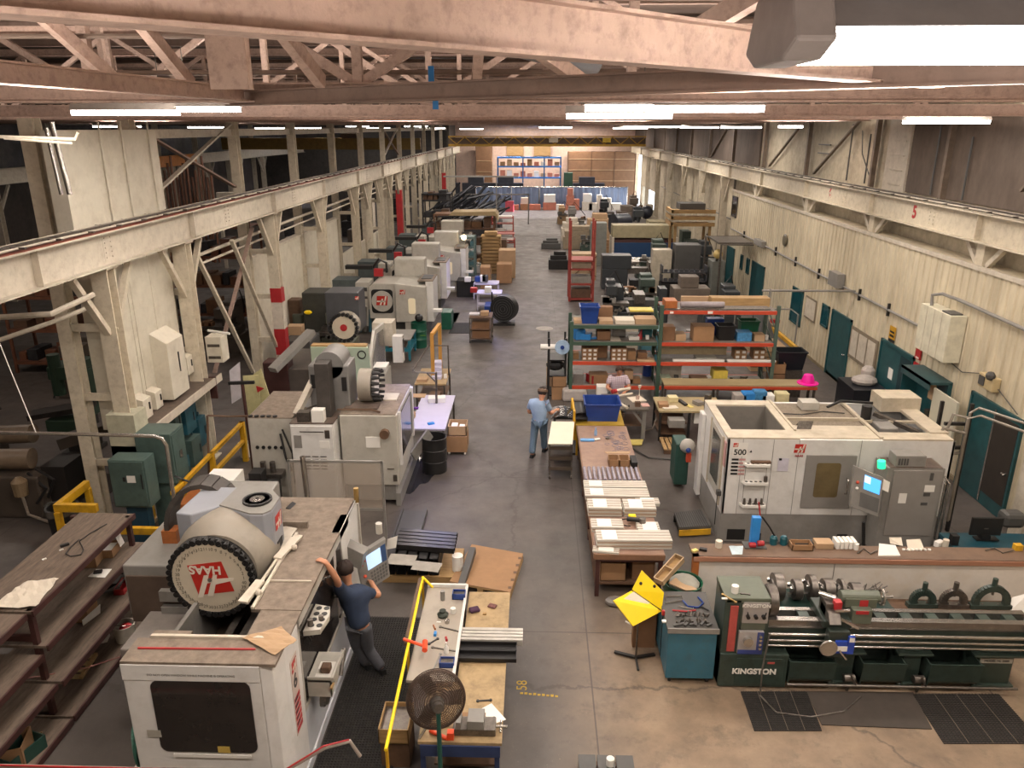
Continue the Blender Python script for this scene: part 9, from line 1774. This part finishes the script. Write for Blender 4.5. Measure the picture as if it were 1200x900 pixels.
for i,(px,w_,h_,n)in enumerate(((605,.5,.5,1),(615,.9,.6,2),(627,1.1,.55,1),(644,1.3,.75,2),(656,.8,.55,1),(668,.9,.7,3),(675,.6,1.1,1),(688,1.0,.8,2),(695,.9,.7,1),(702,.5,1.5,1),(711,.8,1.2,1),(722,.9,.7,1))):
 x=GY(px,243,78).x
 for k in range(n):o=M().bb(-w_/2+.08*k,w_/2-.1*k,-.4,.4,0,h_*.98).to('far_carton',rnd.choice(cols),bevel=.02);o.location=(x,78,h_*k);tag(o,'sunlit carton standing before the blue curtain fence at the far end','carton','sunlit cartons before the curtain fence')
for k,(px,mt_,lb)in enumerate(((541+50,redp,'small pink-red bin at the left end of the curtain fence'),)):
 x=GY(597,236,76).x;solo(M().bb(x-.4,x+.4,76,76.6,0,1.0),'red_bin',mat('pink_red','#c04a58',.5),lb,'bin')
for k,(px,lb)in enumerate(((520,'dark machinery behind the curtain fence, left'),(560,'dark machinery behind the curtain fence, middle left'),(595,'dark machinery behind the curtain fence, middle'),(690,'dark blue machinery behind the curtain fence, right'))):
 x=GY(px,215,80.5).x;solo(M().bb(x-1.6,x+1.6,80.3,81.3,0,2.4).bb(x-1.0,x+.6,80.4,81.2,2.4,3.0),'far_machinery',mat('blue_black'),lb,'machinery')
solo(M().bb(-6.8,-.5,66,66.1,2.4,2.5).bb(-6.8,-6.7,66,66.1,0,2.5).bb(-.6,-.5,66,66.1,0,2.5).bb(-3.2,-3.1,66,66.1,0,2.5),'pipe_gate',hmid,'pale pipe frame gate across the left side near the far end','gate')
def gear(x,y,w_,d_,h,mt_,label,seed=1,name='machine_tool',kind=0):
 r=random.Random(seed);t=thing(name,label,'machine',(x,y,0));OFF[t.name]=(x,y,0)
 M().bb(x-w_/2,x+w_/2,y,y+d_,0,h*.35).bb(x-w_*.42,x+w_*.42,y+.1,y+d_-.1,h*.35,h*.45).to('base',mt_,t,bevel=.03)
 cx=x+w_*r.uniform(-.25,.25);M().bb(cx-w_*.16,cx+w_*.16,y+d_*.4,y+d_,h*.45,h).to('column',mt_,t,bevel=.03)
 M().bb(cx-w_*.2,cx+w_*.2,y-.05,y+d_*.6,h*.72,h*.92).cyl((cx,y+.15,h*.55),(cx,y+.15,h*.75),.07*w_+.03).to('head',hmid if kind else mt_,t,bevel=.02)
 M().bb(x-w_*.48,x+w_*.48,y-.1,y+d_*.45,h*.5,h*.56).to('table',dsteel,t)
 m=M()
 for i in range(4):q=x+w_*r.uniform(-.4,.4);m.lathe([(0,0),(.09,0),(.09,.03),(0,.03)],(q,y-.12,h*r.uniform(.3,.5)),12,(0,-1,0))
 m.to('hand_wheels',steel,t)
 m=M()
 for i in range(5):q=x+w_*r.uniform(-.42,.42);s_=r.uniform(.06,.16);m.bb(q-s_,q+s_,y,y+.25,h*.56,h*.56+s_*1.6)
 m.to('workpieces',r.choice([dsteel,hdark,card3,hmid]),t)
 M().tube([(x-w_*.4,y+d_*.5,h*.5),(x-w_*.5,y+.1,h*.3),(x-w_*.55,y-.1,.05)],.03,6).tube([(cx,y+d_,h),(cx+.2,y+d_,h+.3),(x+w_*.5,y+d_,h*.6)],.025,6).to('cables',black,t)
 return t
dgm=mat('dark_machine');ggr=mat('dull_green_machine');
L_=[(3.3,30.6,1.1,1,1.9,dgm,'dark machine at the aisle side just beyond the blue bin on the rack',21),(4.6,33.5,1.6,1.1,1.6,ggr,'green-grey machine behind the yellow-papered desk',22),(7.6,30.5,1.5,1.2,1.7,dgm,'dark machine behind the pipe railing, right part',23),(6.4,41,1.8,1.2,2.1,ggr,'green-grey machine between the finned trays and the blue-fronted machine',24),(8.9,39.8,1.3,1.2,2.2,dgm,'dark machine close to the far end of the offices',25),(3.6,49.5,1.3,1.2,1.8,ggr,'green-grey machine left of the blue-fronted machine, further back',26),(7.3,56.5,1.8,1.4,2.3,dgm,'dark machine beyond the blue-fronted one',27),(3.2,61,1.6,1.3,1.9,hmid,'grey machine far down the right side near the aisle',28),(5.6,64,1.8,1.3,2.2,dgm,'dark machine far down the right side, middle',29),(8.3,66.5,1.8,1.3,2.3,mat('grey_brown'),'grey-brown machine beside the far daylight door',30),(2.6,66,1.4,1.2,1.5,card2,'tan-coloured machine near the sunlit floor strip',31)]
for a in L_:gear(*a)
gear(-6.9,25.6,1.2,1.1,1.9,mat('grey_green_tank'),'grey-green machine beside the red-and-white banded column',40)
gear(-6.8,48.6,1.2,1.1,2.0,mat('slate_cabinet'),'slate machine behind the last pale machining centre',41)
for i,(x,y,l)in enumerate(((-14.2,16.5,'near left bay'),(-13.5,21.5,'second spot of the left bay'),(-11.5,26.5,'left bay behind the banded column'),(-13,13.2,'left bay near the brown lathe'))):gear(x,y,1.7,1.2,1.8,MATS['old_machine_grey'],'old grey-brown machine tool standing in the %s'%l,50+i)
rnd=random.Random(77)
def scatter(n,x0,x1,y0,y1,z,names,label,group,smin=.08,smax=.3,hk=1.0):
 for i in range(n):
  nm,mt_,ct=rnd.choice(names);w_=rnd.uniform(smin,smax);h_=rnd.uniform(smin,smax)*hk
  o=(M().lathe([(0,0),(w_/2,0),(w_/2,h_),(0,h_)],(0,0,0),12)if ct=='can'else M().bb(-w_/2,w_/2,-w_*.4,w_*.4,0,h_)).to(nm,mt_,bevel=.006)
  o.location=(rnd.uniform(x0,x1),rnd.uniform(y0,y1),z);o.rotation_euler=(0,0,rnd.uniform(0,3));tag(o,label,'clutter',group)
N1=[('metal_part',dsteel,'part'),('paint_can',hmid,'can'),('small_carton',card,'carton'),('white_package',white,'package'),('dark_part',hdark,'part')]
scatter(14,-3.4,-2.7,40.0,46,0,N1,'small package on the floor by the pallet stack','floor packages by the pallet stack',.2,.5)
scatter(22,3.0,8.6,28,29,0,N1,'small part or carton on the floor behind the racking','floor clutter behind the racking',.15,.5)
scatter(16,3.2,8.6,42.5,45,0,N1,'carton or part on the floor before the blue-fronted machine','floor clutter before the blue-fronted machine',.25,.7,.8)
scatter(14,2.4,7,57.5,60,0,N1,'pale carton or part far down the right side','far right floor clutter',.4,1.0)
scatter(10,-6.8,-5.0,24.3,25.3,0,N1,'carton or part on the floor behind the mint-panelled machine','floor clutter behind the mint machine',.2,.5)
scatter(12,4.0,6.6,22.1,22.6,1.85,N1,'small part at the back of the upper orange shelf','small parts on the upper orange shelf',.08,.18)
scatter(10,4.3,6.8,21.85,22.4,.5,N1,'small part among the papers on the lowest shelf of the right bay','small parts on the lowest shelf, right bay',.08,.2)
scatter(8,-5.4,-4.2,7.6,8.4,1.0,[('metal_chip_block',dsteel,'part'),('metal_chip_block',dust,'part')],'block of metal lying in the chip tray of the big left machine','blocks in the chip tray',.08,.22)if False else None
solo(M().cyl((-8.45,14,4.75),(-8.45,60,4.75),.05,n=8).cyl((-8.5,14,4.5),(-8.5,60,4.5),.035,n=8),'service_pipes',cream2,'pair of cream service pipes running along behind the left columns','pipes')
m=M()
for y in(25.5,27,19.6,21.2):m.cyl((10.45,y,6.1),(10.45,y,7.9-.2*(y%3)),.025,n=6)
m.tube([(10.45,26.2,7.7),(10.42,25.9,7.0),(10.4,25.0,6.3)],.02,6).bar((10.45,30,7.2),(10.45,28.8,7.2),.04,.04).bar((10.45,30,6.9),(10.45,28.9,6.9),.04,.04)
solo(m,'wall_conduits',hdark,'thin upright conduits and brackets on the pale upper wall at right','conduits')
for i,y in enumerate((20.0,22.3)):solo(M().bar((-8.2,y-1.6,4.9),(-8.2,y+1.2,1.0),.08,.1,(1,0,0)),'raking_brace',cream,'long cream raking brace between the second and third columns, %s one'%['nearer','farther'][i],'brace')
solo(M().bar((-8.3,18.2,1.2),(-8.3,22.6,5.0),.06,.1,(1,0,0)),'raking_brace',beamdk,'dark raking brace crossing the cream ones behind the meter box','brace')
solo(M().bb(-8.9,-8.6,41.2,41.9,2.6,4.2).cyl((-8.75,41.5,0),(-8.75,41.5,2.6),.06),'panel_box',cream2,'tall pale panel box on a post in the left row before the red-banded column','box')
solo(M().tube([(-5.2,21.5,3.3),(-5.4,23.5,3.0),(-6.5,24.5,2.2)],.05,6),'extraction_hose',black,'black hose behind the charcoal machine head','hose')
